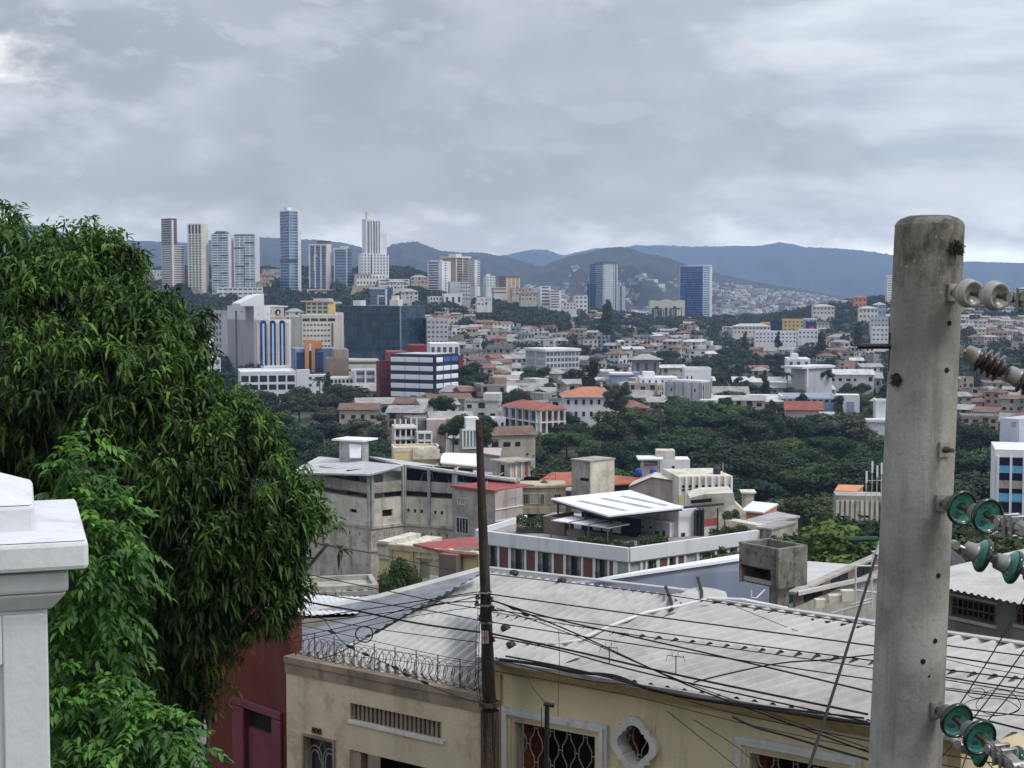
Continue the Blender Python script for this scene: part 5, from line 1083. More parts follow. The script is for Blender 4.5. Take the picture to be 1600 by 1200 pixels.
b = Blk(813, 816, 884, 762, 835, 200, 3, 8); b.thing('old_apartment_block', 'tan apartment block with a long window row and balconies behind the terrace', 'building'); b.body(C['tan'])
for k, (x0, x1) in enumerate(((818, 826), (829, 842), (845, 850), (856, 862), (866, 876))): win_on(b.R, x0, 772, x1, 787, b.t, frame=C['cream'], bars=2, m=C['curtain'] if k % 2 else None)
mb = MB(); b.R.box(mb, 0, b.w1, -.6, 0, zt(792, 200) - b.base - .9, zt(792, 200) - b.base); b.R.box(mb, -.2, b.w1 + .2, -.3, b.w2, b.h, b.h + .3); mb.build('balcony', C['tan'], b.t)
mb = MB(); b.R.box(mb, 0, b.w1, -.05, 0, zt(815, 200) - b.base, zt(800, 200) - b.base); mb.build('lower_window_band', C['dark'], b.t)
b = Blk(883, 886, 925, 769, 812, 203, 3, 8); b.thing('old_wall_house', 'low stained white wall with a doorway between the tan block and the tank house', 'building'); b.body(C['cream']); win_on(b.R, 887, 778, 892, 792, b.t, m=C['dark'], name='door')
mb = MB(); b.R.box(mb, -.5, b.w1, -.6, 3, b.h, b.h + .25); mb.build('roof', C['conc'], b.t)
b = Blk(770, 794, 829, 723, 772, 208, 38, 6); b.thing('roof_tank_room', 'boxy stained concrete tank room with ribs and a dark red side strip', 'roof house'); b.body(C['conc'])
mb = MB(); b.R.box(mb, -.6, b.w1 + .4, -.6, b.w2, b.h, b.h + .25); b.R.box(mb, -.3, b.w1 + .2, -.3, b.w2, b.h * .42, b.h * .47); mb.build('slab', C['conc'], b.t)
for k in range(4): mb = MB(); b.R.box(mb, b.w1 * (.05 + .24 * k), b.w1 * (.13 + .24 * k), -.15, 0, b.h * .47, b.h); mb.build('rib', C['cream'] if k != 3 else C['redsheet'], b.t)
mb = MB(); b.L.box(mb, b.w2 * .55, b.w2 * .75, -.1, 0, b.h * .5, b.h * .9); mb.build('recess', C['dark'], b.t)
b = Blk(893, 922, 959, 722, 792, 196, 48, 8); b.thing('tank_house', 'tall plain tank house, dark grey on the left and stained white on the right', 'building'); b.body(C['conc']); mb = MB(); b.R.box(mb, -.05, b.w1, -.1, 0, -2, b.h); mb.build('white_side', C['cream'], b.t)
win_on(b.L, 907, 746, 920, 752, b.t, m=C['dark']); mb = MB(); b.R.box(mb, -.2, b.w1 + .1, -.2, b.w2 + .1, b.h, b.h + .2); mb.build('slab', C['conc'], b.t)
def slab_thing(name, label, cat, pts, m, th=-.2, group=None, legs=None, legm=None):
    c = sum(pts, Vector()) / len(pts); o = thing(name, label, cat, (c.x, c.y, c.z - 3), group); mb = MB(); mb.prism(pts, (0, 0, th)); mb.build('roof', m, o)
    wl = MB(); n = len(pts)
    if legs:
        z = c.z - legs; q = [p.lerp(c, .07) for p in pts]
        for i in range(n): wl.quad(q[i], q[(i + 1) % n], Vector((q[(i + 1) % n].x, q[(i + 1) % n].y, z)), Vector((q[i].x, q[i].y, z)))
        wl.build('wall', legm or C['cream'], o)
    return o
o = slab_thing('red_roof_house', 'house under a wide bright red-brown sheet roof behind the tan block', 'house', [at(824, 762, 214), at(897, 758, 212), at(897, 737, 236), at(862, 738, 236)], C['terra'], legs=6)
mb = MB()
for k in range(5): P = at(832 + k * 9, 757, 211); mb.tube([P, P + Vector((0, 0, 1.6))], .05, 4)
mb.tube([at(832, 748, 211), at(868, 748, 211)], .05, 4); mb.tube([at(832, 741, 211), at(868, 741, 211)], .05, 4); mb.build('railing', C['terra'], o)
slab_thing('red_roof_house', 'small maroon roof showing between the brown pole and the tank room', 'house', [at(752, 752, 212), at(772, 755, 211), at(772, 738, 232), at(756, 741, 232)], C['redsheet'], legs=5)
slab_thing('tile_roof_house', 'open house under a low terracotta roof right of the stained tank house', 'house', [at(957, 757, 203), at(1008, 752, 208), at(1012, 748, 222), at(958, 742, 222)], C['terra'], legs=5, legm=C['dark'])
o = thing('gable_house', 'wide pinkish grey blank gable wall behind the white canopy', 'house', at(1020, 790, 196)); P, Q = at(983, 800, 197), at(1060, 800, 193); s_ = seg(P, Q)
mb = MB(); mb.prism([at(983, 810, 197), at(983, 762, 197), at(1018, 747, 195), at(1060, 753, 193), at(1060, 812, 193)], (1, 5, 0)); mb.build('wall', C['pink'], o)
mb = MB(); mb.prism([at(982, 761, 196.7), at(1018, 746, 194.7), at(1018, 745, 194.7), at(982, 760, 196.7)], (1, 5.2, 0)); mb.prism([at(1018, 746, 194.7), at(1061, 752.5, 192.7), at(1061, 751.5, 192.7), at(1018, 745, 194.7)], (1, 5.2, 0)); mb.build('roof_edge', C['cream'], o)
b = Blk(1057, 1060, 1144, 745, 790, 190, 14, 10); b.w2 = 9; b.thing('ribbed_school_block', 'cream block with thin vertical ribs and a row of dark slot windows', 'building'); b.body(C['cream']); b.fins(8, C['white'], out=.25, w=.25, sides='R')
for k in range(8):
    for (z0, z1) in ((.50, .57), (.62, .70)): mb = MB(); x = b.w1 * k / 8; b.R.box(mb, x + .45, x + b.w1 / 8 - .1, -.05, 0, b.h * z0, b.h * z1); mb.build('window', C['dark'], b.t)
mb = MB(); b.R.box(mb, b.w1 * .0, b.w1 * .1, -.3, 0, -1, b.h * .38); mb.build('yellow_panel', C['yellow'], b.t)
b = Blk(1028, 1031, 1078, 718, 748, 215, 4, 6); b.thing('roof_flat', 'white roof flat with a small block on top above the ribbed block', 'roof house'); b.body(C['white']); win_on(b.R, 1050, 728, 1054, 741, b.t, name='door'); mb = MB(); b.R.box(mb, -.5, b.w1 * .5, 0, 3, b.h, b.h + 1.3); mb.build('upper_block', C['cream'], b.t)
mb = MB(); b.R.box(mb, b.w1 * .55, b.w1 * 1.05, -1.6, -.1, b.h * .22, b.h * .3); mb.build('canopy', C['conc'], b.t)
b = Blk(1000, 1003, 1030, 728, 746, 213, 4, 6); b.thing('tank_stand', 'small grey roof shelter with a flat white slab beside the blue tanks', 'roof house'); b.body(C['conc']); mb = MB(); b.R.box(mb, -.6, b.w1 + .6, -.6, 4, b.h + .9, b.h + 1.1); b.R.box(mb, 0, .2, 0, .2, b.h, b.h + .9); b.R.box(mb, b.w1 - .2, b.w1, 0, .2, b.h, b.h + .9); mb.build('slab', C['white'], b.t)
for px, w_ in ((998, 'left'), (1021, 'right')):
    P = at(px, 744, 208); o = thing('water_tank', 'blue plastic roof tank, the %s one of the pair beside the white slab shelter' % w_, 'tank', P, 'blue roof tanks'); mb = MB(); mb.lathe(P, (0, 0, 1), [(0, 0), (0, .48), (.3, .5), (.9, .5), (1.1, .3), (1.15, 0)], 16); mb.build('drum', C['blue'], o, smooth=True)
# stained stepped wall
o = thing('stained_gable_wall', 'mould-streaked white stepped wall behind the right side of the terrace', 'wall', at(1120, 815, 176)); mb = MB()
mb.prism([at(1078, 830, 178), at(1078, 778, 178), at(1100, 772, 177), at(1146, 770, 176), at(1149, 786, 176), at(1166, 802, 175), at(1166, 826, 175)], (.3, 6, 0)); mb.build('wall', C['cream'], o)
mb = MB(); mb.prism([at(1080, 787, 176.8), at(1112, 784, 176), at(1112, 779, 176), at(1080, 782, 176.8)], (0, .4, 0)); mb.build('shelf', C['dark'], o)
slab_thing('shed', 'small orange shed with a bright white roof and blue tarp', 'shed', [at(1158, 797, 186), at(1193, 800, 182), at(1216, 787, 192), at(1176, 783, 200)], C['bright'], legs=3, legm=C['orange'])
slab_thing('flat_roof_house', 'low house with wide grey flat roofs right of the stained wall', 'house', [at(1164, 812, 170), at(1196, 818, 166), at(1250, 806, 176), at(1214, 799, 186)], C['zinc'], legs=4, legm=C['conc'])
slab_thing('flat_roof_house', 'lower pale flat roof just in front of the grey flat-roofed house', 'house', [at(1166, 822, 163), at(1206, 826, 160), at(1246, 815, 166), at(1200, 812, 172)], C['deck'], legs=4, legm=C['conc'])
b = Blk(1159, 1161, 1178, 771, 790, 205, 4, 4); b.thing('roof_room', 'small pale grey cube room above the orange shed', 'roof house'); b.body(C['cream']); mb = MB(); b.R.box(mb, -.3, b.w1 + .3, -.3, 3, b.h, b.h + .2); mb.build('slab', C['cream'], b.t)
# arcaded grey block with orange house, antennas
b = Blk(1302, 1306, 1380, 774, 812, 215, 5, 8); b.thing('arcaded_block', 'grey concrete block with a row of narrow pale pillars left of the concrete pole', 'building'); b.body(C['conc']); b.windows('R', 9, 1, M['win'], z0=b.h * .2, z1=b.h * .8, fw=.5, fh=.9, x0=.1); b.fins(9, C['cream'], out=.25, w=.4, sides='R', z1=b.h * .8)
o = slab_thing('orange_house', 'small orange roofed house beside the cell antennas', 'house', [at(1304, 766, 222), at(1338, 768, 220), at(1350, 758, 232), at(1310, 757, 234)], C['orange'], legs=4, legm=C['orange'])
P = at(1362, 784, 205); o = thing('cell_antenna', 'cluster of pale cell antennas on thin masts near the concrete pole', 'antenna', P); mb = MB()
for dx, h_ in ((-.8, 4.2), (0, 5.6), (.7, 5.0), (1.3, 5.4)): mb.tube([P + Vector((dx, 0, -1)), P + Vector((dx, 0, h_))], .06, 5)
mb.tube([P + Vector((-.9, 0, 3)), P + Vector((1.4, 0, 3))], .05, 4); mb.build('mast', C['rail'], o)
for dx, h_ in ((-.8, 4.2), (0, 5.6), (.7, 5.0), (1.3, 5.4)): mb = MB(); mb.box(P + Vector((dx - .12, -.2, h_ - 1.5)), (.24, 0, 0), (0, .16, 0), (0, 0, 1.6)); mb.build('panel', C['white'], o)

for (px, py, Y, r_, lab) in ((850, 764, 203, .55, 'black water drum on the tan block roof'), (905, 770, 200, .5, 'black water drum beside the tank house'), (752, 768, 196, .5, 'black water drum on the red-edged roof'), (1120, 742, 193, .5, 'black water drum on the ribbed block roof'), (690, 706, 236, .5, 'black water drum by the cream house')):
    P = at(px, py, Y); o = thing('water_drum', lab, 'tank', P, 'black roof water drums'); mb = MB(); mb.lathe(P, (0, 0, 1), [(-.2, 0), (-.2, r_), (.9, r_), (1.15, r_ * .5), (1.2, 0)], 16); mb.build('drum', C['post'], o, smooth=False); mb = MB(); mb.tube([P + Vector((.8, 0, -.3)), P + Vector((.8, 0, 1.6))], .05, 4); mb.build('pipe', C['rail'], o)
# ---- houses left of the brown pole behind the hall
b = Blk(612, 616, 688, 703, 728, 235, 4, 6); b.thing('cream_house', 'cream and yellow flat-roofed house just behind the car park roof', 'house'); b.body(C['yellow']); mb = MB(); b.R.box(mb, b.w1 * .4, b.w1 + .3, -.5, 4, b.h * .4, b.h + .1); mb.build('annex', C['cream'], b.t); b.parapet(C['cream'], .35)
b = Blk(612, 616, 652, 668, 702, 262, 4, 6); b.thing('ragged_house', 'unfinished white house with bare slabs and upright posts', 'house'); b.body(C['cream']); b.windows('R', 4, 2, C['dark'], fw=.6, fh=.5); b.fins(4, C['white'], out=.6, w=.25, sides='R', z1=b.h + 1.5); b.slabs(2, C['white'], th=.3, out=.8, sides='R')
b = Blk(648, 651, 675, 676, 712, 258, 5, 6); b.thing('ragged_house', 'narrow open-decked white house right beside the unfinished one', 'house'); b.body(C['conc']); b.slabs(3, C['white'], th=.3, out=.8, sides='R'); b.fins(2, C['white'], out=.8, w=.25, sides='R')
b = Blk(666, 668, 697, 656, 680, 330, 4, 4); b.thing('brick_wall_house', 'pinkish bare block wall of a house behind the unfinished one', 'house'); b.body(M['pink'])
b = Blk(718, 722, 745, 672, 700, 320, 8, 4); b.thing('frame_house', 'white framed house with barred openings just left of the brown pole top', 'house'); b.body(C['conc']); b.fins(4, C['white'], out=.4, w=.3, sides='R'); b.slabs(1, C['white'], th=.4, out=.4, sides='R'); mb = MB(); b.R.box(mb, b.w1 * .3, b.w1 * 1.2, 1, 5, b.h, b.h + 2.6); mb.build('upper_block', C['white'], b.t)
b = Blk(766, 770, 790, 656, 684, 430, 6, 4); b.thing('white_house', 'white two-storey house touching the left end of the red-roofed school', 'house'); b.body(M['white']); b.windows('R', 2, 2, M['win'], fw=.4, fh=.4); b.parapet(M['white'], .5)
o = slab_thing('long_shed', 'long shed with a pale ribbed roof and yellow eaves behind the hall', 'shed', [at(688, 722, 222), at(750, 728, 220), at(750, 709, 240), at(690, 707, 242)], C['bright'], legs=3, legm=C['yellow'])
slab_thing('pink_house', 'small pinkish roofed house right of the brown pole', 'house', [at(754, 708, 285), at(782, 712, 280), at(784, 700, 300), at(756, 699, 300)], C['pink'], legs=4, legm=C['pink'])

HQ = [crown_proto('crown', kd, 'round', 900 + i, nf=15000, leaf=.021) for i, kd in enumerate(('bright', 'mid', 'dark', 'dark'))]
for i, kd in enumerate(('bright', 'mid', 'dark', 'dark2')): PROTO['hq', kd] = [HQ[i]]
# ---- yellow building and ficus
YW = 125.0
o = thing('yellow_building', 'pale yellow two-storey building with red roof in front of the car park hall', 'building', at(670, 930, 122))
P, Q = at(592, 850, 124.5), at(745, 869, 120); s_ = seg(P, Q); zT = P.z
mb = MB()
x0, _ = s_.xz(657, 880); x1, _ = s_.xz(672, 900); _, za = s_.xz(660, 904); _, zb = s_.xz(660, 877); xc0, _ = s_.xz(687, 890); xc1, _ = s_.xz(701, 890); xd0, _ = s_.xz(660, 930); xd1, _ = s_.xz(672, 930)
ops = [(x0, x1, za, zb), (xc0, xc1, za, zb), (x0, x1, za - 3.4, za - 1.0), (xc0, xc1, za - 3.4, za - 1)]
wall_grid(mb, s_, 0, s_.L, -38, zT, ops, .25); s_.box(mb, 0, s_.L, .3, 1.5, -38, zT - .1); mb.build('wall', C['yellow'], o)
for q in ops:
    mb = MB(); s_.box(mb, q[0], q[1], .2, .28, q[2], q[3]); w_ = mb.build('window', C['curtain'] if q[0] == x0 else C['glass'], o)
    mb = MB(); xx = (q[0] + q[1]) / 2; s_.box(mb, xx - .05, xx + .05, .12, .2, q[2], q[3]); s_.box(mb, q[0] - .3, q[1] + .3, -.3, 0, q[3] + .3, q[3] + .42); w_b = mb.build('frame', C['tan'], w_)
mb = MB()
for px in (608, 641, 652, 677, 683, 706): x, _ = s_.xz(px, 880); s_.box(mb, x, x + .35, -.15, 0, -38, zT)
s_.box(mb, -.1, s_.L, -.2, .02, zT - .35, zT + .1); mb.build('pilaster', C['tan'], o)
mb = MB(); x, _ = s_.xz(676, 910); s_.box(mb, x, x + .9, -.5, -.02, za - .2, za + .4); mb.build('air_conditioner', C['white'], o)
mb = MB(); mb.prism([at(645, 850, 122.8), at(710, 864.5, 120.3), at(746, 867, 119.6), at(746, 838, 134), at(700, 842, 136)], (0, 0, -.15)); mb.build('roof', C['redsheet'], o)
mb = MB(); x, _ = s_.xz(697, 880); x2, _ = s_.xz(724, 880); s_.box(mb, x, x2, -1.2, 3, zt(905, 121), zt(863, 121)); mb.build('stair_block', C['brown2'], o)
mb = MB(); x, _ = s_.xz(592, 850); x2, _ = s_.xz(609, 850); s_.box(mb, x, x2, -.2, 5, zT - 1.2, zT + .3); x, _ = s_.xz(609, 850); x2, _ = s_.xz(634, 850); s_.box(mb, x, x2, 1, 6, zT - 1.2, zT - .05); mb.build('roof_wall', C['cream'], o)
tree(618, 1000, 168, 'hq', 'mid', Y=112, z=at(618, 1000, 112).z, wide=.47, name='ficus_tree', label='dense clipped bright green ficus standing before the pale yellow building', zone=None)
tree(495, 955, 60, 'hq', 'mid', Y=100, z=at(495, 955, 100).z, wide=1.3, name='bush_tree', label='bright green bush under the car park hall beside the mango branches', zone=None)
# rubble yards between
b = Blk(470, 476, 590, 925, 960, 92, 4, 12); b.thing('yard_house', 'low jumbled concrete house with a pale roof behind the street roofs', 'house'); b.body(C['conc']); b.parapet(C['conc'], .3); mb = MB(); b.R.box(mb, b.w1 * .5, b.w1 * .95, -.4, 2, b.h - .3, b.h); mb.build('roof', C['zinc'], b.t)
for k in range(7): mb = MB(); x = b.w1 * k / 7; b.R.box(mb, x, x + .4, -.3, 0, 0, b.h); mb.build('pier', C['conc'], b.t)

for (px, top, Y, H, w_, kd, lab) in ((1286, 814, 112, 13, 1.35, 'bright', 'bright light green broad tree right of the concrete tank'), (1222, 826, 118, 12, 1.3, 'mid', 'green tree just above the concrete tank, left of the bright tree'), (1352, 786, 132, 16, 1.2, 'dark2', 'tall dark tree in front of the arcaded block beside the concrete pole'), (1312, 806, 128, 13, 1.2, 'mid', 'mid green tree behind and right of the bright green tree'), (1340, 800, 122, 15, 1.2, 'dark', 'dark tree between the bright green tree and the concrete pole'), (1385, 822, 112, 14, .9, 'dark2', 'dark tree half hidden behind the concrete pole'), (1262, 800, 150, 13, 1.1, 'dark2', 'dark tree rising behind the bright green tree'), (1510, 800, 130, 14, 1.1, 'dark', 'dark tree right of the concrete pole below the balcony block'), (1560, 826, 122, 12, 1.1, 'mid', 'green tree under the blue balcony block'), (1490, 830, 118, 12, 1.0, 'dark2', 'dark tree behind the green glass insulators')):
    z_ = zt(top, Y) - H * .84; tree(px, 460 - z_ * F / Y, H * F / Y, 'hq', kd, Y=Y, z=z_, wide=w_, zone='trees right of the concrete tank', label=lab, name='broadleaf_tree')

# ---- terrace building
YC = 150.0; ztp = zt(856, YC, 983); LE, RE = onz(746, 828, ztp), onz(1185, 828, ztp); CO = onz(983, 856, ztp)
zb_ = zt(877.5, YC, 983); zdk = ztp - .55
t_ = thing('terrace_building', 'white building with brown panels, long white parapet and planted roof terrace', 'building', (CO.x, CO.y, -36))
sL, sR = seg(LE, CO), seg(CO, RE); LB, RB = LE + Vector((9, 17, 0)), RE + Vector((-8, 12, 0))
mb = MB()
for s_ in (sL, sR): s_.box(mb, 0, s_.L, -.25, .2, zb_, ztp)
seg(LE, LB).box(mb, 0, 12, 0, .3, zb_, ztp + .05); mb.build('parapet', C['white'], t_)
mb = MB(); mb.prism([Vector((p.x, p.y, zdk - .4)) for p in (LE, CO, RE, RB, LB)], (0, 0, .4)); mb.build('deck', C['deck'], t_)
# facade below the parapet: pillars, panels, curtained windows
def bays(s_, spec, zlo, zhi):
    mb = MB()
    ops = []
    for (px0, px1, kd) in spec:
        x0, _ = s_.xz(px0, 870); x1, _ = s_.xz(px1, 870); ops.append((x0, x1, zlo, zhi, kd))
    wall_grid(mb, s_, 0, s_.L, -37, zb_, ops, .35); mb.build('wall', C['white'], t_)
    for (x0, x1, a, b_, kd) in ops:
        mb = MB()
        if kd == 'p': s_.box(mb, x0, x1, .06, .3, a, b_); mb.build('brown_panel', C['brown'], t_)
        elif kd == 'g': s_.box(mb, x0, x1, .2, .3, a, b_); mb.build('grey_panel', C['zinc'], t_)
        else:
            s_.box(mb, x0, x1, .3, .36, a, b_); w_ = mb.build('window', C['glass'], t_)
            mb = MB(); n = 3; W_ = (x1 - x0)
            for k in (0, 2): 
                for j in range(4): xx = x0 + W_ * (.05 + .3 * k + j * .075); s_.box(mb, xx, xx + W_ * .05, .22 + .03 * (j % 2), .28, a + .1, b_ - .1)
            mb.build('curtain', C['curtain'], w_)
            mb = MB()
            for k in range(4): xx = x0 + W_ * k / 3; s_.box(mb, xx - .03, xx + .03, .14, .2, a, b_)
            for k in range(9): xx = x0 + W_ * (k + .5) / 9; s_.box(mb, xx - .012, xx + .012, -.02, .02, a, a + .9)
            s_.box(mb, x0, x1, -.03, .03, a + .88, a + .92); mb.build('frame', C['post'], w_)
bays(sL, [(748, 752, 'p'), (760, 777, 'w'), (780, 794, 'p'), (798, 819, 'w'), (822, 836, 'p'), (840, 862, 'w'), (865, 880, 'p'), (884, 908, 'w'), (911, 926, 'p'), (930, 949, 'w'), (952, 958, 'p'), (965, 981, 'g')], zb_ - 2.5, zb_ - .15)
bays(sR, [(985, 1001, 'g'), (1004, 1009, 'g'), (1012, 1026, 'w'), (1031, 1043, 'p'), (1046, 1056, 'w'), (1060, 1069, 'p'), (1073, 1089, 'g'), (1093, 1117, 'w'), (1120, 1126, 'p'), (1128, 1136, 'p'), (1140, 1152, 'w'), (1160, 1175, 'g')], zb_ - 1.75, zb_ - .2)
mb = MB(); mb.prism([Vector((p.x, p.y, -37)) for p in (LE + Vector((1, 1, 0)), CO + Vector((0, 1.2, 0)), RE + Vector((-1, 1, 0)), RB, LB)], (0, 0, 37 + zdk - .5)); mb.build('inner_wall', C['cream'], t_)
mb = MB(); sR.box(mb, sR.L, sR.L + 1.6, .3, 6, -37, ztp + .5); mb.build('end_wall', C['cream'], t_); mb = MB(); sR.box(mb, sR.L + .35, sR.L + 1.0, .2, .3, ztp - 1.1, ztp - .35); mb.build('end_window', C['glass'], t_)
# penthouse
b = Blk(999, 1060, 1088, 797, 850, 160, 42, .5); OCC.pop(); b.t = t_
b.L.box(mb := MB(), 0, b.w2, 0, b.w1, -1, b.h); mb.build('penthouse', C['white'], t_)
mb = MB(); b.L.box(mb, -4.5, b.w2 * .9, -.7, 2, -1, b.h * .62); mb.build('penthouse_wing', C['white'], t_)
fw_ = b.L.shift(0, -.7, 0)
for (x0, y0, x1, y1, nm) in ((979, 830, 984, 840, 'window'), (991, 823, 997, 834, 'window'), (991, 837, 997, 841, 'window'), (1012, 833, 1018, 843, 'door'), (1024, 829, 1030, 840, 'window'), (1036, 829, 1039, 838, 'window'), (1003, 821, 1006, 825, 'window'), (1015, 822, 1018, 826, 'window')): win_on(fw_, x0, y0, x1, y1, t_, name=nm, m=C['post'])
win_on(b.L, 1045, 826, 1051, 836, t_, m=C['post']); win_on(b.R, 1064, 833, 1070, 843, t_, name='door', m=C['glass'])
# big canopy with skylight strips
zc = -23.2; L_, B_, R_, F_ = onz(861, 781, zc), onz(984, 768, zc), onz(1068, 795, zc), onz(950, 808, zc)
mb = MB(); mb.prism([F_, R_, B_, L_], (0, 0, .18)); cn = mb.build('canopy', C['bright'], t_)
mb = MB(); mb.prism([p + Vector((0, 0, -.22)) for p in (F_.lerp(B_, .01), R_.lerp(L_, .01), B_.lerp(F_, .01), L_.lerp(R_, .01))], (0, 0, .2)); mb.build('canopy_frame', C['post'], t_)
for (a, c_) in (((905, 782.5), (978, 798)), ((941, 778.5), (1018, 794)), ((971, 775), (1042, 790))):
    P, Q = onz(*a, zc + .19), onz(*c_, zc + .19); d = Vector((Q.y - P.y, P.x - Q.x, 0)).normalized() * .38; mb = MB(); mb.prism([P - d, Q - d, Q + d, P + d], (0, 0, .03)); mb.build('skylight', C['zinc'], cn)
for p in ((872, 784), (985, 775), (955, 803), (915, 795)): q = onz(*p, zc - .2); mb = MB(); mb.box(q - Vector((.1, -.1, 0)), (.2, 0, 0), (0, .2, 0), (0, 0, zdk - zc + .2)); mb.build('post', C['post'], t_)
# low pergola
z2 = -24.6; a_, b_, c_, d_ = onz(861, 814, z2), onz(897, 807, z2), onz(984, 820, z2), onz(951, 826, z2)
mb = MB(); mb.prism([a_, d_, c_, b_], (0, 0, .1)); mb.build('pergola_roof', C['white'], t_)
for k in range(4): q = a_.lerp(d_, k / 3.05 + .0); r_ = b_.lerp(c_, k / 3.05); mb = MB(); mb.box(q - Vector((.06, .12, 0)), (.13, 0, 0), (0, .13, 0), (0, 0, zdk - z2)); mb.tube([q + Vector((0, -.1, .14)), r_ + Vector((0, 0, .14))], .06, 4); mb.build('pergola_post', C['brown2'], t_)
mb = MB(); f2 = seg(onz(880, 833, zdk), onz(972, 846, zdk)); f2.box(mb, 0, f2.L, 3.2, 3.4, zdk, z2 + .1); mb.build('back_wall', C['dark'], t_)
for px in (905, 925, 945): P = onz(px, 838, zdk); mb = MB(); f2.box(mb, (px - 880) * .07, (px - 880) * .07 + 1.1, 3.05, 3.2, zdk + .2, zdk + 1.5); mb.build('blind', C['white'], t_)
mb = MB(); P, Q = onz(848, 833, zdk), onz(882, 838, zdk); f3 = seg(P, Q); f3.box(mb, 0, f3.L, 0, .3, zdk, zdk + 1.9); f3.box(mb, 0, .3, .3, 5, zdk, zdk + 1.9); mb.build('brown_wall', C['brown2'], t_)
mb = MB(); P, Q = onz(808, 834, zdk), onz(850, 833, zdk); f3 = seg(P, Q); f3.box(mb, 0, f3.L, 0, 1, zdk, zdk + .55); mb.build('planter', C['post'], t_); hedge_box(t_, 'hedge', f3.p(0, .5, zdk + .5), f3.p(f3.L, .5, zdk + .5), 1.3, 1.2, 3, n=500)
def along(s_, p0, p1, off, ht, wd, seed): x0, _ = s_.xz(p0, 850); x1, _ = s_.xz(p1, 850); hedge_box(t_, 'hedge', s_.p(x0, off, zdk), s_.p(x1, off, zdk), ht, wd, seed, n=520)
along(sL, 898, 945, .8, .95, .9, 5); along(sL, 952, 982, .8, .95, .9, 6); along(sR, 1008, 1050, .9, 1.15, .9, 7); along(sR, 1120, 1178, .9, 1.0, 1.0, 8); along(sR, 984, 1000, .9, .7, .8, 9)
for (px, py) in ((1130, 826), (1142, 824)): P = onz(px, py, zdk); hedge_box(t_, 'round_shrub', P, P + Vector((.9, .3, 0)), 1.7, .9, px, n=500)
# dark pergola at right
mb = MB()
for px in (1092, 1097, 1120): q = onz(px, 838, zdk); mb.box(q, (.16, 0, 0), (0, .16, 0), (0, 0, 3.1))
mb.build('steel_post', C['post'], t_)
mb = MB(); P, Q = onz(1066, 794, zc), onz(1131, 788, zc); f4 = seg(P, Q); f4.box(mb, 0, f4.L, 0, .25, zc - .1, zc + .15); mb.build('steel_beam', C['post'], t_)
mb = MB(); q = onz(1088, 838, zdk); mb.box(q, (.9, .3, 0), (-.2, .6, 0), (0, 0, 2.9)); mb.build('glass_screen', C['glass'], t_)
mb = MB(); P, Q = onz(1098, 832, zdk), onz(1150, 826, zdk); f4 = seg(P, Q); f4.box(mb, 0, f4.L, 3, 3.2, zdk, zdk + .9); mb.build('red_bench_wall', C['redsheet'], t_)

# ---- blue balcony block at the right edge
b = Blk(1547, 1552, 1640, 702, 850, 200, 3, 14); b.thing('balcony_block', 'white block with sky blue balcony bands and dark openings at the right edge', 'building'); b.body(C['white'])
m_sky = mat('sky_blue_balcony', (108, 172, 208), var=.12, vs=.5, streak=.2); m_nav = mat('dark_navy_opening', (22, 24, 58), var=.3, vs=1, rough=.4)
for k, (a, c_, kd) in enumerate(((714, 727, 'd'), (727, 738, 'b'), (738, 750, 'd'), (750, 762, 'g'), (762, 770, 'd'), (770, 782, 'b'), (784, 800, 'd'), (800, 812, 'b'), (814, 830, 'd'))):
    z1, z0 = zt(a, 200) - b.base, zt(c_, 200) - b.base
    for i in range(4):
        x0 = b.w1 * .06 + i * b.w1 * .235; mb = MB(); b.R.box(mb, x0, x0 + b.w1 * .21, -.1 if kd == 'd' else -.35, .05, z0, z1); mb.build({'d': 'opening', 'b': 'balcony', 'g': 'railing'}[kd], {'d': m_nav, 'b': m_sky, 'g': C['conc']}[kd], b.t)
mb = MB(); 
for i in range(5): x0 = b.w1 * .035 + i * b.w1 * .235; b.R.box(mb, x0, x0 + .3, -.45, 0, -4, zt(712, 200) - b.base)
mb.build('pier', C['white'], b.t)
b = Blk(1562, 1592, 1640, 655, 705, 212, 60, 3); b.thing('stair_tower', 'pale grey stair tower with one small window above the blue balcony block', 'building'); b.body(mat('pale_blue_grey', (186, 190, 202), var=.1, vs=.4, streak=.3)); win_on(b.L, 1581, 659, 1588, 668, b.t, m=C['conc']); win_on(b.L, 1571, 694, 1575, 704, b.t, m=C['dark'], name='door')

# ---- blue-grey wall, concrete tank, warehouse
o = thing('blue_grey_warehouse', 'long blue-grey blank wall with a white sheet edge behind the street roof', 'building', at(1080, 960, 60)); P, Q = at(898, 912, 57), at(1253, 877, 64); s_ = seg(P, Q)
mb = MB(); mb.prism([at(898, 1010, 57), at(898, 912, 57), at(1155, 877, 62), at(1253, 884, 64), at(1253, 1000, 64)], s_.y * .35); mb.build('wall', C['bwall'], o)
mb = MB(); mb.prism([at(930, 909, 57.3), at(1158, 876, 61.9), at(1165, 868, 64), at(1000, 896, 60)], (0, 0, .12)); mb.build('roof', C['bright'], o)
m_wh = mat('warehouse_roof_sheet', (190, 186, 182), var=.1, vs=.4, streak=.1, rough=.7)
o = thing('warehouse', 'warehouse with a wide plain beige roof and a strip of dark windows', 'building', at(1310, 950, 62)); P, Q = at(1248, 926, 58), at(1400, 894, 68); s_ = seg(P, Q)
mb = MB(); mb.prism([at(1248, 925, 57.6), at(1400, 892, 67.5), at(1400, 887, 80), at(1225, 874, 78)], (0, 0, -.15)); mb.build('roof', m_wh, o)
mb = MB(); zt0 = P.z; s_.box(mb, 0, s_.L, .1, .6, -20, zt0 - .62); s_.box(mb, 0, s_.L, .1, .5, zt0 - .1, zt0 - .0); mb.build('wall', C['conc'], o)
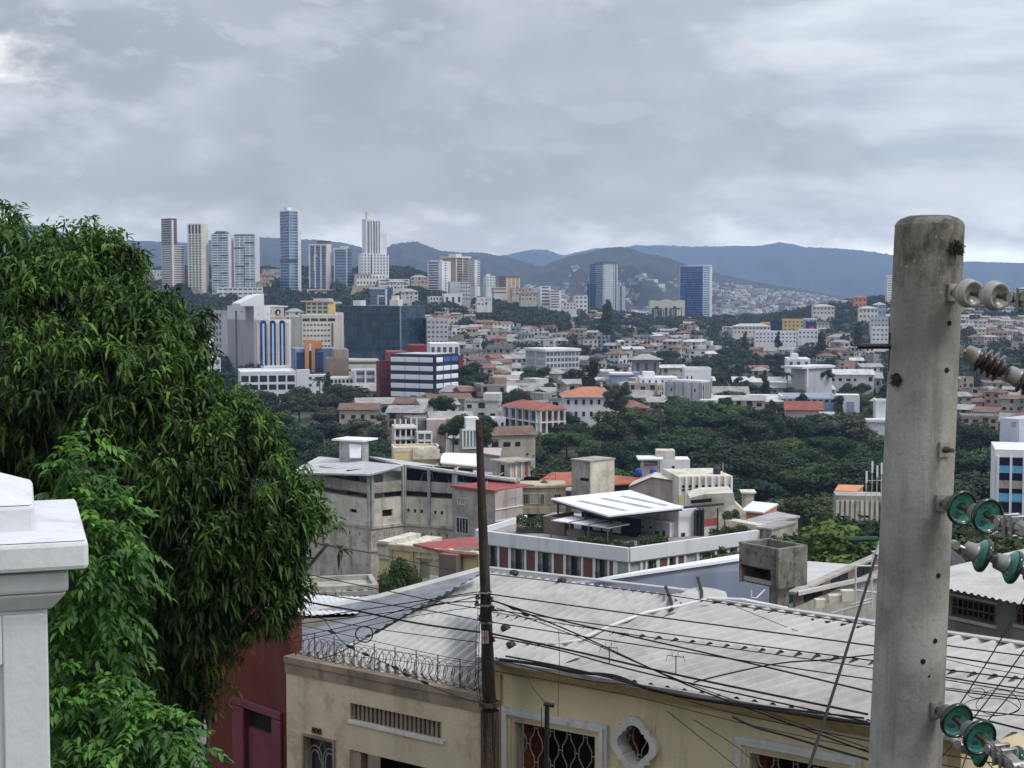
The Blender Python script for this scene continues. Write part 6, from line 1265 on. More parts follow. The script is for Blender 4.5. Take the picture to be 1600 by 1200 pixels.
for k in range(12): mb = MB(); x = s_.L * k / 12; s_.box(mb, x + .03, x + s_.L / 12 - .06, .15, .25, zt0 - .6, zt0 - .1); mb.build('window', C['dark'] if k % 3 else C['brown2'], o)
for (px, py, w_, h_) in ((1296, 944, .5, .32), (1316, 940, .5, .4), (1275, 950, .4, .3)): q = at(px, py, 56); mb = MB(); mb.box(q, (w_, .1, 0), (0, .4, 0), (0, 0, h_)); mb.build('air_conditioner', C['cream'], o)
mb = MB()
for (a, c_) in (((1337, 882), (1337, 945)), ((1362, 884), (1362, 950)), ((1337, 884), (1372, 884)), ((1337, 922), (1372, 926)), ((1330, 945), (1362, 935)), ((1300, 958), (1362, 940)), ((1366, 862), (1362, 884)), ((1362, 862), (1374, 860))): mb.tube([at(*a, 48), at(*c_, 48)], .035, 5)
q = at(1350, 950, 48); o2 = thing('pipe_frame', 'white pipe ladder frame on the roof just left of the concrete pole', 'frame', q); mb.build('pipes', C['rail'], o2)
Yt = 44.0
b = Blk(1154, 1216, 1262, 858, 922, Yt, 47, .0); OCC.pop(); t_ = b.thing('concrete_tank', 'square mould-blackened concrete water tank on a short leg above the roofs', 'tank')
w = .13; mb = MB()
b.R.box(mb, 0, b.w1, 0, w, 0, b.h); b.R.box(mb, 0, w, w, b.w2, .55, b.h); b.R.box(mb, b.w1 - w, b.w1, w, b.w2, 0, b.h); b.R.box(mb, w, b.w1 - w, b.w2 - w, b.w2, 0, b.h); b.R.box(mb, w, b.w1 - w, w, b.w2 - w, .5, .62); b.R.box(mb, w * 1.02, b.w1 - w, w, b.w2 * .99 - w, .0, .08); b.R.box(mb, 0, w, w, w + .2, 0, .55); b.R.box(mb, 0, w, b.w2 - .12, b.w2, 0, .55)
mb.build('basin', C['tank'], t_, bevel=.03)
mb = MB(); b.R.box(mb, .25, .75, .25, .6, -3, 0.05); mb.build('leg', C['tank'], t_)
mb = MB(); b.R.box(mb, .02, .1, w + .05, b.w2 - .2, .08, .2); mb.build('inlet_beam', C['conc'], t_)
mb = MB(); q = at(1174, 922, 43); mb.tube([q, q + Vector((0, 0, -.22)), q + Vector((.15, 0, -.24)), q + Vector((.45, .3, -.05))], .025, 6); mb.build('pipe', C['rail'], t_)
# ================================================================ the street front, roofs, poles and wires
T = dict(
 tan=mat('peach_plaster', (206, 190, 168), var=.12, vs=.7, streak=.3, stain=(150, 122, 100), sa=.55, bump=.008, bs=14, fine=.25), cream=mat('cream_plaster', (218, 202, 170), var=.1, vs=.8, streak=.22, bump=.006, bs=16, fine=.2),
 creamd=mat('cream_moulding', (188, 166, 128), var=.15, vs=1.5, streak=.4), trim=mat('white_window_trim', (206, 204, 200), var=.12, vs=2, streak=.35, bump=.004, bs=30), red=mat('dark_red_plaster', (102, 46, 42), var=.22, vs=.9, streak=.35, bump=.008, bs=12, fine=.3, stain=(84, 36, 36), sa=.5),
 mauve=mat('mauve_plaster', (112, 58, 70), var=.25, vs=1.5, streak=.3, bump=.008, bs=14), cap=mat('dirty_plaster_band', (150, 134, 118), var=.25, vs=1.2, streak=.5, stain=(90, 82, 74), sa=.5), dark=C['dark'],
 sheet=mat('corrugated_sheet', (178, 176, 172), var=.14, vs=.9, rough=.6, streak=.16, stain=(146, 138, 128), sa=.3, spec=.3), sheet2=mat('older_corrugated_sheet', (172, 169, 165), var=.16, vs=1.1, rough=.65, streak=.18, stain=(138, 126, 114), sa=.4, spec=.25), sheetb=mat('shaded_blue_grey_sheet', (124, 127, 134), var=.3, vs=.9, rough=.6, stain=(84, 86, 92), sa=.5, spec=.2), wsheet=mat('white_painted_sheet', (208, 208, 208), var=.15, vs=.6, rough=.55, stain=(160, 150, 142), sa=.35),
 iron=mat('wrought_iron_grey', (150, 146, 140), rough=.6, var=.2, vs=4), black=mat('black_metal', (34, 32, 32), rough=.5, var=.3, vs=4), wood=mat('creosoted_wood', (54, 44, 40), rough=.95, var=.45, vs=5, streak=.5, bump=.012, bs=30), brick=mat('red_brick_reveal', (140, 76, 56), var=.35, vs=5),
 conc=mat('spun_concrete', (138, 135, 129), var=.18, vs=1.8, rough=.9, streak=.30, bump=.004, bs=60, fine=.35), white=mat('white_masonry_paint', (206, 207, 210), var=.07, vs=4, rough=.8, bump=.0022, bs=30, streak=.22, fine=.12), galv=mat('galvanised_steel', (150, 148, 144), rough=.45, metal=.6, var=.3, vs=12), rust=mat('rusty_steel', (96, 78, 66), rough=.8, metal=.3, var=.4, vs=20),
 porc=mat('white_porcelain', (150, 147, 142), rough=.3, var=.12, vs=8, spec=.5), porcb=mat('brown_glazed_porcelain', (60, 48, 44), rough=.25, var=.3, vs=10, spec=.6), rubber=mat('cable_black', (28, 27, 28), rough=.7, var=.3, vs=3), alu=mat('bare_conductor', (130, 128, 126), rough=.5, metal=.5, var=.3, vs=8), plant=leafmat('air_plant', (60, 54, 44), (96, 88, 66), trans=0))
g = bpy.data.materials.new('green_insulator_glass'); g.use_nodes = True; b_ = g.node_tree.nodes['Principled BSDF']; b_.inputs['Base Color'].default_value = (.10, .36, .29, 1); b_.inputs['Transmission Weight'].default_value = .55; b_.inputs['Roughness'].default_value = .12; b_.inputs['IOR'].default_value = 1.45; T['glass'] = g

def corr(mb, poly, rib, pitch=.12, amp=.018, m=0, sub=4, clipstep=None):
    """corrugated sheet filling a convex planar outline, ribs along rib"""
    poly = [Vector(p) for p in poly]; n = (poly[1] - poly[0]).cross(poly[2] - poly[0]).normalized()
    if n.z < 0: n = -n
    r = Vector(rib); r = (r - n * r.dot(n)).normalized(); c = n.cross(r); o = poly[0]
    P = [((p - o).dot(c), (p - o).dot(r)) for p in poly]; s0, s1 = min(p[0] for p in P), max(p[0] for p in P)
    def span(s):
        t = []
        for i in range(len(P)):
            a, b = P[i], P[(i + 1) % len(P)]
            if (a[0] - s) * (b[0] - s) <= 0 and a[0] != b[0]: t.append(a[1] + (b[1] - a[1]) * (s - a[0]) / (b[0] - a[0]))
        return (min(t), max(t)) if t else None
    vs = []; k = int((s1 - s0) / pitch * sub)
    for i in range(k + 1):
        s = s0 + 1e-4 + (s1 - s0 - 2e-4) * i / k; sp_ = span(s)
        if not sp_: continue
        h = amp * math.cos(2 * math.pi * s / pitch) + .006 * math.sin(s * 2.3)
        vs.append([o + c * s + r * (sp_[0] + (sp_[1] - sp_[0]) * q) + n * h for q in (0, .5, 1)])
    for a, b in zip(vs[:-1], vs[1:]):
        for q in (0, 1): mb.quad(a[q], b[q], b[q + 1], a[q + 1], m)

# ---- planes
tP, tQ = at(448, 1025, 28.5), at(757, 1085, 25.8); zt1 = tP.z; tQ = onz(757, 1086, zt1)
cP = at(775, 1022, 25.5); zc1 = cP.z; cE = onz(1360, 1118, zc1); sC = seg(cP, cE); cX, _z = sC.xz(1500, 1140)
sT = seg(tP, tQ)
# ---- tan house
t_ = thing('tan_house', 'peach plastered street house with a slatted vent window and an arched iron door numbered 808', 'house', (sT.p(2, 0, 0).x, sT.p(2, 0, 0).y, -13))
vx0, vz1 = sT.xz(547, 1098); vx1, _ = sT.xz(690, 1130); _, vz0 = sT.xz(548, 1124)
dx0, dz1 = sT.xz(476, 1149); dx1, _ = sT.xz(521, 1157)
gx0, gz1 = sT.xz(546, 1171); gx1 = sT.L - .15
mb = MB(); wall_grid(mb, sT, -.02, sT.L, -13.3, zt1 - .12, [(vx0, vx1, vz0, vz1), (dx0, dx1, -13.2, dz1), (gx0, gx1, -13.2, gz1)], .22); sT.box(mb, -.02, .2, .05, 5, -13.3, zt1 - .12); mb.build('wall', T['tan'], t_)
mb = MB(); sT.box(mb, -.04, sT.L, -.05, .3, zt1 - .12, zt1); sT.box(mb, -.04, sT.L, -.02, -.001, zt1 - .33, zt1 - .12); mb.build('parapet', T['cap'], t_)
mb = MB(); sT.box(mb, vx0 - .05, vx1 + .05, .2, .3, vz0 - .1, vz1 + .1); w_ = mb.build('vent_window', T['dark'], t_)
mb = MB()
for k in range(21): x = vx0 + (vx1 - vx0) * (k + .5) / 21; sT.box(mb, x - .028, x + .028, .05, .12, vz0, vz1)
mb.build('slats', T['cap'], w_); mb = MB(); sT.box(mb, vx0 - .06, vx1 + .06, -.04, .0, vz0 - .07, vz0 - .01); mb.build('sill', T['trim'], w_)
mb = MB(); sT.box(mb, dx0, dx1, .18, .24, -13.2, dz1); w_ = mb.build('door', mat('dark_grey_glass', (62, 64, 68), rough=.4), t_)
mb = MB(); cx = (dx0 + dx1) / 2; w2 = (dx1 - dx0) / 2
for s_ in (-1, 1):
    c0 = cx + s_ * w2 * .5
    for r_ in (.46, .30): mb.tube([sT.p(c0 + w2 * r_ * math.cos(a), .1, dz1 - .45 + w2 * r_ * 1.5 * math.sin(a)) for a in np.linspace(0, math.pi, 10)] + [sT.p(c0 - w2 * r_, .1, dz1 - 1.9)], .014, 4)
    mb.tube([sT.p(c0 + w2 * .46, .1, dz1 - .45), sT.p(c0 + w2 * .46, .1, dz1 - 1.9)], .014, 4)
mb.tube([sT.p(cx, .1, dz1 - .05), sT.p(cx + .12, .1, dz1 - .3), sT.p(cx, .1, dz1 - .6), sT.p(cx - .12, .1, dz1 - .3), sT.p(cx, .1, dz1 - .05)], .012, 4)
mb.tube([sT.p(dx0, .1, dz1 - .03), sT.p(dx1, .1, dz1 - .03)], .02, 4); mb.build('grille', T['iron'], w_)
mb = MB()
for (a, b2, c_, d_) in ((dx0 - .05, dx1 + .05, dz1, dz1 + .05), (dx0 - .05, dx0, -13, dz1), (dx1, dx1 + .05, -13, dz1)): sT.box(mb, a, b2, -.04, .02, c_, d_)
mb.build('door_frame', T['cap'], w_)
mb = MB(); sT.box(mb, gx0, gx1, .9, 1, -13.2, gz1 + .1); sT.box(mb, gx0, gx1, .22, 1, gz1, gz1 + .05); mb.build('garage_opening', T['dark'], t_); mb = MB(); sT.box(mb, gx0, gx0 + .28, .01, .2, -13.2, gz1 - .02); mb.build('garage_jamb', T['cap'], t_)
cu = bpy.data.curves.new('number_outline', 'FONT'); cu.body = '808'; cu.size = .17; cu.extrude = .01; cu.align_x = 'CENTER'; nx_, nz_ = sT.xz(496, 1146)
tmp = bpy.data.objects.new('number_outline', cu); COL.objects.link(tmp); nm_ = bpy.data.meshes.new_from_object(tmp.evaluated_get(bpy.context.evaluated_depsgraph_get())); bpy.data.objects.remove(tmp); nm_.materials.clear(); nm_.materials.append(T['black']); no = bpy.data.objects.new('house_number', nm_); COL.objects.link(no); no.parent = t_; no.location = sT.p(nx_, -.03, nz_) - ORG[t_]; no.rotation_euler = (R(90), 0, math.atan2(sT.x.y, sT.x.x)); ORG[no] = ORG[t_]
# roof of the tan house: two sheets meeting in a shallow valley
vA, vB = onz(530, 1016, zt1 - .2), onz(757, 905, zt1 + .75); eL = onz(455, 1008, zt1 - .25)
rd = onz(590, 1000, zt1) - onz(630, 976, zt1)
pl0, pl1, pl2 = at(757, 1083, tQ.y + .15), at(528, 1018, 28.2), at(757, 893, 36)
mb = MB(); corr(mb, [pl0, at(452, 1028, 28.7) , pl1, pl2][0:1] + [pl1, pl2], rd * 1.0, .20, .045, sub=8); mb.build('roof_right', T['sheet'], t_)
d2 = at(470, 965, 34); pn = [at(454, 1024, 28.65), at(532, 1040, 28.05), pl1]
mb = MB(); corr(mb, [pl1, at(452, 1024, 28.75), pl0], rd, .20, .045, sub=8); mb.build('roof_lower', T['sheet'], t_)
lb = [at(453, 1022, 28.8), pl1, pl2, at(590, 938, 34.5), at(456, 964, 33.0)]
def planar(pts):
    c = sum(pts, Vector()) / len(pts); n = (pts[1] - pts[0]).cross(pts[2] - pts[0]).normalized(); out_ = []
    for p in pts: r_ = p.normalized(); out_.append(r_ * (pts[0].dot(n) / r_.dot(n)))
    return out_
lb = planar([lb[0], lb[1], lb[4], lb[3], lb[2]]); lb = [lb[0], lb[1], lb[4], lb[3], lb[2]]
mb = MB(); corr(mb, lb, at(700, 925, 33) - at(470, 985, 31), .22, .03); mb.build('roof_left', T['sheetb'], t_)  # shade of this plane put into its own darker, bluer sheet colour
mb = MB(); e = [lb[4], lb[3], lb[2]]
for a, b2 in ((e[0], e[1]), (e[1], e[2])): d = (b2 - a); mb.prism([a, b2, b2 + Vector((-.03, .2, .05)), a + Vector((-.03, .2, .05))], (0, 0, .05))
mb.build('ridge_flashing', T['sheet'], t_)
# razor wire on the parapet
rz = thing('razor_wire', 'coiled razor wire with thin posts along the peach parapet', 'wire fence', sT.p(2, .15, zt1)); mb = MB(); pts = []
L = sT.L - .15; turns = 27
for k in range(turns * 16 + 1):
    a = 2 * math.pi * k / 16; x = .08 + L * k / (turns * 16); r_ = .20 * (1 + .12 * math.sin(k * .37)); pts.append(sT.p(x + .05 * math.cos(a), .15 + r_ * .8 * math.cos(a), zt1 + .22 + r_ * math.sin(a)))
mb.tube(pts, .0065, 4); pts = [sT.p(p_ * L / 200, .15 + .17 * math.cos(p_ * .83 + 1), zt1 + .2 + .17 * math.sin(p_ * .83 + 1)) for p_ in range(200)]; mb.tube(pts, .005, 4); mb.build('coil', T['rust'], rz)
for k in range(10): x = .1 + L * k / 9.2; mb = MB(); mb.tube([sT.p(x, .15, zt1 - .02), sT.p(x, .15, zt1 + .52)], .011, 5); mb.build('post', T['rust'], rz)
mb = MB(); mb.tube([sT.p(0, .15, zt1 + .48), sT.p(L / 2, .15, zt1 + .44), sT.p(L, .15, zt1 + .48)], .006, 4); mb.build('strand', T['rust'], rz)

# ---- cream house
t_ = thing('cream_house', 'cream plastered street house with white framed grilles and a quatrefoil window', 'house', (sC.p(4, 0, 0).x, sC.p(4, 0, 0).y, -13))
def rect(px0, py0, px1, py1, pyb): x0, z0 = sC.xz(px0, py0); x1, z1 = sC.xz(px1, py1); return x0, x1, min(z0, z1) if abs(z0 - z1) < .3 else z0
wA = rect(804, 1124, 931, 1151, 0); wB = rect(1172, 1173, 1322, 1203, 0)
qx, qz = sC.xz(993, 1162)
ops = [(wA[0], wA[1], wA[2] - 2.1, wA[2]), (wB[0], wB[1], wB[2] - 2.1, wB[2]), (qx - .36, qx + .36, qz - .44, qz + .44)]
mb = MB(); wall_grid(mb, sC, -.12, cX, -13.3, zc1 - .1, ops, .28); sC.box(mb, cX - .3, cX, .05, 6, -13.3, zc1 - .1); mb.build('wall', T['cream'], t_)
mb = MB(); sC.box(mb, cX - .16, cX + .03, -.04, 0, -13.3, zc1 - .3); mb.build('corner_strip', T['creamd'], t_); mb = MB(); sC.box(mb, -.14, .12, -.05, 0, -13.3, zc1 - .3); mb.build('corner_strip', T['creamd'], t_)
for (y0, z0, z1) in ((-.30, -.10, -.02), (-.22, -.18, -.10), (-.13, -.25, -.18), (-.06, -.32, -.25)): mb = MB(); sC.box(mb, -.16, cX + .1, y0, .02, zc1 + z0, zc1 + z1); mb.build('cornice', T['creamd'], t_)
def hexgrille(x0, x1, z0, z1, y, parent):
    mb = MB(); s_ = .165; hh = .30; n = int((x1 - x0) / s_) + 1; rows = int((z1 - z0) / hh) + 1
    for c_ in range(n + 1):
        pts = []
        for r_ in range(rows * 2 + 2):
            zz = z1 - r_ * hh / 2; off = s_ * .27 * (1 if ((r_ // 2 + c_) % 2 == 0) else -1); xx = x0 + c_ * s_ + off
            if z0 <= zz and x0 - .001 <= xx <= x1 + .001: pts += [sC.p(xx, y, zz)]
        if len(pts) > 1: mb.tube(pts, .011, 4)
        for r_ in range(rows):
            zz = z1 - (r_ + .25) * hh; xa = x0 + c_ * s_ + s_ * .27; xb = x0 + (c_ + 1) * s_ - s_ * .27
            if r_ % 2 == c_ % 2 and zz > z0 and xb < x1: mb.tube([sC.p(xa, y, zz), sC.p(xb, y, zz)], .010, 4)
    return mb.build('grille', T['iron'], parent)
for (x0, x1, z0, z1) in ops[:2]:
    mb = MB(); sC.box(mb, x0 - .1, x1 + .1, .8, .9, z0, z1 + .1); w_ = mb.build('window', T['dark'], t_)
    mb = MB(); sC.box(mb, x0 + .0, x0 + .16, .29, .8, z0, z1); mb.build('brick_reveal', T['brick'], w_)
    for k, (e0, e1, yy) in enumerate(((.0, .06, -.03), (.06, .12, -.06), (.12, .18, -.10), (.18, .24, -.06))):
        mb = MB(); sC.box(mb, x0 - e1, x1 + e1, yy, .0, z1 + e0, z1 + e1); sC.box(mb, x0 - e1, x0 - e0, yy, .0, z0, z1 + e0); sC.box(mb, x1 + e0, x1 + e1, yy, 0, z0, z1 + e0); mb.build('frame', T['trim'] if k in (2, 3) else T['cream'], w_)
    hexgrille(x0, x1, z0, z1, .06, w_)
def quat(k_, n=72):
    """lobed baroque outline: four round lobes over a square whose corners show between them"""
    o_ = []
    for k in range(n):
        a = 2 * math.pi * k / n; ux, uz = math.cos(a), math.sin(a); best = .295 / max(abs(ux), abs(uz))
        for (cx_, cz_, r_) in ((.20, 0, .235), (-.20, 0, .235), (0, .25, .22), (0, -.25, .22)):
            b_ = ux * cx_ + uz * cz_; d_ = b_ * b_ - (cx_ * cx_ + cz_ * cz_ - r_ * r_)
            if d_ > 0: best = max(best, b_ + math.sqrt(d_))
        o_.append((best * ux * k_, best * uz * k_))
    return o_
mb = MB(); O_, I_ = quat(1.0), quat(.70)
n = len(O_)
for (ya, yb) in ((-.09, 0.),):
    vs = [sC.p(qx + p[0], ya, qz + p[1]) for p in O_] + [sC.p(qx + p[0], ya, qz + p[1]) for p in I_] + [sC.p(qx + p[0], .0, qz + p[1]) for p in O_] + [sC.p(qx + p[0], .25, qz + p[1]) for p in I_]
    fs = []
    for i in range(n): j = (i + 1) % n; fs += [(i, j, n + j, n + i), (i, 2 * n + i, 2 * n + j, j), (n + i, n + j, 3 * n + j, 3 * n + i)]
    mb.add(vs, fs)
# plaster filling between the quatrefoil and its square hole
sq = [(.36 * max(-1, min(1, 1.5 * math.cos(2 * math.pi * k / n))), .44 * max(-1, min(1, 1.5 * math.sin(2 * math.pi * k / n)))) for k in range(n)]
mb2 = MB(); vs = [sC.p(qx + p[0], -.01, qz + p[1]) for p in I_] + [sC.p(qx + p[0] * 1.03, -.01, qz + p[1] * 1.03) for p in sq]; mb2.add(vs, [(i, (i + 1) % n, n + (i + 1) % n, n + i) for i in range(n)])
w3 = MB(); sC.box(w3, qx - .45, qx + .45, .5, .6, qz - .5, qz + .5); w_ = w3.build('quatrefoil_window', T['dark'], t_)
mb.build('frame', T['trim'], w_); mb2.build('surround', T['cream'], w_)
w4 = MB(); sC.box(w4, qx - .36, qx - .2, .27, .5, qz - .4, qz + .3); w4.build('brick_reveal', T['brick'], w_); hexgrille(qx - .40, qx + .40, qz - .46, qz + .46, .12, w_)
# roof
ridge_z = zc1 + .72
def roofpt(px, py, sl=.12, off=-.32):
    """point of the cream roof plane: through the eave line, rising sl per metre"""
    n = Vector((-sC.y.x * sl, -sC.y.y * sl, 1)); p0 = sC.p(0, off, zc1 - .02); r_ = ray(px, py); return r_ * (p0.dot(n) / r_.dot(n))
a0, a1, a2, a3 = roofpt(757, 1022), roofpt(757, 893), roofpt(1064, 925), roofpt(1100, 938)
bot = lambda px: (lambda x: sC.p(x, -.34, zc1 - .0))(sC.xz(px, 1000 + (px - 775) * .1641)[0])
e1_, e2_ = bot(885), bot(1500); e0_ = bot(762)
rb1 = roofpt(850, 948) - roofpt(890, 926); rb2 = roofpt(1150, 1035) - roofpt(1255, 1005)
l0, l1 = e0_.lerp(a1, .46), e1_.lerp(a3, .46); uz = Vector((0, 0, .02))
mb = MB(); corr(mb, [e0_, l0, l1, e1_], rb1, .21, .052, sub=8); mb.build('roof_sheet', T['sheet'], t_)
mb = MB(); corr(mb, [l0.lerp(e0_, .03) + uz, a1, a3, l1.lerp(e1_, .03) + uz], rb1, .21, .045, sub=8); mb.build('roof_sheet', T['sheet2'], t_)
l2 = roofpt(1640, 1066)
mb = MB(); corr(mb, [e1_, l1, l2, roofpt(1640, 1150), e2_], rb2, .27, .062, sub=8); mb.build('roof_sheet', T['sheet2'], t_)
mb = MB(); corr(mb, [l1.lerp(e1_, .03) + uz, a3 + uz, roofpt(1640, 1018) + uz, roofpt(1640, 1070) + uz], rb2, .27, .062, sub=8); mb.build('roof_sheet', T['sheet'], t_)
mb = MB()
for p, q in (((757, 890), (1070, 926)), ((1100, 938), (1640, 1016))):
    P, Q = roofpt(*p) + Vector((0, 0, .05)), roofpt(*q) + Vector((0, 0, .05)); up_ = sC.y * .3 + Vector((0, 0, -.06)); mb.prism([P - sC.y * .12, Q - sC.y * .12, Q + up_, P + up_], (0, 0, .03))
mb.build('ridge_cap', T['sheet'], t_)
mb = MB(); gp = [roofpt(1050, 932), roofpt(1092, 912), roofpt(1112, 918), roofpt(1136, 941)]; gp2 = [roofpt(1020, 965), roofpt(1085, 960), roofpt(1120, 955)]
q0, q1, q2, q3, q4 = roofpt(1046, 930), roofpt(1092, 921) + Vector((0, 0, .06)), roofpt(1118, 924) + Vector((0, 0, .05)), roofpt(1140, 943), roofpt(1075, 952) + Vector((0, 0, .05))
mb.add([q0, q1, q2, q3, q4, q1 + Vector((.3, .7, -.2)), q2 + Vector((.3, .7, -.2))], [(0, 1, 4), (1, 2, 4), (2, 3, 4), (0, 5, 1), (1, 5, 6, 2), (2, 6, 3)]); mb.build('hip_end', T['sheet'], t_)
for p, q in (((1040, 930), (1050, 958)), ((1090, 915), (1096, 945))): mb = MB(); mb.tube([roofpt(*p) + Vector((0, 0, .16)), roofpt((p[0] + q[0]) / 2 + 3, (p[1] + q[1]) / 2) + Vector((0, 0, .07)), roofpt(*q) + Vector((0, 0, .04))], .035, 5); mb.build('torn_flashing', T['black'], t_)
mb = MB(); mb.tube([roofpt(x, y) + Vector((0, 0, .06)) for x, y in ((815, 1008), (870, 1011), (905, 1006), (950, 985), (1010, 962), (1070, 950), (1110, 940), (1160, 942), (1230, 956))], .035, 6); mb.build('water_pipe', T['wsheet'], t_, smooth=True)
mb = MB(); sC.box(mb, -.15, cX + .12, -.42, -.30, zc1 - .05, zc1 + .02); mb.build('gutter', mat('dirty_gutter', (150, 146, 140), var=.35, vs=2), t_)
for (px, py) in ((803, 899), (878, 911), (790, 985), (798, 1012)): mb = MB(); c0 = roofpt(px, py); mb.lathe(c0 + Vector((0, 0, 0)), (0, 0, 1), [(0, .07), (.05, .1), (.10, .07), (.12, 0)], 8); mb.build('roof_stone', T['black'], t_)
for k in range(20): mb = MB(); c0 = roofpt(1112 + k * 12.6, 945 + k * 2.05); mb.box(c0, (.09, -.02, .0), (.02, .05, 0), (0, 0, .035)); mb.build('ridge_gap', T['black'], t_)

# small tv antennas on the eave
for (px, py, lab) in ((952, 1030, 'thin television antenna on the eave near the thick cable bundle'), (1056, 1045, 'forked television antenna standing on the cream house eave')):
    P = roofpt(px, py + 12); o = thing('tv_antenna', lab, 'antenna', P, 'television antennas on the eave'); mb = MB(); H_ = .35
    mb.tube([P, P + Vector((0, 0, H_))], .010, 5); mb.tube([P + Vector((-.14, 0, H_)), P + Vector((.12, 0, H_ - .03))], .008, 4)
    for s_ in (-.14, -.06, .03, .12): mb.tube([P + Vector((s_, 0, H_)), P + Vector((s_ * 1.2, -.02, H_ + .06 - (.16 if abs(s_) > .1 else 0)))], .006, 4)
    mb.build('rods', T['rust'], o)

# ---- red house
t_ = thing('red_house', 'dark red street house with a mauve framed door, left of the peach house', 'house', at(390, 1100, 29.5)); rP, rQ = at(305, 958, 31.2), at(452, 962, 28.7); sR_ = seg(rP, rQ); zr = at(450, 962, 28.7).z
ox0, oz1 = sR_.xz(384, 1106); ox1, oz0 = sR_.xz(427, 1128); oz0 = oz1 - .40
mb = MB(); wall_grid(mb, sR_, -.6, sR_.L, -13.3, zr, [(ox0, ox1, -13.2, oz1)], .15); sR_.box(mb, sR_.L - .12, sR_.L, .01, .3, -13.3, zr); mb.build('wall', T['red'], t_)
for k, (d_, e_) in enumerate(((.38, .30), (.46, .38), (.54, .47))): mb = MB(); sR_.box(mb, -.6, sR_.L + .04, -.12 + .035 * k, 0, zr - d_, zr - e_ - .015); mb.build('cornice', T['red'] if k != 1 else mat('mossy_red', (104, 70, 50), var=.4, vs=4), t_)
mb = MB(); sR_.box(mb, ox0, ox1, .14, .2, oz0, oz1 + .1); o_ = mb.build('door_opening', T['dark'], t_); mb = MB(); sR_.box(mb, ox0, ox1, .06, .15, -13.2, oz0); mb.build('door', T['mauve'], t_)
fx0, fz1 = sR_.xz(366, 1086); fx1, _ = sR_.xz(442, 1100); mb = MB(); sR_.box(mb, fx0, fx1, -.07, 0, oz1 + .01, fz1); sR_.box(mb, fx0, ox0 - .01, -.07, 0, -13.2, oz1); sR_.box(mb, ox1 + .01, fx1, -.07, 0, -13.2, oz1); mb.build('door_frame', T['mauve'], t_, bevel=.03)
# pale sheets behind
for (pts, lab, m_) in (([(330, 962, 31), (452, 955, 30), (470, 936, 36), (330, 940, 37)], 'low white sheet roof behind the dark red wall', T['wsheet']), ([(452, 962, 31), (560, 958, 31.5), (596, 934, 39), (455, 928, 41)], 'dirty white roof sheet between the red house and the peach house', T['wsheet'])):
    o = thing('sheet_roof', lab, 'roof', at(*pts[0]), 'low sheet roofs behind the street'); pp = planar([at(*p) for p in pts]); mb = MB(); corr(mb, pp, pp[3] - pp[0], .15, .012); mb.build('sheet', m_, o); mb = MB(); q = [p + Vector((0, 0, -.08)) for p in pp]; mb.prism(q, (0, 0, -3)); mb.build('wall', C['conc'], o)
q = [at(520, 925, 50), at(600, 940, 46), at(604, 936, 46), at(524, 920, 50)]
# grey pillar by the red house
P = at(311, 1105, 27); o = thing('gate_pillar', 'plain grey square pillar at the left side of the red wall', 'pillar', (P.x, P.y, -13)); mb = MB(); mb.box((P.x - .1, P.y, -13), (.2, 0, 0), (0, .2, 0), (0, 0, P.z + 13)); mb.box((P.x - .13, P.y - .03, P.z), (.26, 0, 0), (0, .26, 0), (0, 0, .06)); mb.build('shaft', C['zinc'], o)

# ---- grey block house right of the concrete pole
gP, gQ = at(1440, 905, 37), at(1640, 926, 34); sG = seg(gP, gQ); t_ = thing('block_house', 'bare grey block house with barred windows under a white corrugated roof at the right edge', 'house', sG.p(3, 0, -12)); zg = gP.z
mb = MB(); wins_ = []
for (a, b2, c_, d_) in ((1489, 933, 1554, 974), (1590, 942, 1650, 985)): x0, z1 = sG.xz(a, b2); x1, z0 = sG.xz(b2 and c_, d_); wins_.append((x0, x1, z0, z1))
wall_grid(mb, sG, 0, sG.L, -14, zg, wins_, .18); mb.build('wall', mat('bare_block_wall', (120, 116, 112), var=.25, vs=1.2, streak=.5, bump=.01, bs=10, stain=(88, 84, 80), sa=.5), t_)
for (x0, x1, z0, z1) in wins_:
    mb = MB(); sG.box(mb, x0, x1, .2, .25, z0, z1); w_ = mb.build('window', T['dark'], t_); mb = MB()
    for k in range(9): x = x0 + (x1 - x0) * k / 8; sG.box(mb, x - .012, x + .012, -.02, .01, z0, z1)
    for k in range(3): z = z0 + (z1 - z0) * k / 2; sG.box(mb, x0 - .03, x1 + .03, -.03, 0, z - .02, z + .02)
    mb.build('bars', T['rust'], w_); mb = MB(); sG.box(mb, x0 - .08, x1 + .08, -.03, .01, z1 + .03, z1 + .09); sG.box(mb, x0 - .08, x1 + .08, -.05, .01, z0 - .12, z0 - .04); mb.build('frame', C['conc'], w_)
mb = MB(); rr = planar([sG.p(-.3, -.5, zg + .02), sG.p(sG.L, -.5, zg - .0), sG.p(sG.L, 7, zg + .9), sG.p(-.3, 7, zg + .9)]) if False else [sG.p(-.3, -.5, zg), sG.p(sG.L, -.5, zg), sG.p(sG.L, 5, zg + .25), sG.p(-.3, 5, zg + .25)]
corr(mb, rr, rr[3] - rr[0], .2, .03); mb.build('roof', T['sheet'], t_)
mb = MB(); a_, b2_ = at(1440, 898, 38.5), at(1560, 887, 40.5); mb.prism([a_, b2_, b2_ + Vector((0, 0, .12)), a_ + Vector((0, 0, .12))], (0, .12, 0)); mb.build('roof_beam', C['zinc'], t_)
P = at(1480, 890, 41); o = thing('black_tank', 'black plastic water tank lid beside the concrete pole', 'tank', P); mb = MB(); mb.lathe(P, (0, 0, 1), [(-1.5, .62), (.0, .62), (.16, .60), (.6, .12), (.64, .0)], 24); mb.build('drum', mat('black_plastic', (56, 56, 62), rough=.5), o)
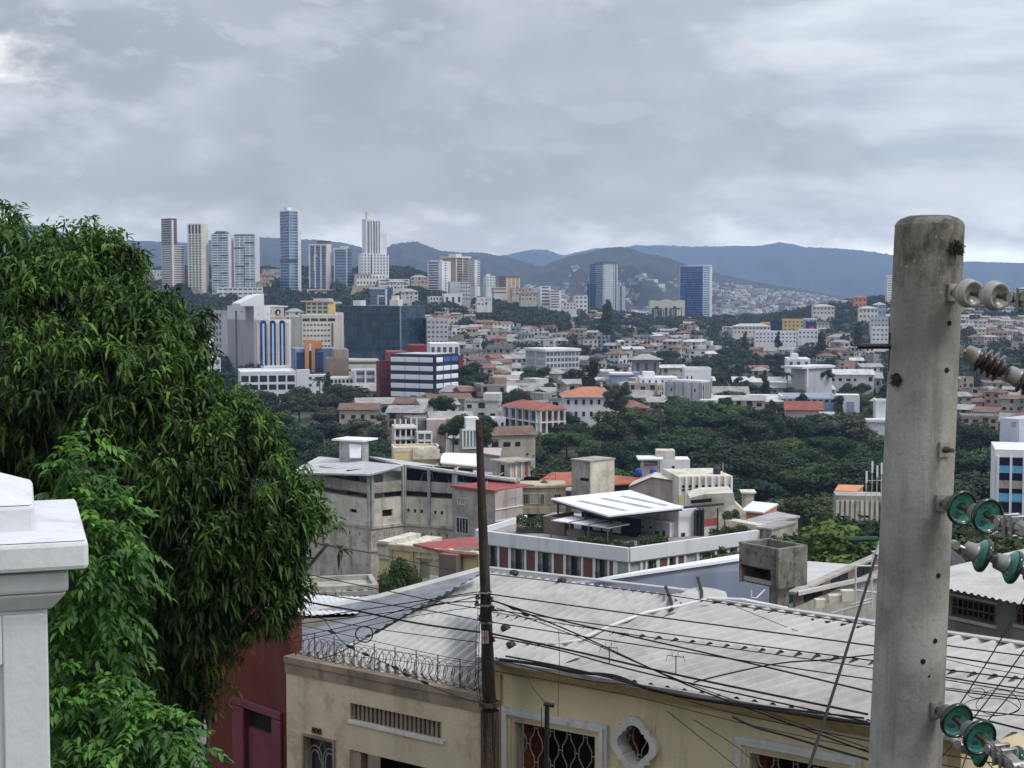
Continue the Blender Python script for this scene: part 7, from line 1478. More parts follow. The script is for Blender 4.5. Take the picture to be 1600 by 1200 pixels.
# lower right corner: street with a pale awning
st = [at(1500, 1150, 30), at(1660, 1150, 30), at(1660, 1260, 24), at(1500, 1260, 24)]
o = thing('tarpaulin', 'pale blue-white awning low at the right corner beyond the cream wall', 'tarpaulin', st[0]); st = planar(st); mb = MB(); corr(mb, st, st[3] - st[0], .3, .03); mb.build('sheet', mat('pale_blue_sheet', (176, 190, 214), var=.25, vs=1.5, rough=.5), o)  # one plain sheet stands in for the jumble of street and covers

# ---- brown wooden pole
Yp = 24.9; pb0 = at(770, 1230, Yp); pt0 = at(748, 656, Yp); dv = (pt0 - pb0) / (pt0.z - pb0.z)
def polept(py, dx=0, dy=0): z = at(760, py, Yp).z; q = pb0 + dv * (z - pb0.z); return Vector((q.x + dx, q.y + dy, z))
WP = thing('utility_pole', 'dark brown wooden utility pole carrying many cables before the pale roofs', 'pole', (pb0.x, pb0.y, -13))
mb = MB(); k = 22; pts = [pt0 + (Vector((pb0.x, pb0.y, pb0.z)) - pt0) * i / k for i in range(k + 1)] + [Vector((pb0.x + .03, pb0.y, -13))]
mb.tube(pts, [.058 + .0035 * i * (1 + .05 * math.sin(i * 2.3)) for i in range(k + 1)] + [.15], 12); mb.build('shaft', T['wood'], WP, smooth=True)
mb = MB(); q = polept(1098); mb.lathe(q, (0, 0, 1), [(-.05, .13), (-.05, .19), (.02, .19), (.02, .13)], 14); mb.lathe(polept(1115), (0, 0, 1), [(-1.5, .145), (-1.5, .165), (.05, .165), (.05, .145)], 14); mb.build('sleeve', T['rust'], WP)
mb = MB(); q = polept(1003, -.1, -.13); mb.box(q, (.13, 0, 0), (0, .02, 0), (0, 0, .22)); mb.build('tag_plate', T['trim'], WP); mb = MB(); mb.box(q + Vector((.02, -.006, .06)), (.09, 0, 0), (0, .005, 0), (0, 0, .07)); mb.build('tag_mark', C['orange'], WP)
for (py, dx) in ((930, -.13), (934, .1), (940, -.15), (948, .12), (962, -.1), (996, .1)): mb = MB(); q = polept(py, dx, -.1); mb.lathe(q, (0, 0, 1), [(-.05, 0), (-.05, .035), (-.02, .05), (0, .025), (.03, .045), (.05, 0)], 10); mb.build('spool_insulator', T['porcb'], WP)
for py in (925, 945, 972): mb = MB(); mb.lathe(polept(py), (0, 0, 1), [(-.015, .10), (-.015, .118), (.015, .118), (.015, .10)], 12); mb.build('band', T['galv'], WP)
mb = MB()
for i in range(7):
    x = -.12 + .03 * i; mb.tube([polept(940 + i * 6, x, -.13), polept(1000 + i * 9, x * 1.6 + .02 * math.sin(i * 3), -.2), polept(1060 + i * 8, x * 1.9, -.17), polept(1130 + i * 6, x, -.15), polept(1200, x * .8, -.14)], .006 + .003 * (i % 2), 4)
mb.build('down_leads', T['rubber'], WP)
# street light post in front of the grille
P = at(853, 1290, 20.5); Q = at(855, 1098, 20.5); o = thing('street_post', 'thin black post with a small crooked head before the hexagon grille', 'post', P); mb = MB(); mb.tube([Vector((P.x, P.y, -13)), P, Q], .035, 8); mb.build('shaft', T['black'], o)
mb = MB(); mb.tube([Q + Vector((-.05, 0, -.01)), Q + Vector((.10, 0, -.04))], .035, 8); mb.tube([Q + Vector((-.08, 0, -.07)), Q + Vector((-.08, 0, -.5))], .008, 4); mb.build('head', T['black'], o)

# ---- cables
def sag(P, Q, s_, n=18): return [P.lerp(Q, i / n) - Vector((0, 0, s_ * 4 * (i / n) * (1 - i / n))) for i in range(n + 1)]
CB = []
def cable(pts, Y0, Y1, r, lab, sg=0., name='cable', m=None, grp_='overhead cables'):
    """a wire through picture points, its distance running evenly from Y0 to Y1"""
    k = len(pts) - 1; P = [at(x, y, Y0 + (Y1 - Y0) * (x - pts[0][0]) / (pts[-1][0] - pts[0][0] + 1e-6)) for x, y in pts]
    out_ = []
    for i in range(k):
        p0, p1, p2, p3 = P[max(i - 1, 0)], P[i], P[i + 1], P[min(i + 2, k)]
        for j in range(8): t = j / 8; out_.append(.5 * ((2 * p1) + (p2 - p0) * t + (2 * p0 - 5 * p1 + 4 * p2 - p3) * t * t + (3 * p1 - p0 - 3 * p2 + p3) * t ** 3))
    out_.append(P[-1]); mb = MB(); mb.tube(out_, r, 5); c = sum(P, Vector()) / len(P)
    o = mb.build(name, m or T['rubber'], org=P[0]); tag(o, lab, 'cable', grp_); return o
ORDN = ['topmost', 'second', 'third', 'fourth', 'fifth', 'sixth', 'seventh', 'eighth', 'ninth', 'tenth', 'eleventh', 'twelfth', 'thirteenth', 'fourteenth']
Rt = [([(764, 897), (1000, 924), (1176, 950), (1420, 985)], .008), ([(764, 928), (996, 960), (1364, 1009), (1640, 1050)], .012), ([(768, 938), (872, 968), (1124, 1025), (1356, 1080), (1640, 1150)], .014), ([(768, 952), (996, 984), (1364, 1032), (1640, 1066)], .010), ([(768, 956), (990, 992), (1364, 1044), (1640, 1090)], .008),
      ([(768, 972), (948, 1000), (1364, 1062), (1640, 1098)], .010), ([(768, 990), (900, 1018), (1084, 1060), (1356, 1116)], .018), ([(770, 995), (870, 1015), (1010, 1052), (1356, 1128)], .013), ([(776, 940), (900, 990), (1060, 1064), (1200, 1118), (1370, 1180), (1500, 1228)], .013), ([(776, 950), (890, 990), (1040, 1054), (1240, 1128), (1400, 1184)], .008),
      ([(772, 1048), (980, 1086), (1152, 1128), (1356, 1172), (1500, 1200)], .007), ([(964, 1058), (1030, 1102), (1084, 1144), (1160, 1206)], .006), ([(996, 1070), (1070, 1116), (1144, 1162), (1190, 1200)], .006), ([(776, 1030), (900, 1060), (1010, 1075), (1130, 1110), (1370, 1160), (1600, 1200)], .009)]
for i, (p, r) in enumerate(Rt): cable(p, 24.8, 24.8 - (p[-1][0] - 770) * .0075, r, 'black cable right of the brown pole, %s from the top where it leaves' % ORDN[i] if i else 'black cable right of the brown pole, topmost where it leaves')
Lf = [([(778, 955), (695, 942), (589, 920), (493, 900), (380, 872)], .009), ([(760, 972), (686, 957), (589, 942), (476, 923), (360, 895)], .010), ([(750, 988), (652, 974), (559, 955), (453, 935), (340, 905)], .018), ([(746, 925), (669, 937), (559, 954), (463, 968), (350, 985)], .010), ([(746, 932), (690, 944), (610, 957), (465, 975), (380, 985)], .009), ([(748, 928), (670, 940), (560, 974), (440, 1000)], .008),
      ([(748, 1004), (597, 984), (504, 967), (420, 940)], .008), ([(752, 1036), (690, 1025), (567, 998), (460, 975)], .006), ([(750, 1042), (690, 1040), (600, 1030), (500, 1022)], .005), ([(745, 940), (660, 950), (540, 1015), (500, 1030)], .010), ([(700, 890), (589, 866), (500, 852)], .006), ([(745, 948), (640, 964), (520, 990), (452, 1006)], .006)]
for i, (p, r) in enumerate(Lf): cable(p, 24.8, 24.8 + (750 - p[-1][0]) * .006, r, 'black cable left of the brown pole, %s of the tangle there' % ORDN[i], grp_='overhead cables')
cable([(1084, 1066), (1140, 1052), (1220, 1036), (1300, 1030), (1420, 1016)], 22.0, 21.5, .012, 'cable shadow drawn as a dark strand rising right across the lower pale roof')  # solid dark strand drawn in place of a cable's shadow on the roof
cable([(1150, 948), (1200, 968), (1260, 990), (1360, 1012)], 26, 25, .006, 'thin stray wire lying on the upper right of the pale roof')
cable([(780, 1030), (840, 1038), (900, 1050), (960, 1056), (1010, 1075), (1080, 1090), (1200, 1108), (1350, 1130), (1500, 1142)], 23.6, 19.5, .028, 'thick bundle of black cables hugging the cream cornice')
cable([(790, 1025), (870, 1040), (950, 1058), (1060, 1086), (1180, 1102), (1350, 1122)], 23.5, 20.2, .016, 'second cable bundle pressed along the cream cornice')
cable([(1145, 1120), (1180, 1136), (1230, 1150), (1290, 1168), (1370, 1190)], 19.6, 18.4, .016, 'short black cable with clamps hanging under the cornice')
P = at(569, 991, 25.3); mb = MB(); mb.tube([P + Vector((.15 * math.cos(a), .03 * math.sin(2 * a), .14 * math.sin(a))) for a in np.linspace(0, 2 * math.pi * 2.9, 60)], .011, 5); tag(mb.build('cable_coil', T['rubber'], org=P), 'coil of spare black cable hanging left of the brown pole', 'cable coil')
for i, (x, y) in enumerate(((513, 985), (541, 1008), (566, 1020), (612, 1041), (630, 1052), (658, 1064), (796, 948), (815, 958))):
    P = at(x, y, 25.4); mb = MB(); mb.tube([P, P + Vector((.07, 0, -.03)), P + Vector((.13, 0, -.05))], [.018, .03, .015], 7); tag(mb.build('cable_splice', T['rubber'], org=P), 'small black cable splice, %s from the left of those near the brown pole' % (['first'] + ORDN[1:])[i], 'cable splice', 'cable splices')
cable([(500, 960), (541, 1008), (600, 1035), (660, 1066), (720, 1090), (750, 1098)], 25.6, 25, .007, 'drooping wire with splices in front of the razor coil')
cable([(873, 985), (874, 1040), (872, 1100), (872, 1120)], 22.6, 22.6, .005, 'thin wire hanging straight down the cream wall', m=T['rubber'])
cable([(810, 1030), (830, 1070), (850, 1096)], 22.6, 20.6, .006, 'thin wire dropping from the cornice to the black post head')
# wires right of the concrete pole
for i, (p, r) in enumerate((([(1440, 1003), (1520, 1014), (1640, 1030)], .010), ([(1440, 1020), (1530, 1042), (1640, 1060)], .006), ([(1440, 1052), (1540, 1068), (1640, 1082)], .012), ([(1440, 1070), (1540, 1082), (1640, 1092)], .008), ([(1440, 1098), (1540, 1112), (1640, 1122)], .010))): cable(p, 20.5, 19.8, r, 'black cable right of the concrete pole, %s of that set' % ORDN[i])
for i, (cx_, cy_, rx, ry) in enumerate(((1527, 1083, 14, 8), (1560, 1098, 34, 20), (1545, 1105, 46, 14))):
    pts = [at(cx_ + rx * math.cos(a) * (1 + .1 * math.sin(3 * a)), cy_ + ry * math.sin(a), 20) for a in np.linspace(0, 6.28, 30)]; mb = MB(); mb.tube(pts, .006, 4); tag(mb.build('wire_loop', T['rubber'], org=pts[0]), 'loose wire loop right of the concrete pole, %s of the three' % ['smallest', 'roundest', 'widest and lowest'][i], 'wire loop', 'loose wire loops')
for i, (a, b2) in enumerate((((1500, 1140), (1560, 1210)), ((1520, 1130), (1500, 1210)), ((1510, 1128), (1620, 1190)), ((1540, 1128), (1590, 1210)), ((1496, 1150), (1640, 1180)), ((1620, 900), (1480, 1130)), ((1640, 1000), (1540, 1130)), ((1640, 960), (1450, 1210)))): cable([a, ((a[0] + b2[0]) / 2 + 2, (a[1] + b2[1]) / 2 + 4), b2], 17, 16.5, .008, 'slanting black wire in the lower right tangle, %s counted from the left' % ORDN[i].replace('topmost', 'first'))

# ---- concrete pole with its insulators (6 m away)
YK = 6.0; kt, kb = at(1452.5, 352, YK), at(1413.5, 1200, YK); kd = (kb - kt) / (kt.z - kb.z)
KP = thing('concrete_pole', 'tall round grey concrete pole with mossy stained top at the right', 'pole', (kb.x, kb.y, -12.6)); mb = MB()
rt, rb_ = 52.5 / F * YK, 56.5 / F * YK; H_ = kt.z - kb.z; pts, rs = [], []
for a in (0, 25, 50, 70, 85): pts.append(kt + Vector((0, 0, .045 * math.cos(R(90 - (90 - a))) * 1)) if False else kt + Vector((0, 0, .042 * math.cos(R(a))))); rs.append(max(.002, rt * (.0 if a == 0 else (.60, .82, .94, .99)[(25, 50, 70, 85).index(a)])))
for i in range(40): pts.append(kt + kd * (H_ * i / 39)); rs.append(rt + (rb_ - rt) * i / 39)
pts.append(kb + kd * 10); rs.append(rb_ + .06); mb.tube(pts, rs, 40)
m_k = bpy.data.materials.new('stained_pole_concrete'); m_k.use_nodes = True; t = NT(m_k.node_tree); b_ = m_k.node_tree.nodes['Principled BSDF']; gpos = t.n('ShaderNodeNewGeometry').outputs['Position']; sx = t.n('ShaderNodeSeparateXYZ'); t.l(gpos, sx.inputs[0])
base_ = t.mix(t.ramp(t.noise(gpos, 3.0, 6, .6), .3, .7), lin((120, 117, 112)), lin((162, 159, 153)))
base_ = t.mix(t.math('MULTIPLY', t.ramp(t.noise(t.vmath('MULTIPLY', gpos, (1, 1, .06)), 14, 5, .6), .5, .7), .45), base_, lin((96, 92, 88)))
fine_ = t.ramp(t.noise(gpos, 55, 6, .7), .50, .72); base_ = t.mix(t.math('MULTIPLY', fine_, .35), base_, lin((84, 80, 76)))
top_ = t.ramp(t.math('ADD', sx.outputs[2], t.math('MULTIPLY', t.noise(gpos, 6, 6, .65), .7)), .12, .62)
moss = t.mix(t.ramp(t.noise(t.vmath('MULTIPLY', gpos, (1, 1, .5)), 22, 8, .7, .5), .38, .62), lin((50, 47, 42)), lin((112, 105, 93)))
base_ = t.mix(t.math('MULTIPLY', top_, .85), base_, moss); lich = t.ramp(t.noise(gpos, 40, 6, .7, 1.0), .60, .68)
base_ = t.mix(t.math('MULTIPLY', t.math('MULTIPLY', lich, top_), .7), base_, lin((196, 188, 172)))
t.l(base_, b_.inputs['Base Color']); b_.inputs['Roughness'].default_value = .92; b_.inputs['Specular IOR Level'].default_value = .2; bn = t.n('ShaderNodeBump'); bn.inputs['Distance'].default_value = .004; t.l(t.noise(gpos, 45, 6, .7), bn.inputs['Height']); t.l(bn.outputs[0], b_.inputs['Normal'])
mb.build('shaft', m_k, KP, smooth=True)
def kface(px, py, out=.0):
    """point on the pole's surface seen at that pixel"""
    cx = kt + kd * ((py - 352) / 848 * H_); r_ = rt + (rb_ - rt) * (py - 352) / 848 + out; c0 = at(0, py, YK); x = at(px, py, YK).x - cx.x; y = -math.sqrt(max(0, r_ * r_ - x * x)); n = Vector((x, y, 0)).normalized(); p = Vector((cx.x, YK, at(px, py, YK).z)) + Vector((x, y, 0)); return p, n
for (px, py) in ((1469, 504), (1465, 576), (1452, 890), (1447, 990), (1427, 1020), (1437, 1043)): p, n = kface(px, py); mb = MB(); mb.lathe(p - n * .01, n, [(0, .0105 if py != 1043 else .005), (.012, .0105 if py != 1043 else .005), (.0125, 0)], 14); mb.build('bolt_hole_disc', T['dark'], KP)  # flat dark discs, the shade inside the holes put into their colour
def plate(px, py, w, h):
    p, n = kface(px, py, .004); s_ = Vector((-n.y, n.x, 0)); o = thing('eye_bolt', None, 'x', p) if False else None; mb = MB(); mb.box(p - s_ * w / 2 - Vector((0, 0, h / 2)) - n * .004, s_ * w, Vector((0, 0, h)), n * .010); o = mb.build('bolt_plate', T['galv'], KP, bevel=.002)
    mb = MB(); mb.lathe(p, n, [(0, .014), (.018, .014), (.018, 0)], 6); mb.tube([p + n * .01, p + n * .05], .009, 8); mb.build('nut', T['rust'], o); return p, n
for (px, py) in ((1461, 697),): plate(px, py, .055, .062)
P1, N1 = plate(1457, 778, .062, .066); P2, N2 = plate(1449, 1095, .062, .066); P0, N0 = plate(1474, 457, .05, .07)
mb = MB(); a, b2 = at(1340, 541, 5.95), at(1392, 541, 5.95); mb.tube([a, b2], .011, 8); mb.tube([at(1391.5, 520, 6.0), at(1389.5, 580, 6.0)], .005, 6); mb.build('through_bolt', T['black'], KP)
def tuft(px, py, sx_, n=90, seed=1):
    p, n_ = kface(px, py); g_ = random.Random(seed); mb = MB()
    for _ in range(n):
        d = Vector((g_.gauss(0, 1), g_.gauss(0, .6), g_.gauss(-.2, 1))).normalized() + n_ * .5; mb.tube([p + d * .01, p + d * sx_ * g_.uniform(.3, .8) , p + d * sx_ * g_.uniform(.7, 1.1) + Vector((0, 0, -sx_ * .4))], [.004, .003, .001], 3)
    o = thing('air_plant', 'dark dry tuft of air plant on the concrete pole, the %s one' % ('upper' if py < 450 else 'lower left'), 'plant', p, 'air plants on the pole'); mb.build('leaves', T['plant'], o)
tuft(1476, 386, .034, 150, 1); tuft(1396, 588, .028, 120, 2)

# insulator strings
def disc_glass(mb, c, ax, r, m=0): mb.lathe(c, ax, [(-.020, .0), (-.020, r * .34), (-.012, r * .62), (.006, r * .92), (.022, r), (.030, r * .96), (.026, r * .84), (.012, r * .72), (.022, r * .60), (.010, r * .48), (.020, r * .36), (.006, r * .2), (.006, 0)], 32, m)
def string(name, label, start, ax, n, r, kind, sp_=.146, cat='insulator', link=.06, grp_='insulator strings on the concrete pole'):
    ax = Vector(ax).normalized(); o = thing(name, label, cat, start, grp_); mb = MB(); side = ax.cross(Vector((0, 0, 1))).normalized()
    up_ = side.cross(ax)
    for s_ in (-1, 1): mb.tube([start + side * .014 * s_, start + ax * link + side * .014 * s_], .008, 6)
    mb.lathe(start, side, [(-.025, 0), (-.025, .018), (.025, .018), (.025, 0)], 10); mb.build('shackle', T['galv'], o); p = start + ax * (link + .02)
    for k in range(n):
        m_ = T['glass'] if kind == 'g' else T['porc'] if kind == 'w' else T['porcb']; mb = MB(); mb.lathe(p, ax, [(-.05, 0), (-.05, .020), (-.042, .034), (-.005, .038), (.004, .044), (.004, 0)], 20); d_ = mb.build('metal_cap', T['galv'] if kind != 'w' else T['porc'], o, smooth=True)
        mb = MB()
        if kind == 'g': disc_glass(mb, p + ax * .015, ax, r); mb.lathe(p + ax * .015, ax, [(.018, r * .90), (.012, r * 1.0), (.022, r * 1.05), (.034, r * 1.0), (.032, r * .89), (.018, r * .90)], 36, 1)
        elif kind == 'w': mb.lathe(p + ax * .01, ax, [(-.03, 0), (-.03, r * .55), (-.02, r * .9), (-.004, r), (.008, r * .98), (.010, r * .90), (.016, r * .93), (.030, r * .9), (.034, r * .80), (.026, r * .62), (.012, r * .5), (.012, 0)], 32)
        else: mb.lathe(p + ax * .01, ax, [(0, 0), (0, .04)] + [(q * .028 + e, r * (f + .02 * q)) for q in range(4) for e, f in ((.0, .62), (.006, .98), (.012, .98), (.018, .58))] + [(.115, .03), (.115, 0)], 28)
        mb.build({'g': 'glass_disc', 'w': 'porcelain_disc', 'b': 'ribbed_skirt'}[kind], [m_, mat('dark_green_glass_rim', (16, 44, 38), rough=.15, spec=.6)] if kind == 'g' else m_, o, smooth=True); mb = MB(); q = p + ax * (.03 if kind != 'b' else .11); mb.tube([q, p + ax * (sp_ - .045)], .010, 8); mb.lathe(p + ax * (sp_ - .06), side, [(-.02, 0), (-.02, .016), (.02, .016), (.02, 0)], 10); mb.build('pin', T['rust'], o); p = p + ax * sp_
    return o, p - ax * .04, ax
def clamp(o, p, ax, L=.20):
    side = ax.cross(Vector((0, 0, 1))).normalized(); up_ = side.cross(ax); mb = MB()
    for s_ in (-1, 1): mb.prism([p + side * .020 * s_ + up_ * .022, p + side * .016 * s_ - up_ * .028, p + ax * L + side * .014 * s_ - up_ * .022, p + ax * L + side * .014 * s_ + up_ * .014], side * .006)
    mb.lathe(p + ax * .02, side, [(-.034, 0), (-.034, .018), (.034, .018), (.034, 0)], 10); mb.lathe(p + ax * (L - .03), side, [(-.036, 0), (-.036, .020), (.036, .020), (.036, 0)], 10)
    mb.lathe(p, ax, [(0, 0), (0, .020), (.04, .030), (L * .6, .026), (L, .014), (L, 0)], 12)
    for k in range(2): mb.tube([p + ax * (.06 + .04 * k) + up_ * .035 - side * .03, p + ax * (.06 + .04 * k) - up_ * .045 - side * .028, p + ax * (.06 + .04 * k) - up_ * .045 + side * .028, p + ax * (.06 + .04 * k) + up_ * .035 + side * .03, p + ax * (.06 + .04 * k) + up_ * .035 - side * .03], .007, 6)
    mb.tube([p + ax * .03 - up_ * .02, p + ax * (L + .05) - up_ * .03, p + ax * (L + .10) - up_ * .07], .012, 8); mb.build('dead_end_clamp', T['galv'], o, smooth=False); return p + ax * L
def conductor(p, pts, r, lab, name='conductor'):
    P = [p] + pts; mb = MB(); mb.tube(P, r, 8); tag(mb.build(name, T['alu'], org=p), lab, 'cable', 'line conductors at the pole')
A1 = Vector((.62, -.76, -.03))
o, p, ax = string('insulator_string', 'two white porcelain discs in a row, highest of the insulator strings', P0 + N0 * .04 + Vector((0, 0, .0)), (.36, -.92, -.06), 2, .058, 'w', .155, link=.02)
p = clamp(o, p, ax); conductor(p, [p + Vector((.15, -.02, -.03)), p + Vector((.6, .2, -.03)), p + Vector((3, 1.5, -.05))], .016, 'wrapped conductor leaving the white porcelain discs to the right')
ks, kn = kface(1497, 545); ks = at(1500, 546, 6.1)
o, p, ax = string('insulator_string', 'brown ribbed porcelain insulator string slanting down right beside the pole', ks, (.80, -.12, -.40), 4, .058, 'b', .19, link=.05)
for s_, e_ in ((0, 0),): pass
o, p, ax = string('insulator_string', 'pair of green glass discs facing the viewer at the middle of the pole', P1 + N1 * .045, (.34, -.93, -.07), 2, .067, 'g', .155, link=.02)
p = clamp(o, p, ax); conductor(p, [p + Vector((.10, 0, -.03)), p + Vector((.5, .1, -.10)), p + Vector((2.5, .8, -.4))], .013, 'grey conductor running right from the middle green discs'); conductor(p + Vector((-.02, 0, .03)), [p + Vector((.3, .3, .04)), p + Vector((3, 3, .1))], .012, 'thin pale rod above the conductor of the middle green discs')
o, p, ax = string('insulator_string', 'side-on green glass bells with pale caps below the middle pair', at(1492, 851, 6.12), (.86, -.05, -.33), 3, .070, 'g', .135, link=.07)
o, p, ax = string('insulator_string', 'pair of green glass discs facing the viewer, lowest on the pole', P2 + N2 * .045, (.32, -.93, -.17), 2, .070, 'g', .15, link=.02)
p = clamp(o, p, ax); conductor(p, [p + Vector((.06, 0, -.05)), p + Vector((.35, .1, -.26)), p + Vector((1.6, .6, -1.2))], .014, 'grey conductor falling right from the lowest green discs')
o, p, ax = string('insulator_string', 'green glass bells half hidden behind the lowest pair', at(1494, 1160, 6.35), (.80, -.05, -.26), 3, .070, 'g', .15, link=.06)
# guy wire and green bracket beside the pole
mb = MB(); a, b2 = at(1369, 868, 9.2), at(1262, 1206, 7.6); mb.tube([a, a.lerp(b2, .5) + Vector((0, 0, -.01)), b2], .0085, 6); tag(mb.build('guy_wire', T['rubber'], org=b2), 'thick dark stay wire slanting down left from beside the concrete pole', 'stay wire')
mb = MB(); mb.tube([a, a + (a - b2).normalized() * .14], [.012, .016], 8); mb.tube([a + (a - b2).normalized() * .14, a + (a - b2).normalized() * .3], .007, 6); tag(mb.build('turnbuckle', T['galv'], org=a), 'small grey fitting at the upper end of the dark stay wire', 'fitting')
mb = MB(); a = at(1325, 843, 11); mb.tube([a, at(1371, 842, 11)], .022, 8); tag(mb.build('bracket_arm', mat('green_paint', (44, 74, 60)), org=a), 'short horizontal dark green arm left of the concrete pole', 'bracket')

# ---- white pillar in the lower left corner
Yw = 3.0
def X_(px, Y=Yw): return at(px, 1000, Y).x
t_ = thing('masonry_pillar', 'white painted masonry pillar with stepped moulded cap in the lower left corner', 'pillar', (at(-110, 1000, 3.3).x, 3.3, -1.9))
pc_ = Vector((at(-110, 1000, 3.3).x, 3.3, 0)); pa = R(18.5); pf = Fr(pc_, (math.cos(pa), math.sin(pa), 0))
def sqr(mb, hx, z0, z1, hx2=None):
    hx2 = hx2 or hx; v = [pf.p(sx * h_, sy * h_, z) for z, h_ in ((z0, hx), (z1, hx2)) for sx, sy in ((-1, -1), (1, -1), (1, 1), (-1, 1))]
    mb.add(v, [(0, 3, 2, 1), (4, 5, 6, 7), (0, 1, 5, 4), (1, 2, 6, 5), (2, 3, 7, 6), (3, 0, 4, 7)])
def hxp(px):   # half width whose front right corner shows at px
    lo, hi = .05, .8
    for _ in range(40):
        m_ = (lo + hi) / 2; q = pf.p(m_, -m_, 0)
        if q.x / q.y < uof(px, 900): lo = m_
        else: hi = m_
    return lo
def zf(py, hx): q = pf.p(hx, -hx, 0); return at(800, py, q.y).z
h0, h1, h2, h3, h4 = hxp(73), hxp(89), hxp(107), hxp(139), hxp(56)
mb = MB(); sqr(mb, h0, -1.9, zf(953, h1)); mb.build('shaft', T['white'], t_, bevel=.006)
mb = MB(); sqr(mb, h1 - .012, zf(953, h1), zf(926, h2), h1 + .02); mb.build('lower_moulding', T['white'], t_, bevel=.006)
mb = MB(); sqr(mb, h2, zf(925, h2), zf(893, h2)); mb.build('upper_moulding', T['white'], t_, bevel=.008)
zc_ = zf(829, h4); mb = MB(); sqr(mb, h3, zf(890, h3), zf(845, h3)); sqr(mb, h3, zf(845, h3) + .0005, zc_, h4 + .004); mb.build('cap_slab', T['white'], t_, bevel=.010)
mb = MB(); sqr(mb, h4, zc_ - .03, zf(790, h4)); sqr(mb, h4, zf(790, h4) + .0005, zf(790, h4) + .085, .03); mb.build('cap_block', T['white'], t_, bevel=.008)
# raised borders leave a sunk panel on the shaft face
fz = pf.shift(0, -h0, 0); x5, _ = fz.xz(6, 1100); _, zp = fz.xz(3, 1038); mb = MB(); fz.box(mb, x5, h0 - .001, -.012, 0, -1.9, zf(956, h0)); fz.box(mb, -h0, x5 - .0005, -.012, 0, zp, zf(956, h0)); mb.build('face_border', T['white'], t_, bevel=.004)
# ================================================================ the big mango tree and the light green tree in front of it
def blades(base, dirs, droop, L, Wd, tints, name, m, gq, fold=.25):
    """curved leaf blades, folded along the midrib"""
    n = len(base); up = np.array([0, 0, 1.0]); d = dirs / (np.linalg.norm(dirs, axis=1, keepdims=True) + 1e-9)
    side = np.cross(d, up) + gq.normal(size=(n, 3)) * .35; side -= d * (side * d).sum(1, keepdims=True); side /= np.linalg.norm(side, axis=1, keepdims=True) + 1e-9
    nr = np.cross(side, d); L_ = L[:, None]; W_ = Wd[:, None]; D = droop[:, None]
    def pt(s): return base + d * L_ * s - up * (D * L_ * s * s)
    p0, p1, p2, p3 = pt(0), pt(.35), pt(.72), pt(1.0); f = nr * W_ * fold
    V = np.stack([p0, p1 - side * W_ * .5 + f, p1, p1 + side * W_ * .5 + f, p2 - side * W_ * .40 + f, p2, p2 + side * W_ * .40 + f, p3], 1)
    quads = np.array([[1, 4, 5, 2], [2, 5, 6, 3]]); tris = np.array([[0, 1, 2], [0, 2, 3], [4, 7, 5], [5, 7, 6]])
    off = (np.arange(n) * 8)[:, None, None]; Q = (quads[None] + off).reshape(-1, 4); Tr = (tris[None] + off).reshape(-1, 3)
    me = bpy.data.meshes.new(name); me.vertices.add(n * 8); me.vertices.foreach_set('co', V.reshape(-1).astype(np.float32))
    lv = np.concatenate([Q.reshape(-1), Tr.reshape(-1)]).astype(np.int32); me.loops.add(len(lv)); me.loops.foreach_set('vertex_index', lv)
    ls = np.concatenate([np.arange(len(Q)) * 4, len(Q) * 4 + np.arange(len(Tr)) * 3]).astype(np.int32); lt = np.concatenate([np.full(len(Q), 4), np.full(len(Tr), 3)]).astype(np.int32)
    me.polygons.add(len(ls)); me.polygons.foreach_set('loop_start', ls); me.polygons.foreach_set('loop_total', lt)
    a = me.attributes.new('tint', 'FLOAT', 'FACE'); tt = np.concatenate([np.repeat(tints, 2), np.repeat(tints, 4)]); a.data.foreach_set('value', np.clip(tt, 0, 1).astype(np.float32))
    me.materials.append(m); me.update(calc_edges=True); return me
def lobes(spec, dens, gq, inner=.25):
    """twig tips over the shells of many lobes: position, outward direction, and how high on its lobe each sits"""
    P, Dn, Hh = [], [], []
    for (px, py, r, Y) in spec:
        c = np.array(at(px, py, Y)); rm = r / F * Y; k = int(dens * rm * rm * 12.6); d = gq.normal(size=(k, 3)); d /= np.linalg.norm(d, axis=1, keepdims=True)
        q = gq.uniform(.70, 1.0, (k, 1)) + .22 * gq.uniform(0, 1, (k, 1)) ** 5; q[gq.uniform(size=k) < inner] *= .6; lump = 1 + .26 * np.sin(d[:, :1] * 7 + px) * np.cos(d[:, 2:] * 6 + py)
        P.append(c + d * q * rm * lump); Dn.append(d); Hh.append(d[:, 2] + (q[:, 0] - 1))
    return np.concatenate(P), np.concatenate(Dn), np.concatenate(Hh)
gq = np.random.default_rng(11)
m_mango = leafmat('mango_leaf', (27, 41, 26), (98, 130, 60), rough=.6, trans=.15, spec=.15)
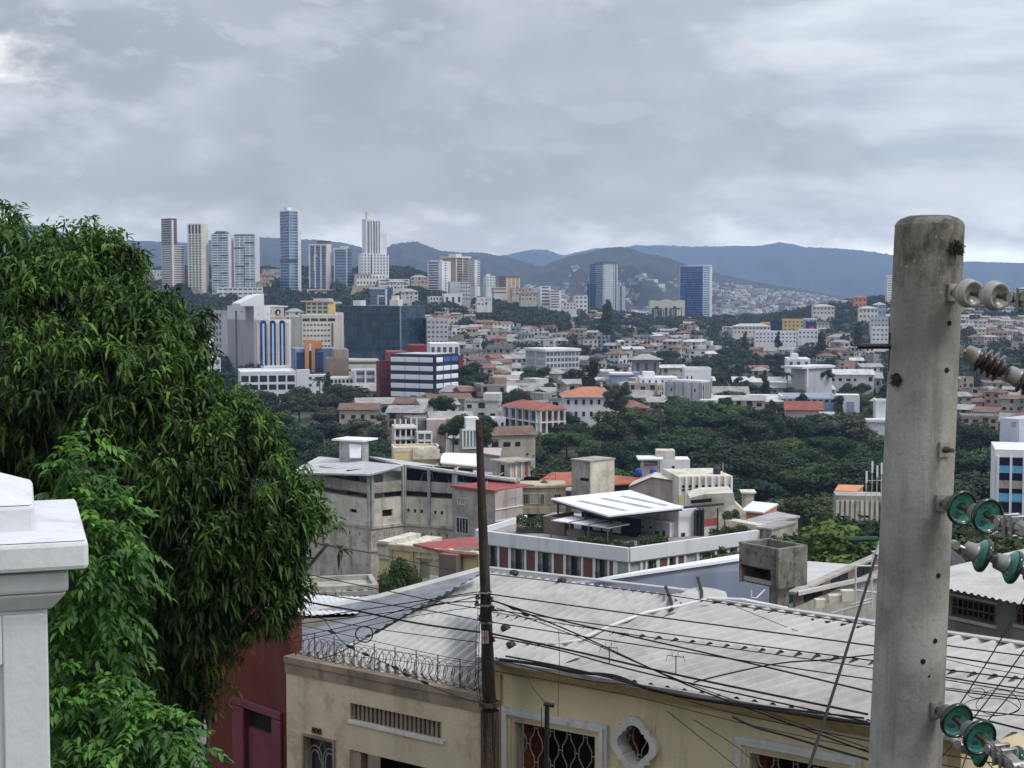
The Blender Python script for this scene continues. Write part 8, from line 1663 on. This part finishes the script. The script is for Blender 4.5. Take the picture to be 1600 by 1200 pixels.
MS = [(10, 372, 52, 18), (-30, 420, 80, 18), (45, 420, 70, 17.6), (100, 400, 48, 18), (140, 372, 30, 18.3), (150, 430, 60, 17.8), (192, 398, 38, 18), (205, 440, 30, 18), (80, 480, 90, 17.2), (-20, 520, 110, 17.6), (165, 500, 75, 17.2), (215, 505, 60, 17), (262, 500, 45, 17), (296, 500, 34, 17.2), (312, 540, 24, 17.2), (240, 560, 70, 16.8), (286, 570, 42, 17), (315, 590, 24, 17.4),
      (60, 600, 120, 16.6), (170, 610, 100, 16.4), (255, 640, 85, 16.6), (325, 640, 48, 16.9), (375, 650, 42, 17), (350, 700, 80, 16.6), (408, 700, 48, 16.8), (270, 720, 110, 16.2), (-40, 660, 120, 17), (420, 760, 62, 16.6), (458, 790, 48, 16.8), (490, 830, 40, 16.8), (512, 850, 24, 16.9), (375, 800, 90, 16.2), (450, 850, 52, 16.6), (300, 830, 100, 16.2), (420, 890, 48, 16.6),
      (360, 900, 66, 16.4), (432, 935, 34, 16.7), (392, 950, 28, 16.8), (440, 905, 34, 16.6), (285, 930, 85, 16.5), (400, 940, 46, 16.3), (340, 960, 55, 16.5), (452, 925, 30, 16.7), (430, 970, 20, 16.8), (240, 1010, 75, 17), (300, 1010, 48, 17), (270, 1090, 62, 17.2), (310, 1060, 34, 17.1), (60, 760, 140, 17.5), (180, 780, 120, 17.2), (150, 900, 120, 18), (60, 950, 120, 18.5), (230, 1150, 60, 17.6), (160, 1080, 100, 18.2), (90, 700, 120, 18.6), (200, 650, 120, 19), (80, 560, 110, 19), (260, 780, 120, 19), (340, 860, 100, 18.6), (250, 950, 100, 19)]
P, Dn, Hh = lobes(MS, 62, gq, .3)
keep = (np.sin(P[:, 0] * 4.1 + 1) * np.sin(P[:, 2] * 4.6 + 2) + .7 * np.sin(P[:, 0] * 9.3) * np.sin(P[:, 2] * 8.1 + P[:, 1] * 3) + gq.normal(size=len(P)) * .25) > -.54
P, Dn, Hh = P[keep], Dn[keep], Hh[keep]
root = thing('mango_tree', 'huge dark green mango tree filling the left side above the red house', 'tree', (at(200, 1000, 18).x, 18.4, -13))
nl = 10; n = len(P); base = np.repeat(P, nl, 0); tw = Dn * .6 + np.array([0, 0, .35]) + gq.normal(size=Dn.shape) * .25; tw = np.repeat(tw, nl, 0)
rad = gq.normal(size=(n * nl, 3)); dirs = tw * .55 + rad * .75; dirs[:, 2] -= .12; base = base + gq.normal(size=base.shape) * .035
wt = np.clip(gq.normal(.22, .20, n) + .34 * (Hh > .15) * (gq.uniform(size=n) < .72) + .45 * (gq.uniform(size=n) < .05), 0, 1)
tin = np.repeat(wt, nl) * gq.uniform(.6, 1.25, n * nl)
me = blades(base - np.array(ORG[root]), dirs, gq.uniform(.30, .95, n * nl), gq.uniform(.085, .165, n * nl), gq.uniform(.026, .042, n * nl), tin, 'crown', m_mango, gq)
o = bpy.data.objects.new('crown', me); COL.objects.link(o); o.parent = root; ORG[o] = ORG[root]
mb = MB(); tb = at(215, 1000, 18.4); T0 = Vector((tb.x, 18.4, -13)); T1 = Vector((tb.x + .1, 18.2, -6.5)); mb.tube([T0, T0.lerp(T1, .4), T1], [.42, .34, .26], 10); mb.build('trunk', m_bark, root, smooth=True)
for (px, py, r, Y) in MS[::2]:
    c = at(px, py, Y); mid_ = T1.lerp(c, .5) + Vector((0, .2, .3)); mb = MB(); mb.tube([T1 - Vector((0, 0, .5)), T1.lerp(mid_, .5), mid_, c], [.12, .085, .05, .018], 6); mb.build('branch', m_bark, root, smooth=True)
# twigs that carry the leaf rosettes near the outline
mb = MB(); idx = gq.choice(n, 900, replace=False)
for i in idx: p = Vector(P[i]); d = Vector(Dn[i]); mb.tube([p - d * .35 - Vector((0, 0, .06)), p - d * .12, p], [.009, .006, .004], 3)
mb.build('twigs', m_bark, root)

m_pin = leafmat('pinnate_leaf', (36, 68, 32), (98, 142, 60), rough=.5, trans=.25, spec=.3)
PS = [(128, 692, 26, 9.6), (112, 730, 36, 9.5), (142, 752, 34, 9.5), (100, 775, 34, 9.6), (140, 810, 52, 9.4), (190, 812, 34, 9.5), (212, 850, 26, 9.5), (170, 868, 52, 9.3), (215, 890, 24, 9.5), (120, 880, 55, 9.5), (105, 950, 60, 9.5), (165, 940, 48, 9.3), (140, 1010, 60, 9.4), (185, 1010, 30, 9.4), (100, 1050, 55, 9.6), (150, 1080, 60, 9.2), (190, 1120, 55, 9.0), (235, 1140, 45, 8.8), (275, 1150, 36, 8.8), (310, 1165, 26, 8.8), (335, 1165, 14, 8.8), (120, 1150, 80, 9.2), (220, 1190, 70, 8.8), (80, 1000, 50, 10), (90, 860, 50, 10), (90, 1120, 60, 10)]
PS = [(130 + (x - 130) * (.86 if y < 1120 else .95), y, r * .82, Y) for x, y, r, Y in PS]
P, Dn, Hh = lobes(PS, 120, gq, .3)
root = thing('pinnate_tree', 'light green feathery-leaved tree between the white pillar and the mango', 'tree', (at(140, 1100, 9.5).x, 9.6, -12))
n = len(P); B_, D_, L_, W_, TT, DR = [], [], [], [], [], []; pr = 5
ax = Dn * .9 + gq.normal(size=Dn.shape) * .35 + np.array([0, 0, .22]); ax /= np.linalg.norm(ax, axis=1, keepdims=True); sd = np.cross(ax, np.array([0, 0, 1.0])); sd /= np.linalg.norm(sd, axis=1, keepdims=True) + 1e-9
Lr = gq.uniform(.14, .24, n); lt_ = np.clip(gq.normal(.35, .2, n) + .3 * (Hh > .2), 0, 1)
for k in range(pr + 1):
    s = (k + 1) / (pr + 1); q = P + ax * (Lr * s)[:, None] - np.array([0, 0, 1.0]) * (Lr * s * s * .55)[:, None]
    for sg in ((-1, 1) if k < pr else (0,)):
        B_.append(q); D_.append(ax * (.55 if sg else 1) + sd * sg * .85 + gq.normal(size=ax.shape) * .12 - np.array([0, 0, .15])); L_.append(gq.uniform(.055, .085, n) * (1 - .3 * abs(s - .55))); W_.append(gq.uniform(.022, .032, n)); TT.append(lt_ * gq.uniform(.7, 1.25, n)); DR.append(gq.uniform(.3, .8, n))
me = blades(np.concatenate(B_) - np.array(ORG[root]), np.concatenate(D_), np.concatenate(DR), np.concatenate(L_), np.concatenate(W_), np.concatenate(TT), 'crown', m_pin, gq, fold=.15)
o = bpy.data.objects.new('crown', me); COL.objects.link(o); o.parent = root; ORG[o] = ORG[root]
mb = MB(); q = ORG[root]; top = at(128, 720, 9.6); mb.tube([q, q.lerp(top, .5) + Vector((.15, 0, 0)), top], [.09, .06, .015], 8); mb.build('trunk', m_bark, root, smooth=True)
for (px, py, r, Y) in PS[::2]: c = at(px, py, Y); mb = MB(); z0 = Vector((q.x, q.y, c.z - .5)); mb.tube([z0, z0.lerp(c, .6) + Vector((0, 0, .04)), c], [.03, .018, .006], 5); mb.build('branch', m_bark, root)
# sparse browning twigs hanging before the red wall
m_br = leafmat('browning_leaf', (70, 72, 40), (158, 124, 60), rough=.6, trans=.15)
P, Dn, Hh = lobes([(352, 985, 30, 17), (372, 1010, 20, 17), (335, 1030, 32, 17), (362, 1075, 16, 17), (345, 1100, 20, 17), (320, 1085, 22, 17.2), (400, 985, 16, 17), (358, 1045, 16, 17)], 26, gq)
root = thing('browning_branch_tree', 'sparse browning foliage hanging in front of the red wall', 'tree', (at(330, 1100, 17.3).x, 17.3, -13)); n = len(P); nl = 7
base = np.repeat(P, nl, 0); dirs = gq.normal(size=(n * nl, 3)); dirs[:, 2] -= .2
me = blades(base - np.array(ORG[root]), dirs, gq.uniform(.3, .8, n * nl), gq.uniform(.06, .13, n * nl), gq.uniform(.022, .035, n * nl), np.repeat(gq.uniform(0, 1, n), nl), 'crown', m_br, gq)
o = bpy.data.objects.new('crown', me); COL.objects.link(o); o.parent = root; ORG[o] = ORG[root]
mb = MB(); q = ORG[root]; top = at(340, 990, 17); mb.tube([q, top - Vector((.2, 0, 2)), top], [.05, .03, .01], 6)
for (x, y) in ((372, 1005), (335, 1030), (360, 1072), (345, 1100), (400, 985)): mb.tube([top - Vector((.1, 0, 1.0)), at(x, y, 17)], [.012, .004], 4)
mb.build('trunk', m_bark, root)
# ================================================================ haze
hz = bpy.data.materials.new('haze_air'); hz.use_nodes = True; nt = hz.node_tree; nt.nodes.clear()
ho = nt.nodes.new('ShaderNodeOutputMaterial'); pv = nt.nodes.new('ShaderNodeVolumePrincipled')
pv.inputs['Color'].default_value = (.44, .60, .92, 1); pv.inputs['Density'].default_value = 1.0e-4; pv.inputs['Anisotropy'].default_value = .1
nt.links.new(pv.outputs[0], ho.inputs['Volume'])
mb = MB(); mb.box((-27000, -70, -81), (54000, 0, 0), (0, 14700, 0), (0, 0, 81 + 345))
tag(mb.build('haze', hz), 'thin blue-grey air that fades the far hills', 'haze', kind='stuff')
# ================================================================ labels: each says which one, by look and by what it stands beside
LM = [(270, 400, 'leftmost far tower'), (310, 400, 'yellow-sided tower'), (455, 400, 'tallest blue tower'), (500, 415, 'dark framed tower'), (586, 380, 'stepped white tower'), (685, 435, 'white banded hilltop tower'), (742, 425, 'slim hilltop tower'), (802, 448, 'tan ridge block'),
      (858, 462, 'paired office blocks'), (943, 450, 'grey and blue tower'), (1040, 488, 'cream bank'), (1087, 460, 'deep blue tower'), (405, 530, 'white hotel'), (490, 555, 'orange arch'), (600, 520, 'dark glass block'), (662, 600, 'striped office'), (596, 592, 'maroon annex'), (863, 567, 'grey window-grid office'), (835, 660, 'red-roofed school'),
      (922, 632, 'orange-roofed villa'), (1075, 615, 'arched-window building'), (1008, 573, 'grey hip-roofed house'), (1260, 585, 'wide flat-roofed modern house'), (1325, 635, 'red-striped block'), (1256, 645, 'rust-red roof'), (1294, 658, 'white cube house'), (1378, 648, 'blank white building by the pole'), (1212, 512, 'navy shop'), (1343, 472, 'orange brick block'),
      (1375, 520, 'arcaded house by the pole'), (1032, 650, 'leaning palm'), (1100, 770, 'ribbed cream block'), (1340, 775, 'arcaded grey block'), (1575, 740, 'blue balcony block'), (1535, 460, 'white porcelain insulators'), (1560, 570, 'brown insulator string'), (960, 750, 'stained white tank house'), (650, 700, 'ragged white house'), (1210, 850, 'concrete water tank'), (550, 700, 'car park stair house'), (730, 610, 'maroon wall')]
def rel(px, py):
    best = min(LM, key=lambda l: (l[0] - px) ** 2 + ((l[1] - py) * 1.3) ** 2); dx, dy = px - best[0], py - best[1]
    ax, ay = abs(dx), abs(dy) * 1.3; v = 'below' if dy > 0 else 'above'; hz_ = 'right' if dx > 0 else 'left'
    if ay > 2.2 * ax: s = v
    elif ax > 2.2 * ay: s = hz_ + ' of'
    else: s = v + ' and ' + hz_ + ' of'
    if max(ax, ay) > 60: s = 'well ' + s
    return s + ' the ' + best[2]
ORD = ['', 'second', 'third', 'fourth', 'fifth', 'sixth', 'seventh', 'eighth', 'ninth', 'tenth', 'eleventh', 'twelfth', 'thirteenth', 'fourteenth', 'fifteenth']
def fit(*parts):
    for p in parts:
        if len(p.split()) <= 16: return p
    return ' '.join(parts[-1].split()[:16])
grp = {}
for o, desc, px, py in REG: grp.setdefault((desc, rel(px, py)), []).append((px, py, o))
for (desc, rl), L in grp.items():
    noun = desc.split(' with')[0]
    if len(L) == 1: L[0][2]['label'] = fit('%s %s' % (desc, rl), '%s %s' % (noun, rl)); continue
    L.sort(key=lambda a: a[0])
    for i, (px, py, o) in enumerate(L):
        w = 'leftmost' if i == 0 else 'rightmost' if i == len(L) - 1 else ORD[min(i, 14)] + ' from left'
        o['label'] = fit('%s, %s of those %s' % (desc, w, rl), '%s, %s of those %s' % (noun, w, rl), '%s %s, %s' % (noun, rl, w), '%s, %s %s' % (noun, w, rl.replace('well ', '')))
# whatever still reads alike (same words from two kinds of groups) is told apart by height in the picture
seen = {}
for o, desc, px, py in REG: seen.setdefault(o['label'], []).append((py, px, o, desc))
for lab, L in seen.items():
    if len(L) > 1:
        L.sort(key=lambda a: a[0])
        for i, (py, px, o, desc) in enumerate(L):
            w = 'uppermost' if i == 0 else 'lowest' if i == len(L) - 1 else '%s from top' % ORD[min(i, 14)]; o['label'] = fit(lab + ', ' + w, lab.replace('well ', '').replace(' of those', '') + ', ' + w, w + ' ' + lab.replace('well ', '').replace(' of those', ''))
for o in S.objects:
    if o.parent is None and o.get('category') and not o.get('label'): o['label'] = o.name.split('.')[0].replace('_', ' ') + ' standing in the valley'
